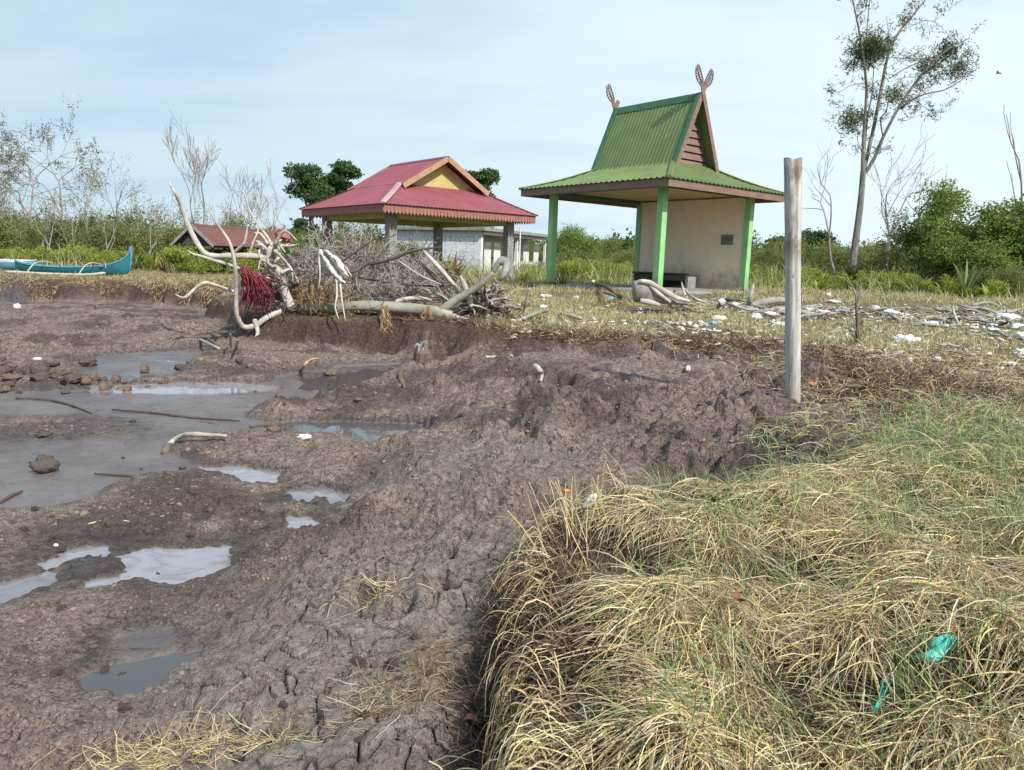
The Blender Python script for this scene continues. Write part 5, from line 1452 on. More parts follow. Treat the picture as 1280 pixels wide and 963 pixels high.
def terrace_grass():
    g = np.random.default_rng(52); parts = []
    def sample(n, r0, r1, a0, a1, p=1.5):
        r = (r0 ** (2 - p) + g.random(n) * (r1 ** (2 - p) - r0 ** (2 - p))) ** (1 / (2 - p)); a = np.radians(g.uniform(a0, a1, n))
        x, y = r * np.sin(a), r * np.cos(a); return x, y, HM(x, y, HM.sd), r
    def inside_floor(x, y):
        out = np.zeros(x.shape, bool)
        for cx, cy, rot, a, b in ((3.99, 22.5, -50.07, 2.35, 2.3), (-4.3, 32.18, -49.77, 3.1, 3.3), (-1.9 + 2.1, 44.2, 65.6, 4.9, 3.5), (-14.2, 37.8, 79.4, 3.9, 1.1)):
            t = math.radians(rot); u = (x - cx) * math.cos(t) + (y - cy) * math.sin(t); v = -(x - cx) * math.sin(t) + (y - cy) * math.cos(t)
            out |= (np.abs(u) < a) & (np.abs(v) < b)
        return out
    # transition from the clump to the post: grey straw, roots and thin green
    x, y, sd, r = sample(62000, 3.3, 10.5, 0, 44, 1.2); m = (sd > .05 - .75 * (x > 1.5) * (r > 4.2)) & (g.random(len(x)) < np.where(sd < .05, .35, 1.0)) & (g.random(len(x)) < .55 + .45 * sst(-.1, .3, noise(x * 1.5, y * 1.5, 95)) - .35 * sst(7, 10.5, r)); x, y, sd, r = x[m], y[m], sd[m], r[m]; n = len(x)
    grn = g.random(n) < .42 * sst(7.5, 4, r) * (x > .4)
    P = np.stack([x, y, HM(x, y)], 1)
    D = np.stack([g.normal(size=n) * .8 - .3, g.normal(size=n) * .6, np.where(grn, 1.4, g.uniform(.05, .8, n))], 1)
    col = np.where(grn[:, None], pick(g, n, GREEN), pick(g, n, GREY + STRAW[:2] + [(.24, .165, .11), (.17, .115, .08), (.32, .235, .15), (.36, .26, .16)]))
    parts.append(blades('m', P, D, np.where(grn, g.uniform(.08, .22, n), g.uniform(.08, .26, n)), .0022 + .0007 * r, col, 5, 1.1, None, HM, g.uniform(.0, .05, n), None, .15, g, .8))
    # dry terrace grass, in drifts
    x, y, sd, r = sample(120000, 7.5, 27, -3, 45, 1.5)
    dens = sst(-.25, .35, noise(x * .55, y * .55, 96) + .10 + .5 * noise(x * 1.6, y * 1.6, 97)); dens *= .25 + .75 * sst(9.3, 11, y + .25 * np.abs(x))
    dens *= 1 - .8 * sst(13, 15, r) * (1 - sst(20, 22, r)) * (x > 4.5)
    m = (sd > .25) & (g.random(len(x)) < dens) & ~inside_floor(x, y); x, y, r = x[m], y[m], r[m]; n = len(x)
    P = np.stack([x, y, HM(x, y)], 1); D = np.stack([g.normal(size=n) * .5, g.normal(size=n) * .5, np.ones(n)], 1)
    gr = (g.random(n) < .08)[:, None]
    col = np.where(gr, pick(g, n, [(.30, .31, .11), (.25, .28, .09)]), pick(g, n, [(.50, .43, .23), (.44, .38, .20), (.38, .31, .17), (.56, .50, .30), (.36, .34, .15)]))
    parts.append(blades('d', P, D, g.uniform(.06, .19, n) * (1 + .5 * sst(18, 24, r)), .003 + .00062 * r, col, 3, .6, None, None, None, None, .1, g, .9))
    # root and peat litter along the terrace edge
    x, y, sd, r = sample(160000, 6.5, 14, -12, 44, 1.0); m = (sd > .0) & (sd < 1.3) & ~((x < 0.2) & (sd < .35)) & (g.random(len(x)) < np.exp(-((sd - .3) / .55) ** 2)); x, y, r = x[m], y[m], r[m]; n = min(len(x), 26000); x, y, r = x[:n], y[:n], r[:n]
    P = np.stack([x, y, HM(x, y) + g.uniform(0, .03, n)], 1)
    parts.append(blades('l', P, g.normal(size=(n, 3)) * np.array([1.2, 1, .35]), g.uniform(.05, .24, n), .0028 + .0007 * r, pick(g, n, [(.10, .05, .038), (.16, .085, .06), (.07, .04, .03), (.24, .15, .10), (.32, .24, .16)]), 4, .4, None, HM, g.uniform(.0, .03, n), None, .35, g, .6))
    # grass along the left hand far bank, by the boat and the shed
    x, y, sd, r = sample(60000, 18, 40, -42, -5, 1.3); m = (sd > .05) & (g.random(len(x)) < .45 + .5 * noise(x * .7, y * .7, 98)) & ~inside_floor(x, y); x, y, r = x[m], y[m], r[m]; n = len(x)
    P = np.stack([x, y, HM(x, y)], 1); D = np.stack([g.normal(size=n) * .6, g.normal(size=n) * .6 - .2, np.ones(n)], 1)
    parts.append(blades('f', P, D, g.uniform(.06, .22, n), .02 + 0 * r, pick(g, n, [(.42, .34, .18), (.36, .28, .15), (.30, .24, .11), (.26, .25, .10), (.48, .40, .22)]), 3, 1.0, None, None, None, None, .1, g, .9))
    # overhanging turf fringe on the far bank
    x, y, sd, r = sample(200000, 18, 34, -42, -15, 1.0); m = np.abs(sd) < .16; x, y, r = x[m][:7000], y[m][:7000], r[m][:7000]; n = len(x)
    P = np.stack([x, y, HM(x, y) + .03], 1); D = np.stack([g.normal(size=n) * .5, g.normal(size=n) * .3 - .9, g.uniform(-.6, .3, n)], 1)
    parts.append(blades('f', P, D, g.uniform(.05, .18, n), .02 + 0 * r, pick(g, n, [(.34, .26, .14), (.24, .17, .09), (.16, .11, .07), (.42, .34, .19)]), 3, 1.2, None, None, None, None, .1, g, .8))
    join_blades('terrace_grass', parts, M_STRAW, 'thin dry grass and root litter on the raised terrace')
    # tall weeds behind the pavilions and before the thickets
    x, y, sd, r = sample(70000, 25, 46, -42, 44, 1.2)
    m = (sd > .3) & ~inside_floor(x, y) & (g.random(len(x)) < sst(-.3, .3, noise(x * .35, y * .35, 99)) * (.15 + .85 * sst(27, 33, r)) * np.where(x < -8, .35, 1.0)) & ~((x < -7) & (r < 37)); x, y, r = x[m], y[m], r[m]; n = len(x)
    P = np.stack([x, y, HM(x, y)], 1); D = np.stack([g.normal(size=n) * .35, g.normal(size=n) * .35, np.ones(n)], 1)
    h = g.uniform(.35, .95, n) * (.6 + .8 * sst(-.4, .4, noise(x * .5, y * .5, 94)))
    h *= .45 + .55 * sst(26, 31, r)
    o = join_blades('tall_weeds', [blades('w', P, D, h, .032 + 0 * r, pick(g, n, [(.26, .30, .08), (.32, .34, .10), (.20, .25, .07), (.36, .33, .15), (.40, .36, .2)]), 3, .5, None, None, None, None, .12, g, .9)], M_STRAW,
                'tall yellow green weeds behind the pavilions')
terrace_grass()

# crumbs and small clods over the churned mud: far too many to count
def crumbs():
    g = np.random.default_rng(71); N = 46000
    hm = HMap(-26, 6, 1.0, 31, .05); hn = HMap(-5, 2.5, 1.2, 6.2, .02)
    px = g.uniform(-20, 1060, N); py = 380 + 590 * g.random(N) ** .85
    q = np.stack([ray(0, 0)] * N); d = _F[None] + _R[None] * ((px - 640) / FPX)[:, None] + _U[None] * ((481.5 - py) / FPX)[:, None]
    z = np.full(N, .2)
    for _ in range(3):
        k = (z - EYE) / d[:, 2]; x, y = d[:, 0] * k, d[:, 1] * k
        z = hm(x, y)
    nearm = (y < 6) & (x > -4.8) & (x < 2.3); z = np.where(nearm, hn(x, y), z)
    sd = hm(x, y, hm.sd); r = np.hypot(x, y)
    wt_ = terrain(x, y, True)
    p = sst(.025, .06, z) * (sd < -.02) * (.25 + .75 * sst(-.3, .3, noise(x * 2, y * 2, 80) + .5 * noise(x * 7, y * 7, 81))) * .62 * (1 - .6 * wt_[4]) * (1 - .93 * wt_[1])
    m = g.random(N) < p; x, y, z, r = x[m], y[m], z[m], r[m]; n = len(x)
    s = np.clip(g.lognormal(0, .5, n) * 1.35, .7, 5.0) / FPX * r; s = np.minimum(s, .06 + 0 * s)
    O = np.array([(1, 0, 0), (-1, 0, 0), (0, 1, 0), (0, -1, 0), (0, 0, 1), (0, 0, -1)], float)
    T = [(4, 0, 2), (4, 2, 1), (4, 1, 3), (4, 3, 0), (5, 2, 0), (5, 1, 2), (5, 3, 1), (5, 0, 3)]
    V0 = list(map(tuple, O)); F0 = []; mid = {}
    def mp(a, b):
        k_ = (min(a, b), max(a, b))
        if k_ not in mid: v = (O[a] + O[b]); mid[k_] = len(V0); V0.append(tuple(v / np.linalg.norm(v)))
        return mid[k_]
    for a, b, c in T:
        ab, bc, ca = mp(a, b), mp(b, c), mp(c, a); F0 += [(a, ab, ca), (ab, b, bc), (ca, bc, c), (ab, bc, ca)]
    B = np.array(V0); nv = len(B); F0 = np.array(F0)
    V = B[None] * (1 + g.normal(size=(n, nv, 1)) * .24) * (s[:, None] * g.uniform(.6, 1.3, (n, 3)) * np.array([1, 1, .7]))[:, None, :]
    a = g.uniform(0, 6.28, n); c, sn = np.cos(a)[:, None], np.sin(a)[:, None]
    V = np.stack([V[..., 0] * c - V[..., 1] * sn, V[..., 0] * sn + V[..., 1] * c, V[..., 2]], -1) + np.stack([x, y, z - s * .15], 1)[:, None, :]
    C = np.repeat(pick(g, n, [(.21, .158, .13), (.18, .135, .112), (.16, .118, .098), (.24, .18, .15), (.13, .095, .08)], .08), nv, 0)
    F = (np.arange(n) * nv)[:, None, None] + F0[None]
    tag(np_mesh('mud_crumbs', V.reshape(-1, 3), [F.reshape(-1, 3)], M_CRUMB, smooth=False, colors={'tint': C}), 'small crumbs and clods of mud strewn over the churned flat', None, None, 'stuff')
    print('crumbs', n)
M_CRUMB = simple_mat('mud_crumb', (1, 1, 1), (.75, .75, .75), 40, .95, .5, 120, .004, tint='tint')
crumbs()

# straw scattered on the nearest mud
def mud_straw():
    g = np.random.default_rng(61); parts = []
    h = HMap(-4.2, 1.0, 1.2, 7, .02)
    for (px, py, sx, sy, n, pal) in ((205, 940, 90, 16, 620, STRAW + STRAWD), (480, 925, 60, 25, 350, STRAWD + GREY), (470, 775, 40, 18, 160, STRAWD + STRAW), (540, 890, 50, 40, 500, STRAWD), (300, 950, 100, 12, 200, STRAW + GREY)):
        a = px + g.normal(size=n) * sx * .6; b = py + g.normal(size=n) * sy * .6
        q = np.array([tuple(gz(u, v, .15)) for u, v in zip(a, b)])
        z = h(q[:, 0], q[:, 1]); P = np.stack([q[:, 0], q[:, 1], z + .004], 1)
        D = g.normal(size=(n, 3)) * np.array([1.4, .6, .25]) + np.array([0, 0, .1])
        parts.append(blades('x', P, D, g.uniform(.03, .14, n), g.uniform(.0012, .0028, n), pick(g, n, pal), 5, .6, None, h, np.full(n, .003), None, .22, g, .5))
    join_blades('mud_straw', parts, M_STRAW, 'loose straw lying on the near mud')
mud_straw()
# ------------------------------------------------------------------ driftwood, roots and litter
M_DRIFT = simple_mat('bleached_driftwood', (.52, .48, .42), (.33, .29, .25), 6, .85, .5, 40, .01, sc3=(.5, 1, 1), c3=(.13, .10, .085), s3=14, f3=.62)
M_DRIFTG = simple_mat('grey_driftwood', (.34, .32, .29), (.20, .185, .17), 5, .9, .5, 40, .01, c3=(.09, .075, .065), s3=12, f3=.6)
M_DRIFTB = simple_mat('brown_rotten_wood', (.17, .12, .09), (.10, .07, .055), 6, .9, .5, 40, .01, c3=(.28, .22, .17), s3=10, f3=.62)
M_LOG = simple_mat('lichen_grey_log', (.30, .30, .24), (.22, .20, .16), 3, .9, .6, 30, .015, c3=(.12, .095, .075), s3=8, f3=.6)
M_RED = simple_mat('faded_red_netting', (.26, .04, .055), (.13, .02, .03), 6, .8, .3, 60, .01, c3=(.12, .03, .035), s3=20, f3=.6)
M_PINK = simple_mat('washed_pink_netting', (.46, .17, .17), (.32, .10, .11), 6, .8, .3)
M_RAG = simple_mat('dirty_white_cloth', (.66, .63, .58), (.50, .46, .41), 4, .9, .3, c3=(.28, .21, .15), s3=9, f3=.62)
M_FOAM = simple_mat('white_styrofoam', (.78, .79, .78), (.66, .67, .65), 5, .7, .3, 60, .006, c3=(.42, .38, .30), s3=5, f3=.64)
M_BLUEP = simple_mat('pale_blue_plastic', (.18, .45, .68), (.30, .52, .70), 6, .4, .1)
M_ORAN = simple_mat('orange_plastic', (.62, .22, .03), (.5, .16, .03), 8, .5, .1)
M_REDP = simple_mat('red_plastic', (.55, .06, .05), (.4, .05, .04), 8, .5, .1)
M_CYAN = simple_mat('sea_green_plastic_film', (.05, .42, .33), (.10, .52, .42), 14, .35, .5, 40, .01)
M_CAP = simple_mat('deep_blue_plastic', (.01, .03, .42), (.01, .03, .34), 8, .35, 0)
M_LEAF = simple_mat('dead_brown_leaf', (.20, .075, .035), (.14, .05, .03), 12, .6, .2)
M_MUDC = simple_mat('dark_mud_clod', (.115, .088, .075), (.075, .055, .048), 9, .95, .7, 50, .02)

def blob(m, c, size, seed, sub=3, amp=.25, freq=2.0, rz=0, flatten=None, col=None):
    """irregular closed lump"""
    rnd = np.random.default_rng(seed)
    n, k = 5 * sub, 7 * sub
    off = rnd.random(3) * 50; V = []; F = []
    ct, stt = math.cos(rz), math.sin(rz)
    for i in range(n + 1):
        th = PI * i / n
        for j in range(k):
            ph = 2 * PI * j / k; u = (math.sin(th) * math.cos(ph), math.sin(th) * math.sin(ph), math.cos(th))
            V.append(u)
    U_ = np.array(V)
    q = noise(U_[:, 0] * freq + off[0] + U_[:, 2], U_[:, 1] * freq + off[1] + U_[:, 2] * .7, seed % 50) + .5 * noise(U_[:, 0] * freq * 2.3 + off[2] + U_[:, 2] * 2, U_[:, 1] * freq * 2.3, seed % 40)
    sh = np.sign(U_) * np.abs(U_) ** .9
    P = sh * (1 + amp * q)[:, None] * np.array(size) * .5
    if flatten is not None: P[:, 2] = np.maximum(P[:, 2], -flatten)
    X = P[:, 0] * ct - P[:, 1] * stt; Y = P[:, 0] * stt + P[:, 1] * ct
    W_ = np.stack([X, Y, P[:, 2]], 1) + np.array(c)
    for i in range(n):
        for j in range(k):
            a, b, cc, d = i * k + j, i * k + (j + 1) % k, (i + 1) * k + (j + 1) % k, (i + 1) * k + j
            if i == 0: F.append((a, cc, d))
            elif i == n - 1: F.append((a, b, d))
            else: F.append((a, b, cc, d))
    m.add(W_, [f[::-1] for f in F], col)

def ppath(pts, Y, off=(0, 0, 0), dy=None):
    out = []
    for i, p in enumerate(pts):
        yy = Y + (dy[i] if dy else (p[2] if len(p) > 2 else 0))
        out.append(at(p[0], p[1], yy) - Vector(off))
    return out

# --- the pale root snag with the red net, left of centre
def root_snag():
    Y = 12.0; b = at(352, 392, Y); z0 = Hz(b.x, b.y); off = Vector((b.x, b.y, z0))
    t = empty('root_snag', off, 0, 'pale upturned tree roots curving up like antlers, on the mud edge', 'driftwood')
    roots = [([(211, 228, -.6), (218, 240, -.6), (226, 256, -.5), (237, 286, -.4), (252, 313, -.3), (266, 320, -.2), (299, 320, -.1), (320, 321), (334, 325), (346, 336), (353, 352), (357, 368), (364, 384)], [.012, .03, .036, .05, .055, .055, .06, .065, .07, .075, .08, .09, .10]),
             ([(261, 263, -.9), (268, 275, -.9), (277, 288, -.85), (288, 306, -.8), (294, 333, -.75), (295, 366, -.6), (296, 392, -.5), (304, 408, -.4), (319, 407, -.3), (336, 396, -.2), (353, 389)], [.01, .018, .025, .03, .035, .04, .045, .05, .055, .06, .06]),
             ([(234, 313, -.7), (242, 318, -.7), (253, 321, -.65), (279, 329, -.6), (299, 336, -.4), (325, 345, -.1), (345, 352)], [.01, .02, .028, .03, .03, .035, .04]),
             ([(219, 368, -.8), (227, 372, -.8), (233, 371, -.8), (244, 361, -.7), (256, 354, -.7), (270, 357, -.6), (282, 361, -.5), (306, 369, -.3), (340, 376)], [.008, .02, .03, .033, .035, .033, .03, .032, .04]),
             ([(309, 283, -.2), (308, 293, -.2), (305, 304, -.2), (297, 312, -.15), (290, 319, -.1)], [.008, .02, .026, .028, .03]),
             ([(289, 238, .4), (299, 239, .4), (306, 243, .35), (312, 263, .3), (324, 283, .2), (334, 296, .1), (340, 308)], [.006, .009, .012, .016, .02, .026, .04]),
             ([(333, 246, .3), (331, 256, .3), (327, 270, .2), (322, 290, .1), (316, 304), (312, 318)], [.007, .012, .014, .016, .02, .025]),
             ([(352, 300, .2), (345, 304, .1), (337, 312), (336, 330), (348, 350)], [.02, .035, .05, .06, .06]),
             ([(357, 316, .1), (350, 308, .1), (344, 304)], [.01, .03, .035]),
             ([(318, 400, -.3), (322, 418, -.4), (312, 430, -.5), (300, 436, -.6)], [.05, .04, .03, .02])]
    for i, (pts, R) in enumerate(roots):
        m = MB(); P = smooth_path(ppath(pts, Y, off), 7); m.tube(P, [r_ * .8 for r_ in lin(R, len(P))], 10, lump=.16, seed=i); m.build('root', M_DRIFT, t, smooth=True)
    m = MB(); rnd = random.Random(3)
    for i in range(26):
        a = at(rnd.uniform(330, 352), rnd.uniform(300, 345), Y + rnd.uniform(-.25, .25)) - off; q = a + Vector((rnd.uniform(-.25, .25), rnd.uniform(-.2, .2), rnd.uniform(-.3, .25)))
        e = q + Vector((rnd.uniform(-.15, .25), rnd.uniform(-.2, .2), rnd.uniform(-.35, .1)))
        m.tube(smooth_path([a, q, e], 4), lin([.03, .022, .006], 9), 6, lump=.2, seed=i)
    m.build('root_splinters', M_DRIFT, t, smooth=True)
    m = MB()
    m.tube(smooth_path(ppath([(344, 372), (352, 362), (362, 356), (380, 349)], Y + .3, off), 4), lin([.10, .09, .08, .06], 13), 9, lump=.15); 
    m.build('dark_stump', M_DRIFTB, t, smooth=True)
    m = MB()
    for i in range(60):
        a = at(rnd.uniform(325, 378), rnd.uniform(330, 384), Y + rnd.uniform(-.2, .5)) - off
        P = [a]; d = Vector((rnd.gauss(0, 1), rnd.gauss(0, .6), rnd.gauss(0, .8))).normalized()
        for k in range(6): d = (d + Vector((rnd.gauss(0, .4), rnd.gauss(0, .4), rnd.gauss(0, .4)))).normalized(); P.append(P[-1] + d * .09)
        m.tube(P, lin([.012, .004], 7), 4)
    m.build('fine_roots', M_DARKTWIG, t)
    # red netting draped over the roots
    n = empty('red_net', at(300, 335, Y - .3), 0, 'faded red fishing net draped over the pale antler like roots', 'net'); o2 = n.location.copy()
    m = MB(); g = random.Random(9)
    for i in range(110):
        s = g.random(); x0 = 300 + 26 * s + g.gauss(0, 1.5); y0 = 333 + 14 * s + g.gauss(0, 2)
        x1 = 302 + 36 * s ** 1.1 + g.gauss(0, 5); y1 = 380 - 4 * s + g.gauss(0, 12)
        yy = Y - .45 + .3 * s + g.gauss(0, .08); P = []
        for k in range(9):
            u = k / 8; P.append(at(x0 + (x1 - x0) * u + 5 * math.sin(PI * u) + g.gauss(0, .9), y0 + (y1 - y0) * u ** 1.1, yy + g.gauss(0, .02) - .1 * math.sin(PI * u)) - o2)
        m.tube(smooth_path(P, 2), lin([.006, .012, .011, .004], 17), 4, lump=.6, seed=i)
    m.build('net_folds', M_RED, n, smooth=True)
    n2 = empty('pink_net_scrap', at(352, 300, Y + .3), 0, 'washed out pink net scrap caught on top of the root snag', 'net'); o2 = n2.location.copy(); m = MB()
    for i in range(30):
        P = [at(343 + 14 * g.random() + 2.5 * k, 293 + g.gauss(0, 2) + k * k * .55 + g.gauss(0, .8), Y + .3 + g.gauss(0, .05)) - o2 for k in range(5)]
        m.tube(smooth_path(P, 3), lin([.016, .02, .006], 13), 4, lump=.5, seed=i)
    m.build('net_folds', M_PINK, n2, smooth=True)
root_snag()

# --- the fallen trunk and its torn root plate
def fallen_tree():
    Y = 12.2; b = at(500, 396, Y); z0 = Hz(b.x, b.y); off = Vector((b.x, b.y, z0))
    t = empty('fallen_tree', off, 0, 'long fallen grey tree trunk lying along the top of the mud bank', 'driftwood')
    m = MB(); P = smooth_path(ppath([(352, 388, .3), (368, 386, .2), (390, 385), (414, 386), (440, 383), (468, 383), (495, 385), (522, 387), (545, 391), (565, 396)], Y, off), 4)
    m.tube(P, lin([.05, .07, .08, .085, .08, .09, .10, .10, .11, .09], len(P)), 12, lump=.10, seed=2); m.build('trunk', M_LOG, t, smooth=True)
    for i, (pts, R) in enumerate([([(552, 391), (566, 398, -.1), (589, 405, -.2), (602, 409, -.25), (616, 411, -.3)], [.085, .08, .07, .065, .05]),
                                  ([(552, 388), (566, 378), (589, 364, -.05), (604, 353, -.1), (617, 341, -.1)], [.07, .07, .06, .05, .035])]):
        m = MB(); P = smooth_path(ppath(pts, Y, off), 5); m.tube(P, lin(R, len(P)), 10, lump=.12, seed=i + 5); m.build('limb', M_LOG if i else M_DRIFT, t, smooth=True)
    # torn root plate beyond the trunk's thick end
    r = empty('root_plate', at(602, 392, Y + .5), 0, 'torn brown and grey root plate at the right end of the fallen trunk', 'driftwood'); o = r.location.copy(); rnd = random.Random(6)
    for k, (mt, n) in enumerate(((M_DRIFTB, 70), (M_DRIFTG, 46), (M_DRIFT, 26))):
        m = MB()
        for i in range(n):
            a = Vector((rnd.gauss(.02, .12), rnd.gauss(.1, .12), rnd.uniform(-.1, .28))); ang = rnd.uniform(-.9, 3.6)
            d = Vector((math.cos(ang) * rnd.uniform(.4, 1), rnd.gauss(0, .5) - .2, math.sin(ang) * .6 + (.25 if k == 2 else 0))).normalized()
            if k == 2 and i < 12: d = Vector((rnd.uniform(.5, 1), -.3, rnd.uniform(-.35, -.0))).normalized()
            L = rnd.uniform(.25, .6); P = [a]
            for j in range(6): d = (d + Vector((rnd.gauss(0, .18), rnd.gauss(0, .18), rnd.gauss(0, .16) - .08))).normalized(); P.append(P[-1] + d * L / 6)
            rr = rnd.uniform(.018, .045); m.tube(smooth_path(P, 2), lin([rr, rr * .8, rr * .25], 13), 6, lump=.3, seed=i)
        m.build(('brown_roots', 'grey_roots', 'pale_roots')[k], mt, r, smooth=True)
    m = MB(); blob(m, (0, .25, .02), (.75, .6, .55), 4, 3, .6); m.build('soil_clump', M_MUDC, r)
    # pale splintered slab leaning left of the plate
    s = empty('splintered_slab', at(555, 366, Y + .4), 0, 'pale splintered slab of wood leaning left above the fallen trunk', 'driftwood'); o = s.location.copy()
    for i, (pts, R, mt) in enumerate([([(529, 313), (536, 321), (548, 334), (560, 348), (571, 362), (574, 374)], [.03, .07, .085, .09, .075, .03], M_DRIFT), ([(513, 318, .1), (528, 332, .1), (545, 350, .1), (560, 368, .05), (566, 376)], [.02, .045, .05, .06, .04], M_DRIFTB),
                                      ([(524, 326, .2), (545, 345, .2), (562, 366, .1)], [.02, .04, .03], M_DRIFTG), ([(545, 366), (556, 372), (566, 380)], [.02, .04, .02], M_DRIFT)]):
        m = MB(); P = smooth_path(ppath(pts, Y + .4, o), 5); m.tube(P, lin(R, len(P)), 9, lump=.3, seed=i + 30, flat=.45); m.build('splinter', mt, s, smooth=True)
    for i, (pts, R, lab, mt, Yy) in enumerate([
        ([(575, 345), (580, 355), (586, 372), (589, 384)], [.02, .045, .055, .04], 'short upright pale stub sticking out of the torn root plate', M_DRIFT, Y + .2),
        ([(616, 340, .2), (622, 330, .2), (628, 326, .2), (633, 330, .2), (630, 342, .1), (624, 350, .1)], [.03, .055, .07, .07, .06, .03], 'rounded pale grey chunk of wood right of the rising limb', M_DRIFTG, Y + .6),
        ([(545, 425), (560, 425), (580, 424), (596, 424)], [.045, .05, .05, .04], 'brown half buried log on the mud right of the small stump', M_DRIFTB, None),
        ([(506, 428, .35), (500, 436, .2), (506, 445, .1)], [.04, .03, .02], 'short dark root stub below the fallen trunk', M_DRIFTB, None)]):
        if Yy is None: P = [gz(p[0], p[1], .55) for p in pts]; P = [Vector((q.x, q.y, Hz(q.x, q.y) + .01)) for q in P]
        else: P = ppath(pts, Yy)
        P = smooth_path(P, 4); m = MB(); m.tube(P, lin(R, len(P)), 10, lump=.2, seed=i + 40); o_ = m.build('driftwood_piece', mt, smooth=True); tag(o_, lab, 'driftwood')
    # small splintered stump
    q = gz(527, 428, .52); q.z = Hz(q.x, q.y)
    st = empty('small_stump', q, 0, 'small splintered stump in the mud below the fallen trunk', 'stump'); rnd = random.Random(12)
    m = MB(); m.tube([(0, 0, -.1), (0, 0, .05), (.01, 0, .12)], [.12, .10, .06], 10, lump=.3); m.build('base', M_DRIFTB, st)
    m = MB()
    for i in range(14):
        a = rnd.uniform(0, 6.28); e = Vector((math.cos(a) * .09, math.sin(a) * .08 - .03, rnd.uniform(-.04, .2))); m.tube(smooth_path([(math.cos(a) * .04, math.sin(a) * .04, .12), e * .6 + Vector((0, 0, .1)), e], 3), lin([.016, .013, .004], 7), 6, lump=.4, seed=i)
    m.build('splinters', M_DRIFTG, st, smooth=True)
    # cloth rag hanging on a branch
    c = empty('white_rag', at(408, 330, 11.6), 0, 'dirty white rag draped over a dark branch above the fallen trunk', 'rag'); o = c.location.copy(); g = random.Random(4)
    A = []
    for i in range(15):
        s = i / 14; row = []
        cx = 402 + 34 * s; cy = 314 + 33 * s
        for j in range(10):
            v = j / 9 - .5; w = 11 + 8 * math.sin(PI * s) ** .7
            row.append(at(cx + v * w * .8 + g.gauss(0, .5), cy - v * w * .7 + 6 * abs(v) + g.gauss(0, .5), 11.6 + .10 * math.sin(v * 12 + s * 5) + g.gauss(0, .012)) - o)
        A.append(row)
    m = MB(); m.grid(np.array(A)); cl = m.build('cloth', M_RAG, c, smooth=True); md = cl.modifiers.new('thick', 'SOLIDIFY'); md.thickness = .012
    for pts in ([(401, 312), (399, 325), (400, 345), (398, 362)], [(424, 345), (426, 362), (428, 380), (432, 402)], [(420, 345), (421, 368), (419, 385), (424, 400)]):
        m = MB(); P = smooth_path(ppath(pts, 11.55, o), 4); m.tube(P, lin([.022, .016, .012, .004], len(P)), 6, lump=.6, seed=pts[0][0]); m.build('hanging_strip', M_RAG, c, smooth=True)
fallen_tree()

# --- dead twiggy brush around the trunk and before the red pavilion
def brush(name, px, py, Y, n, L, seed, mat, label, depth=3, spread=.7, up=1.0, r=.03, dirx=0.0, cat='brush', curl=.2, leaf=None, nleaf=0, rmin=.0045):
    q = at(px, py, Y); z0 = Hz(q.x, q.y)
    t = empty(name, (q.x, q.y, z0), 0, label, cat); rnd = random.Random(seed); m = MB(); tips = []
    for i in range(n):
        a = rnd.random() * 6.28
        grow(m, (rnd.gauss(0, .25), rnd.gauss(0, .2), 0), (math.cos(a) * .7 + dirx, math.sin(a) * .5, up * rnd.uniform(.3, 1.2)), L * rnd.uniform(.7, 1.1), r * rnd.uniform(.6, 1), depth, rnd, spread, .72, (2, 3), curl, .02, tips, 5, rmin)
    m.build('branches', mat, t)
    if nleaf:
        g = np.random.default_rng(seed); T = np.array([tuple(p) for p in tips]); leaves('leaves', T[g.integers(0, len(T), nleaf)] + g.normal(size=(nleaf, 3)) * .05, .07, leaf, t, .5, seed)
    return t
brush('dead_bush', 400, 362, 17.5, 17, .74, 301, M_DEAD, 'dead grey twiggy bush before the left columns of the red pavilion', 4, .7, 1.0, .022, rmin=.008)
brush('dead_bush', 440, 362, 17.0, 20, .80, 302, M_DEAD, 'dead grey twiggy bush between the left and near columns of the red pavilion', 4, .7, 1.0, .022, rmin=.008)
brush('dead_bush', 505, 360, 18.0, 17, .70, 303, M_DEAD, 'dead grey twiggy bush at the near column of the red pavilion', 4, .7, .9, .022, rmin=.008)
brush('dead_bush', 548, 358, 19.0, 5, .5, 304, M_DEAD, 'dead twiggy bush right of the near column of the red pavilion', 4, .7, .8, .02)
brush('dark_brushwood', 470, 372, 13.2, 11, .55, 305, M_DARKTWIG, 'low heap of dark brushwood behind the fallen trunk', 3, .6, .35, .03, .25)
brush('dark_brushwood', 515, 372, 13.4, 11, .5, 306, M_DARKTWIG, 'dark brushwood against the torn root plate', 3, .6, .3, .03, -.2)
brush('dry_weeds', 383, 376, 12.6, 14, .26, 307, simple_mat('dry_ochre_weeds', (.34, .25, .12), (.22, .15, .08), 6, .9, .2), 'dry ochre weeds between the root snag and the white rag', 3, .5, 1.2, .010, rmin=.004, leaf=L_DRYFR, nleaf=500)
brush('dry_weeds', 405, 372, 12.4, 9, .26, 308, bpy.data.materials['dry_ochre_weeds'], 'dry ochre weeds hanging below the white rag', 3, .5, .9, .010, rmin=.004, leaf=L_DRYFR, nleaf=250)
brush('grey_brushwood', 325, 392, 12.6, 5, .4, 309, M_DRIFTG, 'small grey sticks leaning at the foot of the root snag', 2, .5, .8, .02)
brush('grey_brushwood', 452, 378, 12.7, 8, .36, 311, M_DRIFTG, 'grey brushwood leaning on the middle of the fallen trunk', 3, .6, .8, .014)
brush('grey_brushwood', 575, 374, 12.9, 9, .38, 312, M_DEAD, 'grey brushwood between the splintered slab and the root plate', 3, .6, .9, .014)
brush('grey_brushwood', 342, 372, 12.5, 9, .40, 313, M_DEAD, 'grey twigs tangled behind the root snag', 3, .6, 1.1, .013)
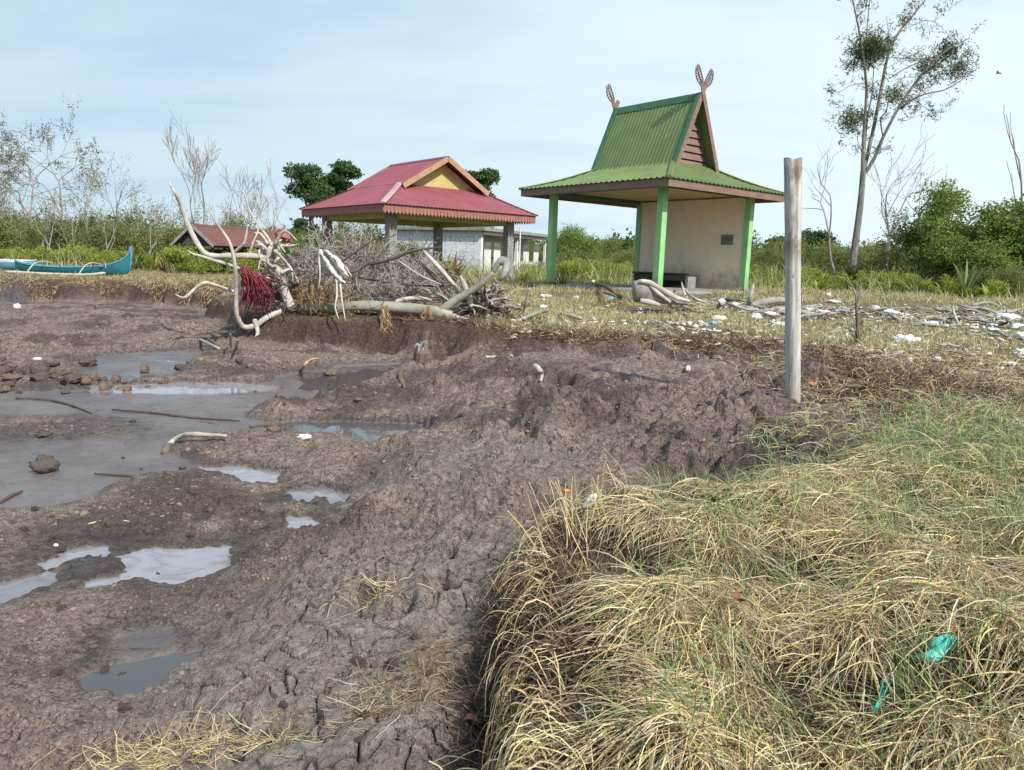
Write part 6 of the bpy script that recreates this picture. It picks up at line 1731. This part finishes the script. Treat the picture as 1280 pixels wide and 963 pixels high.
brush('dark_brushwood', 600, 384, 12.9, 8, .34, 314, M_DARKTWIG, 'dark twigs spilling right from the root plate', 3, .7, .5, .014, .4)
brush('fibre_heap', 500, 372, 13.0, 16, .22, 310, M_DARKTWIG, 'matted heap of fine dark twigs in the middle behind the trunk', 3, .8, .25, .01)
for i, (pts, R, lab, mt, Yy) in enumerate([
    ([(425, 332, -.2), (440, 340, -.2), (456, 332), (473, 328), (495, 322), (512, 315), (536, 311), (552, 309)], [.012, .03, .03, .032, .03, .025, .02, .01], 'long dark bent branch rising to the right above the brushwood', M_DARKTWIG, 12.6),
    ([(424, 330), (440, 318), (458, 306), (472, 296)], [.02, .02, .016, .008], 'dark branch rising right from the rag towards the near stone column', M_DARKTWIG, 13),
    ([(441, 345), (475, 352), (510, 356), (545, 358), (572, 356)], [.02, .02, .018, .018, .01], 'long dark straight stick lying level behind the fallen trunk', M_DARKTWIG, 12.9),
    ([(498, 326), (515, 338), (530, 347), (552, 356)], [.01, .016, .016, .01], 'thin pale stick slanting down to the splintered slab', M_DRIFT, 12.5),
    ([(440, 357), (470, 357), (500, 355)], [.012, .014, .01], 'thin grey stick behind the trunk, left of the dark heap', M_DRIFTG, 12.7),
    ([(488, 382), (500, 376), (520, 373), (540, 376)], [.03, .045, .05, .03], 'short pale yellowish log lying behind the fallen trunk', M_DRIFT, 12.8),
    ([(1047, 318), (1030, 320)], [.01, .01], '', M_DRIFT, 0)]):
    if not lab: continue
    m = MB(); P = smooth_path(ppath(pts, Yy), 4); m.tube(P, lin(R, len(P)), 6, lump=.12, seed=i); tag(m.build('branch', mt, smooth=True), lab, 'branch')

# --- sticks by their two ends in the picture, lying on the ground
def stick(pts, R, lab, mat, z=.6, name='driftwood_stick', cat='driftwood', lift=.01, group=None, lump=.15, k=8, raise_=None):
    P = []
    for i, p in enumerate(pts):
        q = gz(p[0], p[1], z)
        for _ in range(3): q = gz(p[0], p[1], max(Hz(q.x, q.y), 0.0) + lift + (raise_[i] if raise_ else 0))
        P.append(q)
    P = smooth_path(P, 4); m = MB(); m.tube(P, lin(R, len(P)), k, lump=lump, seed=int(pts[0][0])); o = m.build(name, mat, smooth=True)
    tag(o, lab, cat, group); return o
stick([(207, 562), (216, 552), (228, 545), (240, 543), (262, 544), (283, 545)], [.03, .022, .02, .02, .018, .012], 'pale crooked stick lying on the wet mud flat', M_DRIFT, .03, raise_=[0, .01, .05, .06, .04, .03])
stick([(206, 566), (208, 560), (213, 556)], [.03, .035, .02], 'dark knob of root at the left end of the crooked stick', M_DRIFTB, .03)
stick([(376, 464), (381, 456), (388, 450), (399, 448)], [.02, .022, .018, .01], 'short bent orange brown stick on the mud by the blue pool', simple_mat('orange_brown_stick', (.46, .28, .16), (.34, .2, .12), 6, .8, .2), .08, raise_=[0, .04, .06, .05])
stick([(140, 512), (190, 516), (240, 522), (300, 526)], [.006, .012, .012, .006], 'long thin dark twig lying flat across the wet mud flat', M_DARKTWIG, .01)
stick([(20, 498), (60, 500), (90, 507), (115, 517)], [.01, .014, .012, .006], 'dark thin twig at the left on the wet flat, below the clod heap', M_DARKTWIG, .01)
stick([(118, 592), (150, 594), (178, 596)], [.005, .01, .005], 'thin dark twig on the flat right of the rounded mud lump', M_DARKTWIG, .01)
stick([(0, 628), (14, 620), (28, 614)], [.01, .012, .006], 'dark twig at the left edge on the wet flat', M_DARKTWIG, .01)
stick([(312, 534), (330, 532), (350, 531)], [.012, .016, .01], 'dark half sunk stick right of the wet flat', M_DARKTWIG, .03)
stick([(110, 655), (140, 650), (165, 653)], [.005, .006, .004], 'thin pale twig on the mud at the lower left', M_DRIFT, .08)
stick([(668, 458), (674, 462), (677, 468), (676, 476)], [.03, .03, .026, .012], 'curled pinkish white root poking from a hole in the mud', M_DRIFT, .5, raise_=[.04, .06, .05, .0])
stick([(608, 447), (625, 446), (640, 445)], [.02, .022, .015], 'short pale stick set in the mud below the fallen trunk', M_DRIFT, .5)
for i, (a, b, lab) in enumerate([((243, 418, .16), (274, 436, 0), 'left one'), ((262, 422, .2), (278, 436, 0), 'middle one'), ((288, 418, .3), (290, 436, 0), 'upright one'), ((297, 425, .2), (294, 438, 0), 'thin right one')]):
    stick([(b[0], b[1]), (a[0], a[1] + 3), (a[0], a[1])], [.03 if i == 2 else .02, .02, .008], 'broken pale stake leaning out of the mud below the root snag, ' + lab, M_DRIFT if i != 1 else M_DRIFTB, .25, 'broken_stake', raise_=[0, a[2] * .7, a[2]])
# terrace driftwood
g_ = random.Random(88)
D = [([(735, 358), (752, 357), (765, 363), (780, 372), (800, 378)], [.03, .05, .05, .05, .03], 'long curved brown driftwood pole before the green pavilion', M_DRIFTB, [.02, .16, .16, .08, 0]),
     ([(755, 366), (775, 372), (800, 379), (822, 380)], [.02, .03, .03, .02], 'thin orange brown stick below the long curved pole', M_DRIFTB, [.1, .06, .02, 0]),
     ([(641, 404), (655, 398), (670, 392), (686, 388)], [.02, .035, .035, .03], 'grey stick slanting up right on the terrace grass', M_DRIFTG, [0, .03, .08, .14]),
     ([(700, 392), (718, 396), (735, 400)], [.02, .03, .02], 'grey stick slanting down right on the terrace grass', M_DRIFTG, [.08, .05, 0]),
     ([(784, 407), (800, 409), (815, 410)], [.012, .016, .01], 'thin dark twig in the terrace grass above the red scrap', M_DARKTWIG, None),
     ([(846, 377), (855, 382), (862, 388)], [.04, .035, .02], 'short white stick slanting down right of the big driftwood root', M_DRIFT, [.1, .05, 0]),
     ([(852, 353), (855, 366), (862, 380)], [.02, .03, .03], 'white upright splinter right of the big driftwood root', M_DRIFT, [.35, .2, 0]),
     ([(854, 360), (866, 372), (882, 378), (905, 380)], [.02, .03, .04, .03], 'pale curved splinter fanning right from the big driftwood root', M_DRIFT, [.25, .12, .05, 0]),
     ([(935, 388), (938, 372), (942, 355)], [.06, .05, .02], 'upright pale grey stump splinter between pavilion and post', M_DRIFTG, [0, .25, .5]),
     ([(928, 392), (945, 380), (965, 376), (990, 376)], [.04, .08, .08, .05], 'grey brown log left of the post in the debris line', M_DRIFTG, [0, .06, .08, .05]),
     ([(885, 375), (905, 374), (930, 376)], [.03, .045, .03], 'grey log in the debris line below the cream wall', M_DRIFTG, None),
     ([(965, 396), (985, 398), (1000, 396)], [.04, .06, .05], 'brown rounded log just left behind the post', M_DRIFTB, None),
     ([(1033, 418), (1050, 415), (1072, 416)], [.03, .05, .04], 'smooth grey log right of the post with white litter below it', M_DRIFTG, None),
     ([(1190, 436), (1210, 437), (1245, 434)], [.015, .022, .015], 'thin pale stick on the litter at the right, below the white sack', M_DRIFT, None),
     ([(1205, 396), (1195, 400), (1180, 399)], [.03, .04, .03], 'dark curved root in the debris line at the right', M_DRIFTB, [.1, .05, 0]),
     ([(1191, 384), (1194, 396), (1199, 407)], [.02, .022, .02], 'white stick standing askew in the right hand debris line', M_DRIFT, [.22, .12, 0]),
     ([(1225, 400), (1250, 392), (1275, 390)], [.05, .08, .06], 'big grey log at the right edge of the debris line', M_DRIFTG, None),
     ([(1215, 382), (1235, 378), (1250, 384)], [.03, .04, .03], 'grey forked root above the big grey log at the right', M_DRIFTG, [.02, .12, .0]),
     ([(1140, 398), (1160, 399), (1185, 396)], [.03, .045, .03], 'grey log above the white sack in the debris line', M_DRIFTG, None),
     ([(753, 355), (748, 348), (741, 336)], [.015, .014, .008], 'thin pale stick standing left of the curved pole', M_DRIFT, [0, .2, .45]),
     ([(644, 363), (665, 362), (684, 363)], [.05, .06, .05], 'grey plank like log at the foot of the left green column', M_DRIFTG, None)]
for pts, R, lab, mt, ra in D: stick(pts, R, lab, mt, .75, raise_=ra, name='driftwood_log' if max(R) > .04 else 'driftwood_stick')
# many more sticks of the debris line: copies of four kinds
protos = []
for i, (L, r, mt) in enumerate(((.9, .022, M_DRIFTG), (.6, .015, M_DRIFT), (1.1, .032, M_DRIFTG), (.7, .02, M_DRIFTB))):
    m = MB(); rr = random.Random(i)
    P = [Vector((L * (k / 6 - .5), rr.gauss(0, .03), abs(rr.gauss(0, .03)))) for k in range(7)]
    m.tube(smooth_path(P, 3), lin([r * .5, r, r * .9, r * .4], 19), 7, lump=.2, seed=i); o = m.build('debris_stick', mt, smooth=True)
    tag(o, 'weathered driftwood stick lying loose in the line of flotsam', 'driftwood', 'sticks in the flotsam line'); protos.append(o)
kk = 0
for i in range(230):
    s = g_.random()
    if i < 150: px = g_.uniform(872, 1285); py = 378 + 12 * g_.random() + (px - 880) * .028 + abs(g_.gauss(0, 5))
    elif i < 195: px = g_.uniform(960, 1285); py = g_.uniform(400, 470)
    else: px = g_.uniform(640, 900); py = g_.uniform(372, 425)
    q = gz(px, py, .75); q = gz(px, py, Hz(q.x, q.y) + .02)
    if q.y > 27: continue
    o = protos[i % 4] if i < 4 else protos[i % 4].copy()
    if i >= 4: COL.objects.link(o)
    o.location = (q.x, q.y, Hz(q.x, q.y) + g_.uniform(.01, .05)); o.rotation_euler = (g_.uniform(-.15, .15), g_.uniform(-.25, .25), g_.gauss(0, .7)); k_ = g_.uniform(.5, 1.35) * (1 if i < 105 else .6); o.scale = (k_, k_, k_)
# the big pale root before the pavilion
def big_root():
    q = gz(815, 384, .78); Y = q.y; q.z = Hz(q.x, q.y)
    t = empty('driftwood_root', q, 0, 'big grey driftwood root with a square cut end, before the green pavilion', 'driftwood'); o = q.copy()
    m = MB(); P = smooth_path(ppath([(792, 364), (802, 364), (815, 368), (832, 374), (848, 377), (860, 379)], Y, o), 4)
    m.tube(P, lin([.20, .22, .18, .10, .07, .05], len(P)), 14, lump=.16, seed=3); m.build('cut_block', M_DRIFTG, t, smooth=True)
    for i, (pts, R) in enumerate([([(800, 352), (812, 354), (830, 364), (846, 373), (862, 377)], [.04, .06, .055, .05, .03]), ([(800, 376), (812, 378), (825, 382)], [.05, .06, .03]), ([(808, 352), (822, 366), (838, 378)], [.03, .05, .03])]):
        m = MB(); P = smooth_path(ppath(pts, Y - .18, o), 4); m.tube(P, lin(R, len(P)), 8, lump=.15, seed=i + 4); m.build('ridge_root', M_DRIFT, t, smooth=True)
big_root()

# --- foam, sacks and other litter
def lump(px, py, wpx, hpx, mat, lab, name, cat, z=.7, seed=None, amp=.42, dep=.8, group=None, raise_=0.0, freq=2.6):
    q = gz(px, py, z)
    for _ in range(3): q = gz(px, py, max(Hz(q.x, q.y), 0))
    w = wpx / FPX * q.y * .88; h = hpx / FPX * q.y * .8
    m = MB(); blob(m, (0, 0, h * .42 + raise_), (w, w * dep, h), seed or int(px + py), 3, amp, freq, rz=(px % 7) * .2)
    o = m.build(name, mat, smooth=True); o.location = (q.x, q.y, Hz(q.x, q.y)); tag(o, lab, cat, group); return o
for a in [
    (1131, 431, 40, 17, M_FOAM, 'big rounded white foam sack on the litter right of the sapling', 'foam_sack', 'sack'),
    (1110, 431, 14, 5, M_ORAN, 'orange scrap under the left end of the big white sack', 'plastic_scrap', 'litter'),
    (1142, 437, 12, 6, M_ORAN, 'yellow orange scrap below the right end of the big white sack', 'plastic_scrap', 'litter'),
    (1148, 429, 16, 7, M_DRIFTG, 'grey stone under the right end of the big white sack', 'stone', 'stone'),
    (1258, 402, 34, 13, M_FOAM, 'large white foam block before the big grey log at the right', 'foam_block', 'foam'),
    (1272, 411, 26, 8, M_FOAM, 'flat white foam piece right below the large foam block', 'foam_block', 'foam'),
    (1276, 425, 18, 12, M_FOAM, 'rounded white foam lump at the right edge, upper of two', 'foam_block', 'foam'),
    (1275, 446, 20, 13, M_FOAM, 'rounded white foam lump at the right edge, lower of two', 'foam_block', 'foam'),
    (1262, 458, 22, 7, M_FOAM, 'long yellowish white foam piece low at the right edge', 'foam_block', 'foam'),
    (1113, 395, 22, 9, M_FOAM, 'white foam pieces heap in the debris line right of the sapling', 'foam_block', 'foam'),
    (1094, 390, 12, 9, M_FOAM, 'small upright white foam piece left of the foam heap', 'foam_block', 'foam'),
    (1130, 396, 16, 6, M_FOAM, 'flat white foam bit right of the foam heap', 'foam_block', 'foam'),
    (1042, 377, 24, 5, M_FOAM, 'thin white foam sheet at the back of the debris line', 'foam_block', 'foam'),
    (1035, 373, 8, 8, M_FOAM, 'small white upright foam chip behind the thin sheet', 'foam_block', 'foam'),
    (1012, 388, 16, 5, M_FOAM, 'white foam strip just right of the post', 'foam_block', 'foam'),
    (1028, 392, 26, 6, M_FOAM, 'long white foam strip right of the post in the debris line', 'foam_block', 'foam'),
    (1052, 391, 22, 10, M_GREY, 'grey stone slab in the debris line right of the foam strip', 'stone', 'stone'),
    (1036, 424, 16, 6, M_FOAM, 'small white scrap under the smooth grey log, left one', 'foam_block', 'foam'),
    (1056, 426, 12, 5, M_FOAM, 'small white scrap under the smooth grey log, right one', 'foam_block', 'foam'),
    (1014, 428, 12, 4, M_FOAM, 'small dull white scrap between post and smooth log', 'foam_block', 'foam'),
    (972, 409, 22, 8, M_FOAM, 'white bird shaped plastic bag just left of the post', 'plastic_bag', 'bag'),
    (962, 396, 18, 8, M_RAG, 'crumpled dull white cloth left of the post in the debris line', 'cloth_scrap', 'cloth'),
    (945, 399, 14, 6, M_RAG, 'crumpled greyish bag between the stump splinter and post', 'plastic_bag', 'bag'),
    (898, 402, 22, 9, M_FOAM, 'white plastic bag lying on a blue bottle before the debris line', 'plastic_bag', 'bag'),
    (892, 406, 10, 7, M_BLUEP, 'blue plastic bottle piece under the white bag', 'bottle', 'bottle'),
    (882, 410, 6, 5, M_BLUEP, 'tiny pale blue plastic chip left of the blue bottle', 'plastic_scrap', 'litter'),
    (869, 411, 9, 8, M_RAG, 'pale dull plastic ball left of the blue bottle', 'plastic_scrap', 'litter'),
    (875, 405, 8, 6, M_RAG, 'small pale plastic bit above the dull plastic ball', 'plastic_scrap', 'litter'),
    (902, 378, 12, 8, M_FOAM, 'white foam chip in the debris line below the cream wall', 'foam_block', 'foam'),
    (918, 383, 12, 6, M_FOAM, 'second white foam chip in the debris line below the cream wall', 'foam_block', 'foam'),
    (764, 371, 10, 7, M_BLUEP, 'pale blue plastic cup under the curved driftwood pole', 'plastic_cup', 'cup'),
    (741, 355, 8, 6, M_FOAM, 'white foam chip at the left end of the curved pole', 'foam_block', 'foam'),
    (682, 372, 18, 5, M_FOAM, 'white foam strip below the left green column', 'foam_block', 'foam'),
    (680, 377, 8, 4, M_FOAM, 'small white foam chip below the white strip', 'foam_block', 'foam'),
    (679, 388, 10, 6, M_FOAM, 'white foam cube at the tip of the grey slanting stick', 'foam_block', 'foam'),
    (711, 390, 14, 6, M_RAG, 'dull white foam piece on the grass right of the slanting stick', 'foam_block', 'foam'),
    (661, 417, 10, 5, M_RAG, 'small pinkish white scrap at the terrace edge', 'cloth_scrap', 'cloth'),
    (676, 424, 9, 8, M_DARK, 'small black object in the root litter at the terrace edge', 'rubber_scrap', 'litter'),
    (852, 419, 9, 5, M_FOAM, 'small white scrap at the terrace edge right of the red scraps', 'foam_block', 'foam'),
    (773, 433, 12, 5, M_REDP, 'small red plastic scrap in the litter under the terrace edge', 'plastic_scrap', 'litter'),
    (765, 431, 5, 5, M_ORAN, 'tiny orange scrap left of the red one', 'plastic_scrap', 'litter'),
    (1253, 477, 14, 8, M_REDP, 'reddish plastic scrap in the grass near the right edge', 'plastic_scrap', 'litter')]:
    lump(*a)
for a in [(380, 557, 18, 8, M_FOAM, 'white plastic lump on the mud by the blue pool', 'plastic_bag', 'bag', .1), (860, 459, 8, 10, M_RAG, 'small pale upright chip standing on the right hand mud', 'foam_chip', 'litter', .5),
          (22, 389, 9, 8, M_FOAM, 'white bottle lying on the far left mud', 'bottle', 'bottle', .1), (47, 452, 12, 4, M_FOAM, 'white scrap on the dark clod heap at the left', 'plastic_scrap', 'litter', .14),
          (1013, 491, 18, 5, M_ORAN, 'orange scrap on the ground right of the post foot', 'plastic_scrap', 'litter', .55), (843, 501, 6, 4, M_ORAN, 'tiny orange scrap on the mud left of the post', 'plastic_scrap', 'litter', .5),
          (70, 684, 6, 5, M_FOAM, 'tiny white scrap by the thin channel at the lower left', 'plastic_scrap', 'litter', .05),
          (400, 522, 14, 6, M_DRIFTB, 'brown clod on the mud at the edge of the blue pool', 'mud_clod', 'clod', .08), (448, 508, 12, 5, M_DRIFTB, 'reddish clod on the right side of the blue channel', 'mud_clod', 'clod', .1),
          (300, 452, 12, 10, M_MUDC, 'small dark clod at the near side of the far channel', 'mud_clod', 'clod', .1), (342, 540, 22, 10, M_DRIFTB, 'brown clod at the right end of the wet flat', 'mud_clod', 'clod', .05),
          (412, 469, 20, 8, M_DRIFTB, 'pale brown clod in the blue channel', 'mud_clod', 'clod', .04)]:
    lump(*a)
lump(57, 590, 34, 26, M_MUDC, 'rounded lump of mud standing alone on the wet flat at the left', 'mud_lump', 'clod', .01, 5, .5, .8, freq=1.6)
for i in range(5): lump([225, 228, 55, 185, 82][i], [462, 586, 545, 484, 492][i], [14, 10, 20, 9, 12][i], [9, 5, 6, 6, 5][i], M_MUDC, ['small dark clod in the far channel', 'small low clod on the flat right of the mud lump', 'low dark clod on the hump at the left', 'dark clod between the stumps and the white water streak', 'small dark clod below the clod heap at the left'][i], 'mud_clod', 'clod', .02, 60 + i)
# heap of dark clods and stubs at the left
for i in range(34):
    a = random.Random(500 + i); px = a.uniform(-5, 112); py = a.uniform(456, 486) ; w = a.uniform(10, 26)
    if i >= 24: px, py, w = a.uniform(112, 300), a.uniform(470, 484), a.uniform(7, 12)
    lump(px, py, w, w * a.uniform(.4, .75), M_MUDC if i % 3 else M_DRIFTB, 'dark crumbly clod in the heap left of the white water streak', 'mud_clod', 'clod', .1, 700 + i, .5, .8, 'clods heaped at the left of the flat', freq=3)
for i, (px, py, h) in enumerate([(108, 482, 12), (131, 488, 17), (137, 484, 12), (118, 478, 15), (146, 478, 13), (160, 489, 12), (181, 466, 14), (152, 486, 8)]):
    lump(px, py, 8 + h * .35, h, M_DRIFTB, 'broken root stub standing in the mud at the edge of the white water streak', 'root_stub', 'stump', .05, 900 + i, .55, .7, 'root stubs beside the white water streak', freq=3.5)
# loose clods over the mud: countable ones near the viewer
cp_ = []
for i in range(4):
    m = MB(); blob(m, (0, 0, .3), (1, .9, .75), 1000 + i, 2, .55, 2.6); o = m.build('mud_clod', M_MUDC, smooth=False); tag(o, 'small crumbled clod lying loose on the churned mud', 'clod', 'loose clods on the churned mud'); cp_.append(o)
for i in range(70):
    px, py = g_.uniform(0, 1000), 440 + 500 * g_.random() ** 1.2
    q = gz(px, py, .25)
    for _ in range(2): q = gz(px, py, max(.02, Hz(q.x, q.y)))
    z = Hz(q.x, q.y); o = cp_[i % 4] if i < 4 else cp_[i % 4].copy()
    if i >= 4: COL.objects.link(o)
    k_ = g_.uniform(.012, .032) * (1 + .09 * q.y); o.location = (q.x, q.y, z - k_ * .1); o.scale = (k_ * 1.3, k_, k_); o.rotation_euler = (0, 0, g_.uniform(0, 6))

# sapling stump with split top right of the post
def sapling():
    q = gz(1071, 434, .68); q = gz(1071, 434, Hz(q.x, q.y)); z0 = q.z; Y = q.y
    t = empty('pandanus_sapling', (q.x, q.y, z0), 0, 'thin dead sapling with two splayed leaf stubs, right of the post', 'plant'); o = Vector((q.x, q.y, z0))
    m = MB(); P = smooth_path(ppath([(1071, 440), (1072, 415), (1071, 395), (1070, 378)], Y, o), 3); m.tube(P, lin([.03, .022, .018, .016], len(P)), 7, lump=.15); m.build('stem', M_DRIFTB, t)
    for pts in ([(1070, 380), (1069, 368), (1062, 352)], [(1071, 380), (1076, 370), (1085, 362)], [(1071, 382), (1073, 372), (1077, 355)]):
        m = MB(); P = smooth_path(ppath(pts, Y, o), 3); m.tube(P, lin([.014, .02, .014], len(P)), 6, flat=.4); m.build('leaf_stub', M_DRIFT, t)
    g = np.random.default_rng(3); n = 60; P = np.zeros((n, 3)) + g.normal(size=(n, 3)) * np.array([.05, .05, 0]); D_ = np.stack([g.normal(size=n) * .35, g.normal(size=n) * .3, np.ones(n)], 1)
    V, F, C = blades('b', P, D_, g.uniform(.2, .6, n), .009, pick(g, n, GREEN[:2] + STRAWD), 5, .3, None, None, None, None, .08, g, .9); np_mesh('leaves', V, [F], M_STRAW, t, colors={'tint': C})
sapling()

# --- bits in the foreground clump
def film():
    g = random.Random(5); Y0 = None
    pts = [(1193, 797), (1178, 806), (1160, 818), (1138, 824), (1120, 838), (1108, 856), (1100, 874), (1090, 892)]
    A = []
    base = []
    for (a, b) in pts:
        q = gz(a, b, .76); q = gz(a, b, float(HN(np.array([q.x]), np.array([q.y]))[0]) + .108); base.append(q)
    base = smooth_path(base, 3)
    for i, q in enumerate(base):
        s = i / (len(base) - 1); w = (.007 + .019 * math.sin(PI * min(1, s * 1.5)) ) * (1 - .6 * max(0, s - .6) / .4)
        tn = (base[min(i + 1, len(base) - 1)] - base[max(i - 1, 0)]).normalized(); sd_ = tn.cross(Vector((0, 0, 1))).normalized()
        A.append([q + sd_ * (w * (j / 6 - .5) * 2) + Vector((0, 0, .012 * math.sin(j * 2.1 + i * .9) + g.gauss(0, .004))) for j in range(7)])
    m = MB(); m.grid(np.array(A)); o = m.build('plastic_strip', M_CYAN, smooth=True); md = o.modifiers.new('t', 'SOLIDIFY'); md.thickness = .002
    tag(o, 'crumpled sea green plastic strip caught in the foreground straw', 'plastic strip')
film()
def nearbit(px, py, lift, build, mat, name, lab, cat, z=None):
    q = gz(px, py, .7 if z is None else z); h = lambda q: float(HN(np.array([q.x]), np.array([q.y]))[0])
    for _ in range(4): q = gz(px, py, h(q) + lift)
    m = MB(); build(m); o = m.build(name, mat, smooth=True); o.location = q; tag(o, lab, cat); return o
def leaf_shape(L, w):
    def f(m):
        A = []
        for i in range(7):
            s = i / 6; ww = w * math.sin(PI * (.06 + .9 * s)); A.append([(L * (s - .5), ww * (j / 4 - .5), .25 * ww * abs(j / 4 - .5) * 2 + .01 * math.sin(s * 4)) for j in range(5)])
        m.grid(np.array(A)); m.grid(np.array(A)[::-1] - np.array([0, 0, .0012]))
    return f
nearbit(590, 902, .05, leaf_shape(.055, .028), M_LEAF, 'fallen_leaf', 'brown dead leaf at the foot of the foreground bank', 'leaf', .3)
nearbit(921, 748, .09, leaf_shape(.05, .04), M_LEAF, 'fallen_leaf', 'reddish brown dead leaf on top of the foreground straw', 'leaf').rotation_euler = (.6, .4, .8)
nearbit(652, 874, .02, lambda m: m.tube([(0, 0, 0), (0, 0, .006), (0, -.004, .018), (0, -.005, .022)], [.017, .0175, .0165, .012], 16), M_CAP, 'blue_cap', 'deep blue bottle cap in the dark face of the foreground bank', 'bottle cap', .5).rotation_euler = (.9, .3, .2)
nearbit(737, 628, .06, lambda m: blob(m, (0, 0, 0), (.035, .02, .085), 8, 2, .4), M_FOAM, 'plastic_scrap', 'small white crumpled plastic at the back of the foreground straw', 'litter').rotation_euler = (.3, .5, 0)
nearbit(708, 614, .03, lambda m: blob(m, (0, 0, 0), (.04, .02, .02), 9, 2, .3), M_ORAN, 'plastic_scrap', 'small orange scrap at the back left corner of the straw', 'litter')

# --- bird
def bird():
    c = at(1248, 92, 60); t = empty('bird', c, 0, 'small dark bird gliding in the sky at the upper right', 'bird')
    M_B = simple_mat('dark_plumage', (.05, .045, .04), (.035, .03, .03), 8, .8, .1)
    m = MB(); m.tube(smooth_path([(-.16, 0, 0), (-.08, 0, .01), (.02, 0, .02), (.13, 0, .01), (.2, 0, .0)], 4), lin([.01, .04, .05, .035, .006], 17), 8)
    m.tube([(-.15, 0, 0), (-.26, 0, .0)], [.02, .035], 6, flat=.2)
    for s in (-1, 1):
        A = []
        for i in range(9):
            u = i / 8; ch = .13 * (1 - u) ** .6 + .015; A.append([(-ch * .6 + .03 - .08 * u * u, s * (.03 + .42 * u), .02 + .06 * math.sin(u * 2.6)), (ch * .4 + .03 - .08 * u * u, s * (.03 + .42 * u), .03 + .06 * math.sin(u * 2.6))])
        m.grid(np.array(A)); m.grid(np.array(A)[::-1] - np.array([0, 0, .008]))
    m.build('body', M_B, t); t.rotation_euler = (.15, 0, 2.2)
bird()

# dry plant strips hanging over the fallen trunk
for (px, py, wd_, ht, n_, lab, mt_) in ((481, 385, 12, 46, 22, 'dry tan strips hanging over the middle of the fallen trunk', simple_mat('dry_tan_strip', (.46, .33, .17), (.30, .20, .11), 8, .8, .2)),
                                        (533, 386, 8, 30, 12, 'orange brown strips wrapped over the right part of the fallen trunk', simple_mat('orange_brown_strip', (.36, .20, .09), (.24, .13, .07), 8, .8, .2)),
                                        (392, 352, 18, 44, 26, 'dry yellowish stalks standing between the net and the rag', bpy.data.materials['dry_ochre_weeds'])):
    c_ = at(px, py, 12.0); e_ = empty('dry_strips', c_, 0, lab, 'dead plant'); m = MB()
    for i in range(n_):
        x0 = px + g_.gauss(0, wd_ * .35); P = [at(x0 + g_.gauss(0, 1.2) * k + (.5 * k if n_ == 22 else 0), py - 3 + ht * k / 5 * g_.uniform(.8, 1.1), 12.0 - .12 + g_.gauss(0, .02)) - c_ for k in range(6)]
        m.tube(smooth_path(P, 2), lin([.007, .010, .004], 11), 4, flat=.4, lump=.4, seed=i)
    m.build('strips', mt_, e_)
# bottles among the flotsam
def bottles():
    m = MB(); m.tube([(0, 0, 0), (.004, 0, 0), (.15, 0, 0), (.19, 0, 0), (.215, 0, 0), (.24, 0, 0)], [.028, .034, .034, .022, .012, .012], 14)
    b0 = m.build('bottle', M_CLEARP, smooth=True); c = MB(); c.tube([(.24, 0, 0), (.262, 0, 0)], [.015, .015], 12); c.build('bottle_cap', M_BLUEP, b0)
    for i, (px, py, rz, lab) in enumerate([(938, 402, .3, 'clear plastic bottle left of the white bird shaped bag'), (1088, 404, 1.2, 'clear plastic bottle in the litter right of the sapling'), (1172, 412, 2.4, 'clear plastic bottle on the litter above the long pale stick'),
                                           (1232, 418, .2, 'clear plastic bottle left of the rounded foam lumps'), (722, 378, 2.0, 'clear plastic bottle on the grass before the left green column'), (1020, 402, 2.9, 'clear plastic bottle just right of the post')]):
        q = gz(px, py, .75); q = gz(px, py, Hz(q.x, q.y)); o = b0 if i == 0 else copy_tree(b0)
        o.location = (q.x, q.y, Hz(q.x, q.y) + .05); o.rotation_euler = (0, .05, rz); o.scale = (1.3, 1.3, 1.3); tag(o, lab, 'bottle')
M_CLEARP = simple_mat('cloudy_clear_plastic', (.62, .70, .72), (.5, .58, .62), 8, .2, .05)
bottles()
def chips():
    g = np.random.default_rng(14); n = 900; V = []; F = []; C = []
    pal = [(.72, .71, .68), (.60, .56, .50), (.45, .38, .30), (.70, .66, .55), (.30, .22, .16), (.55, .50, .42), (.22, .15, .11), (.36, .29, .22), (.3, .24, .18), (.5, .42, .32)]
    a = g.uniform(640, 1285, n); b = 372 + 14 * g.random(n) + (a - 880).clip(0) * .03 + np.abs(g.normal(size=n)) * 26
    q = np.array([tuple(gz(u, v, .76)) for u, v in zip(a, b)]); z = HM(q[:, 0], q[:, 1]); k = 0
    for i in range(n):
        if HM(q[i:i+1, 0], q[i:i+1, 1], HM.sd)[0] < .1: continue
        L, w, h = g.uniform(.015, .11), g.uniform(.012, .04), g.uniform(.006, .02); r = g.uniform(0, 6.28); c, s = math.cos(r), math.sin(r); t1 = g.normal() * .25
        for dx, dy, dz in ((-1, -1, 0), (1, -1, 0), (1, 1, 0), (-1, 1, 0), (-.8, -.7, 1), (.8, -.8, 1), (.9, .7, 1), (-.7, .8, 1)):
            x, y = dx * L * g.uniform(.7, 1), dy * w * g.uniform(.7, 1); V.append((q[i, 0] + x * c - y * s, q[i, 1] + x * s + y * c, z[i] + .012 + dz * h * 2 + x * t1))
        F += [(k + e[0], k + e[1], k + e[2], k + e[3]) for e in ((3, 2, 1, 0), (4, 5, 6, 7), (0, 1, 5, 4), (1, 2, 6, 5), (2, 3, 7, 6), (3, 0, 4, 7))]; k += 8
        C += [pal[int(g.integers(0, len(pal)))]] * 8
    tag(np_mesh('litter_chips', np.array(V), [np.array(F)], M_FIBRE, colors={'tint': np.array(C)}), 'small pale chips of foam and wood strewn over the terrace', None, None, 'stuff')
chips()
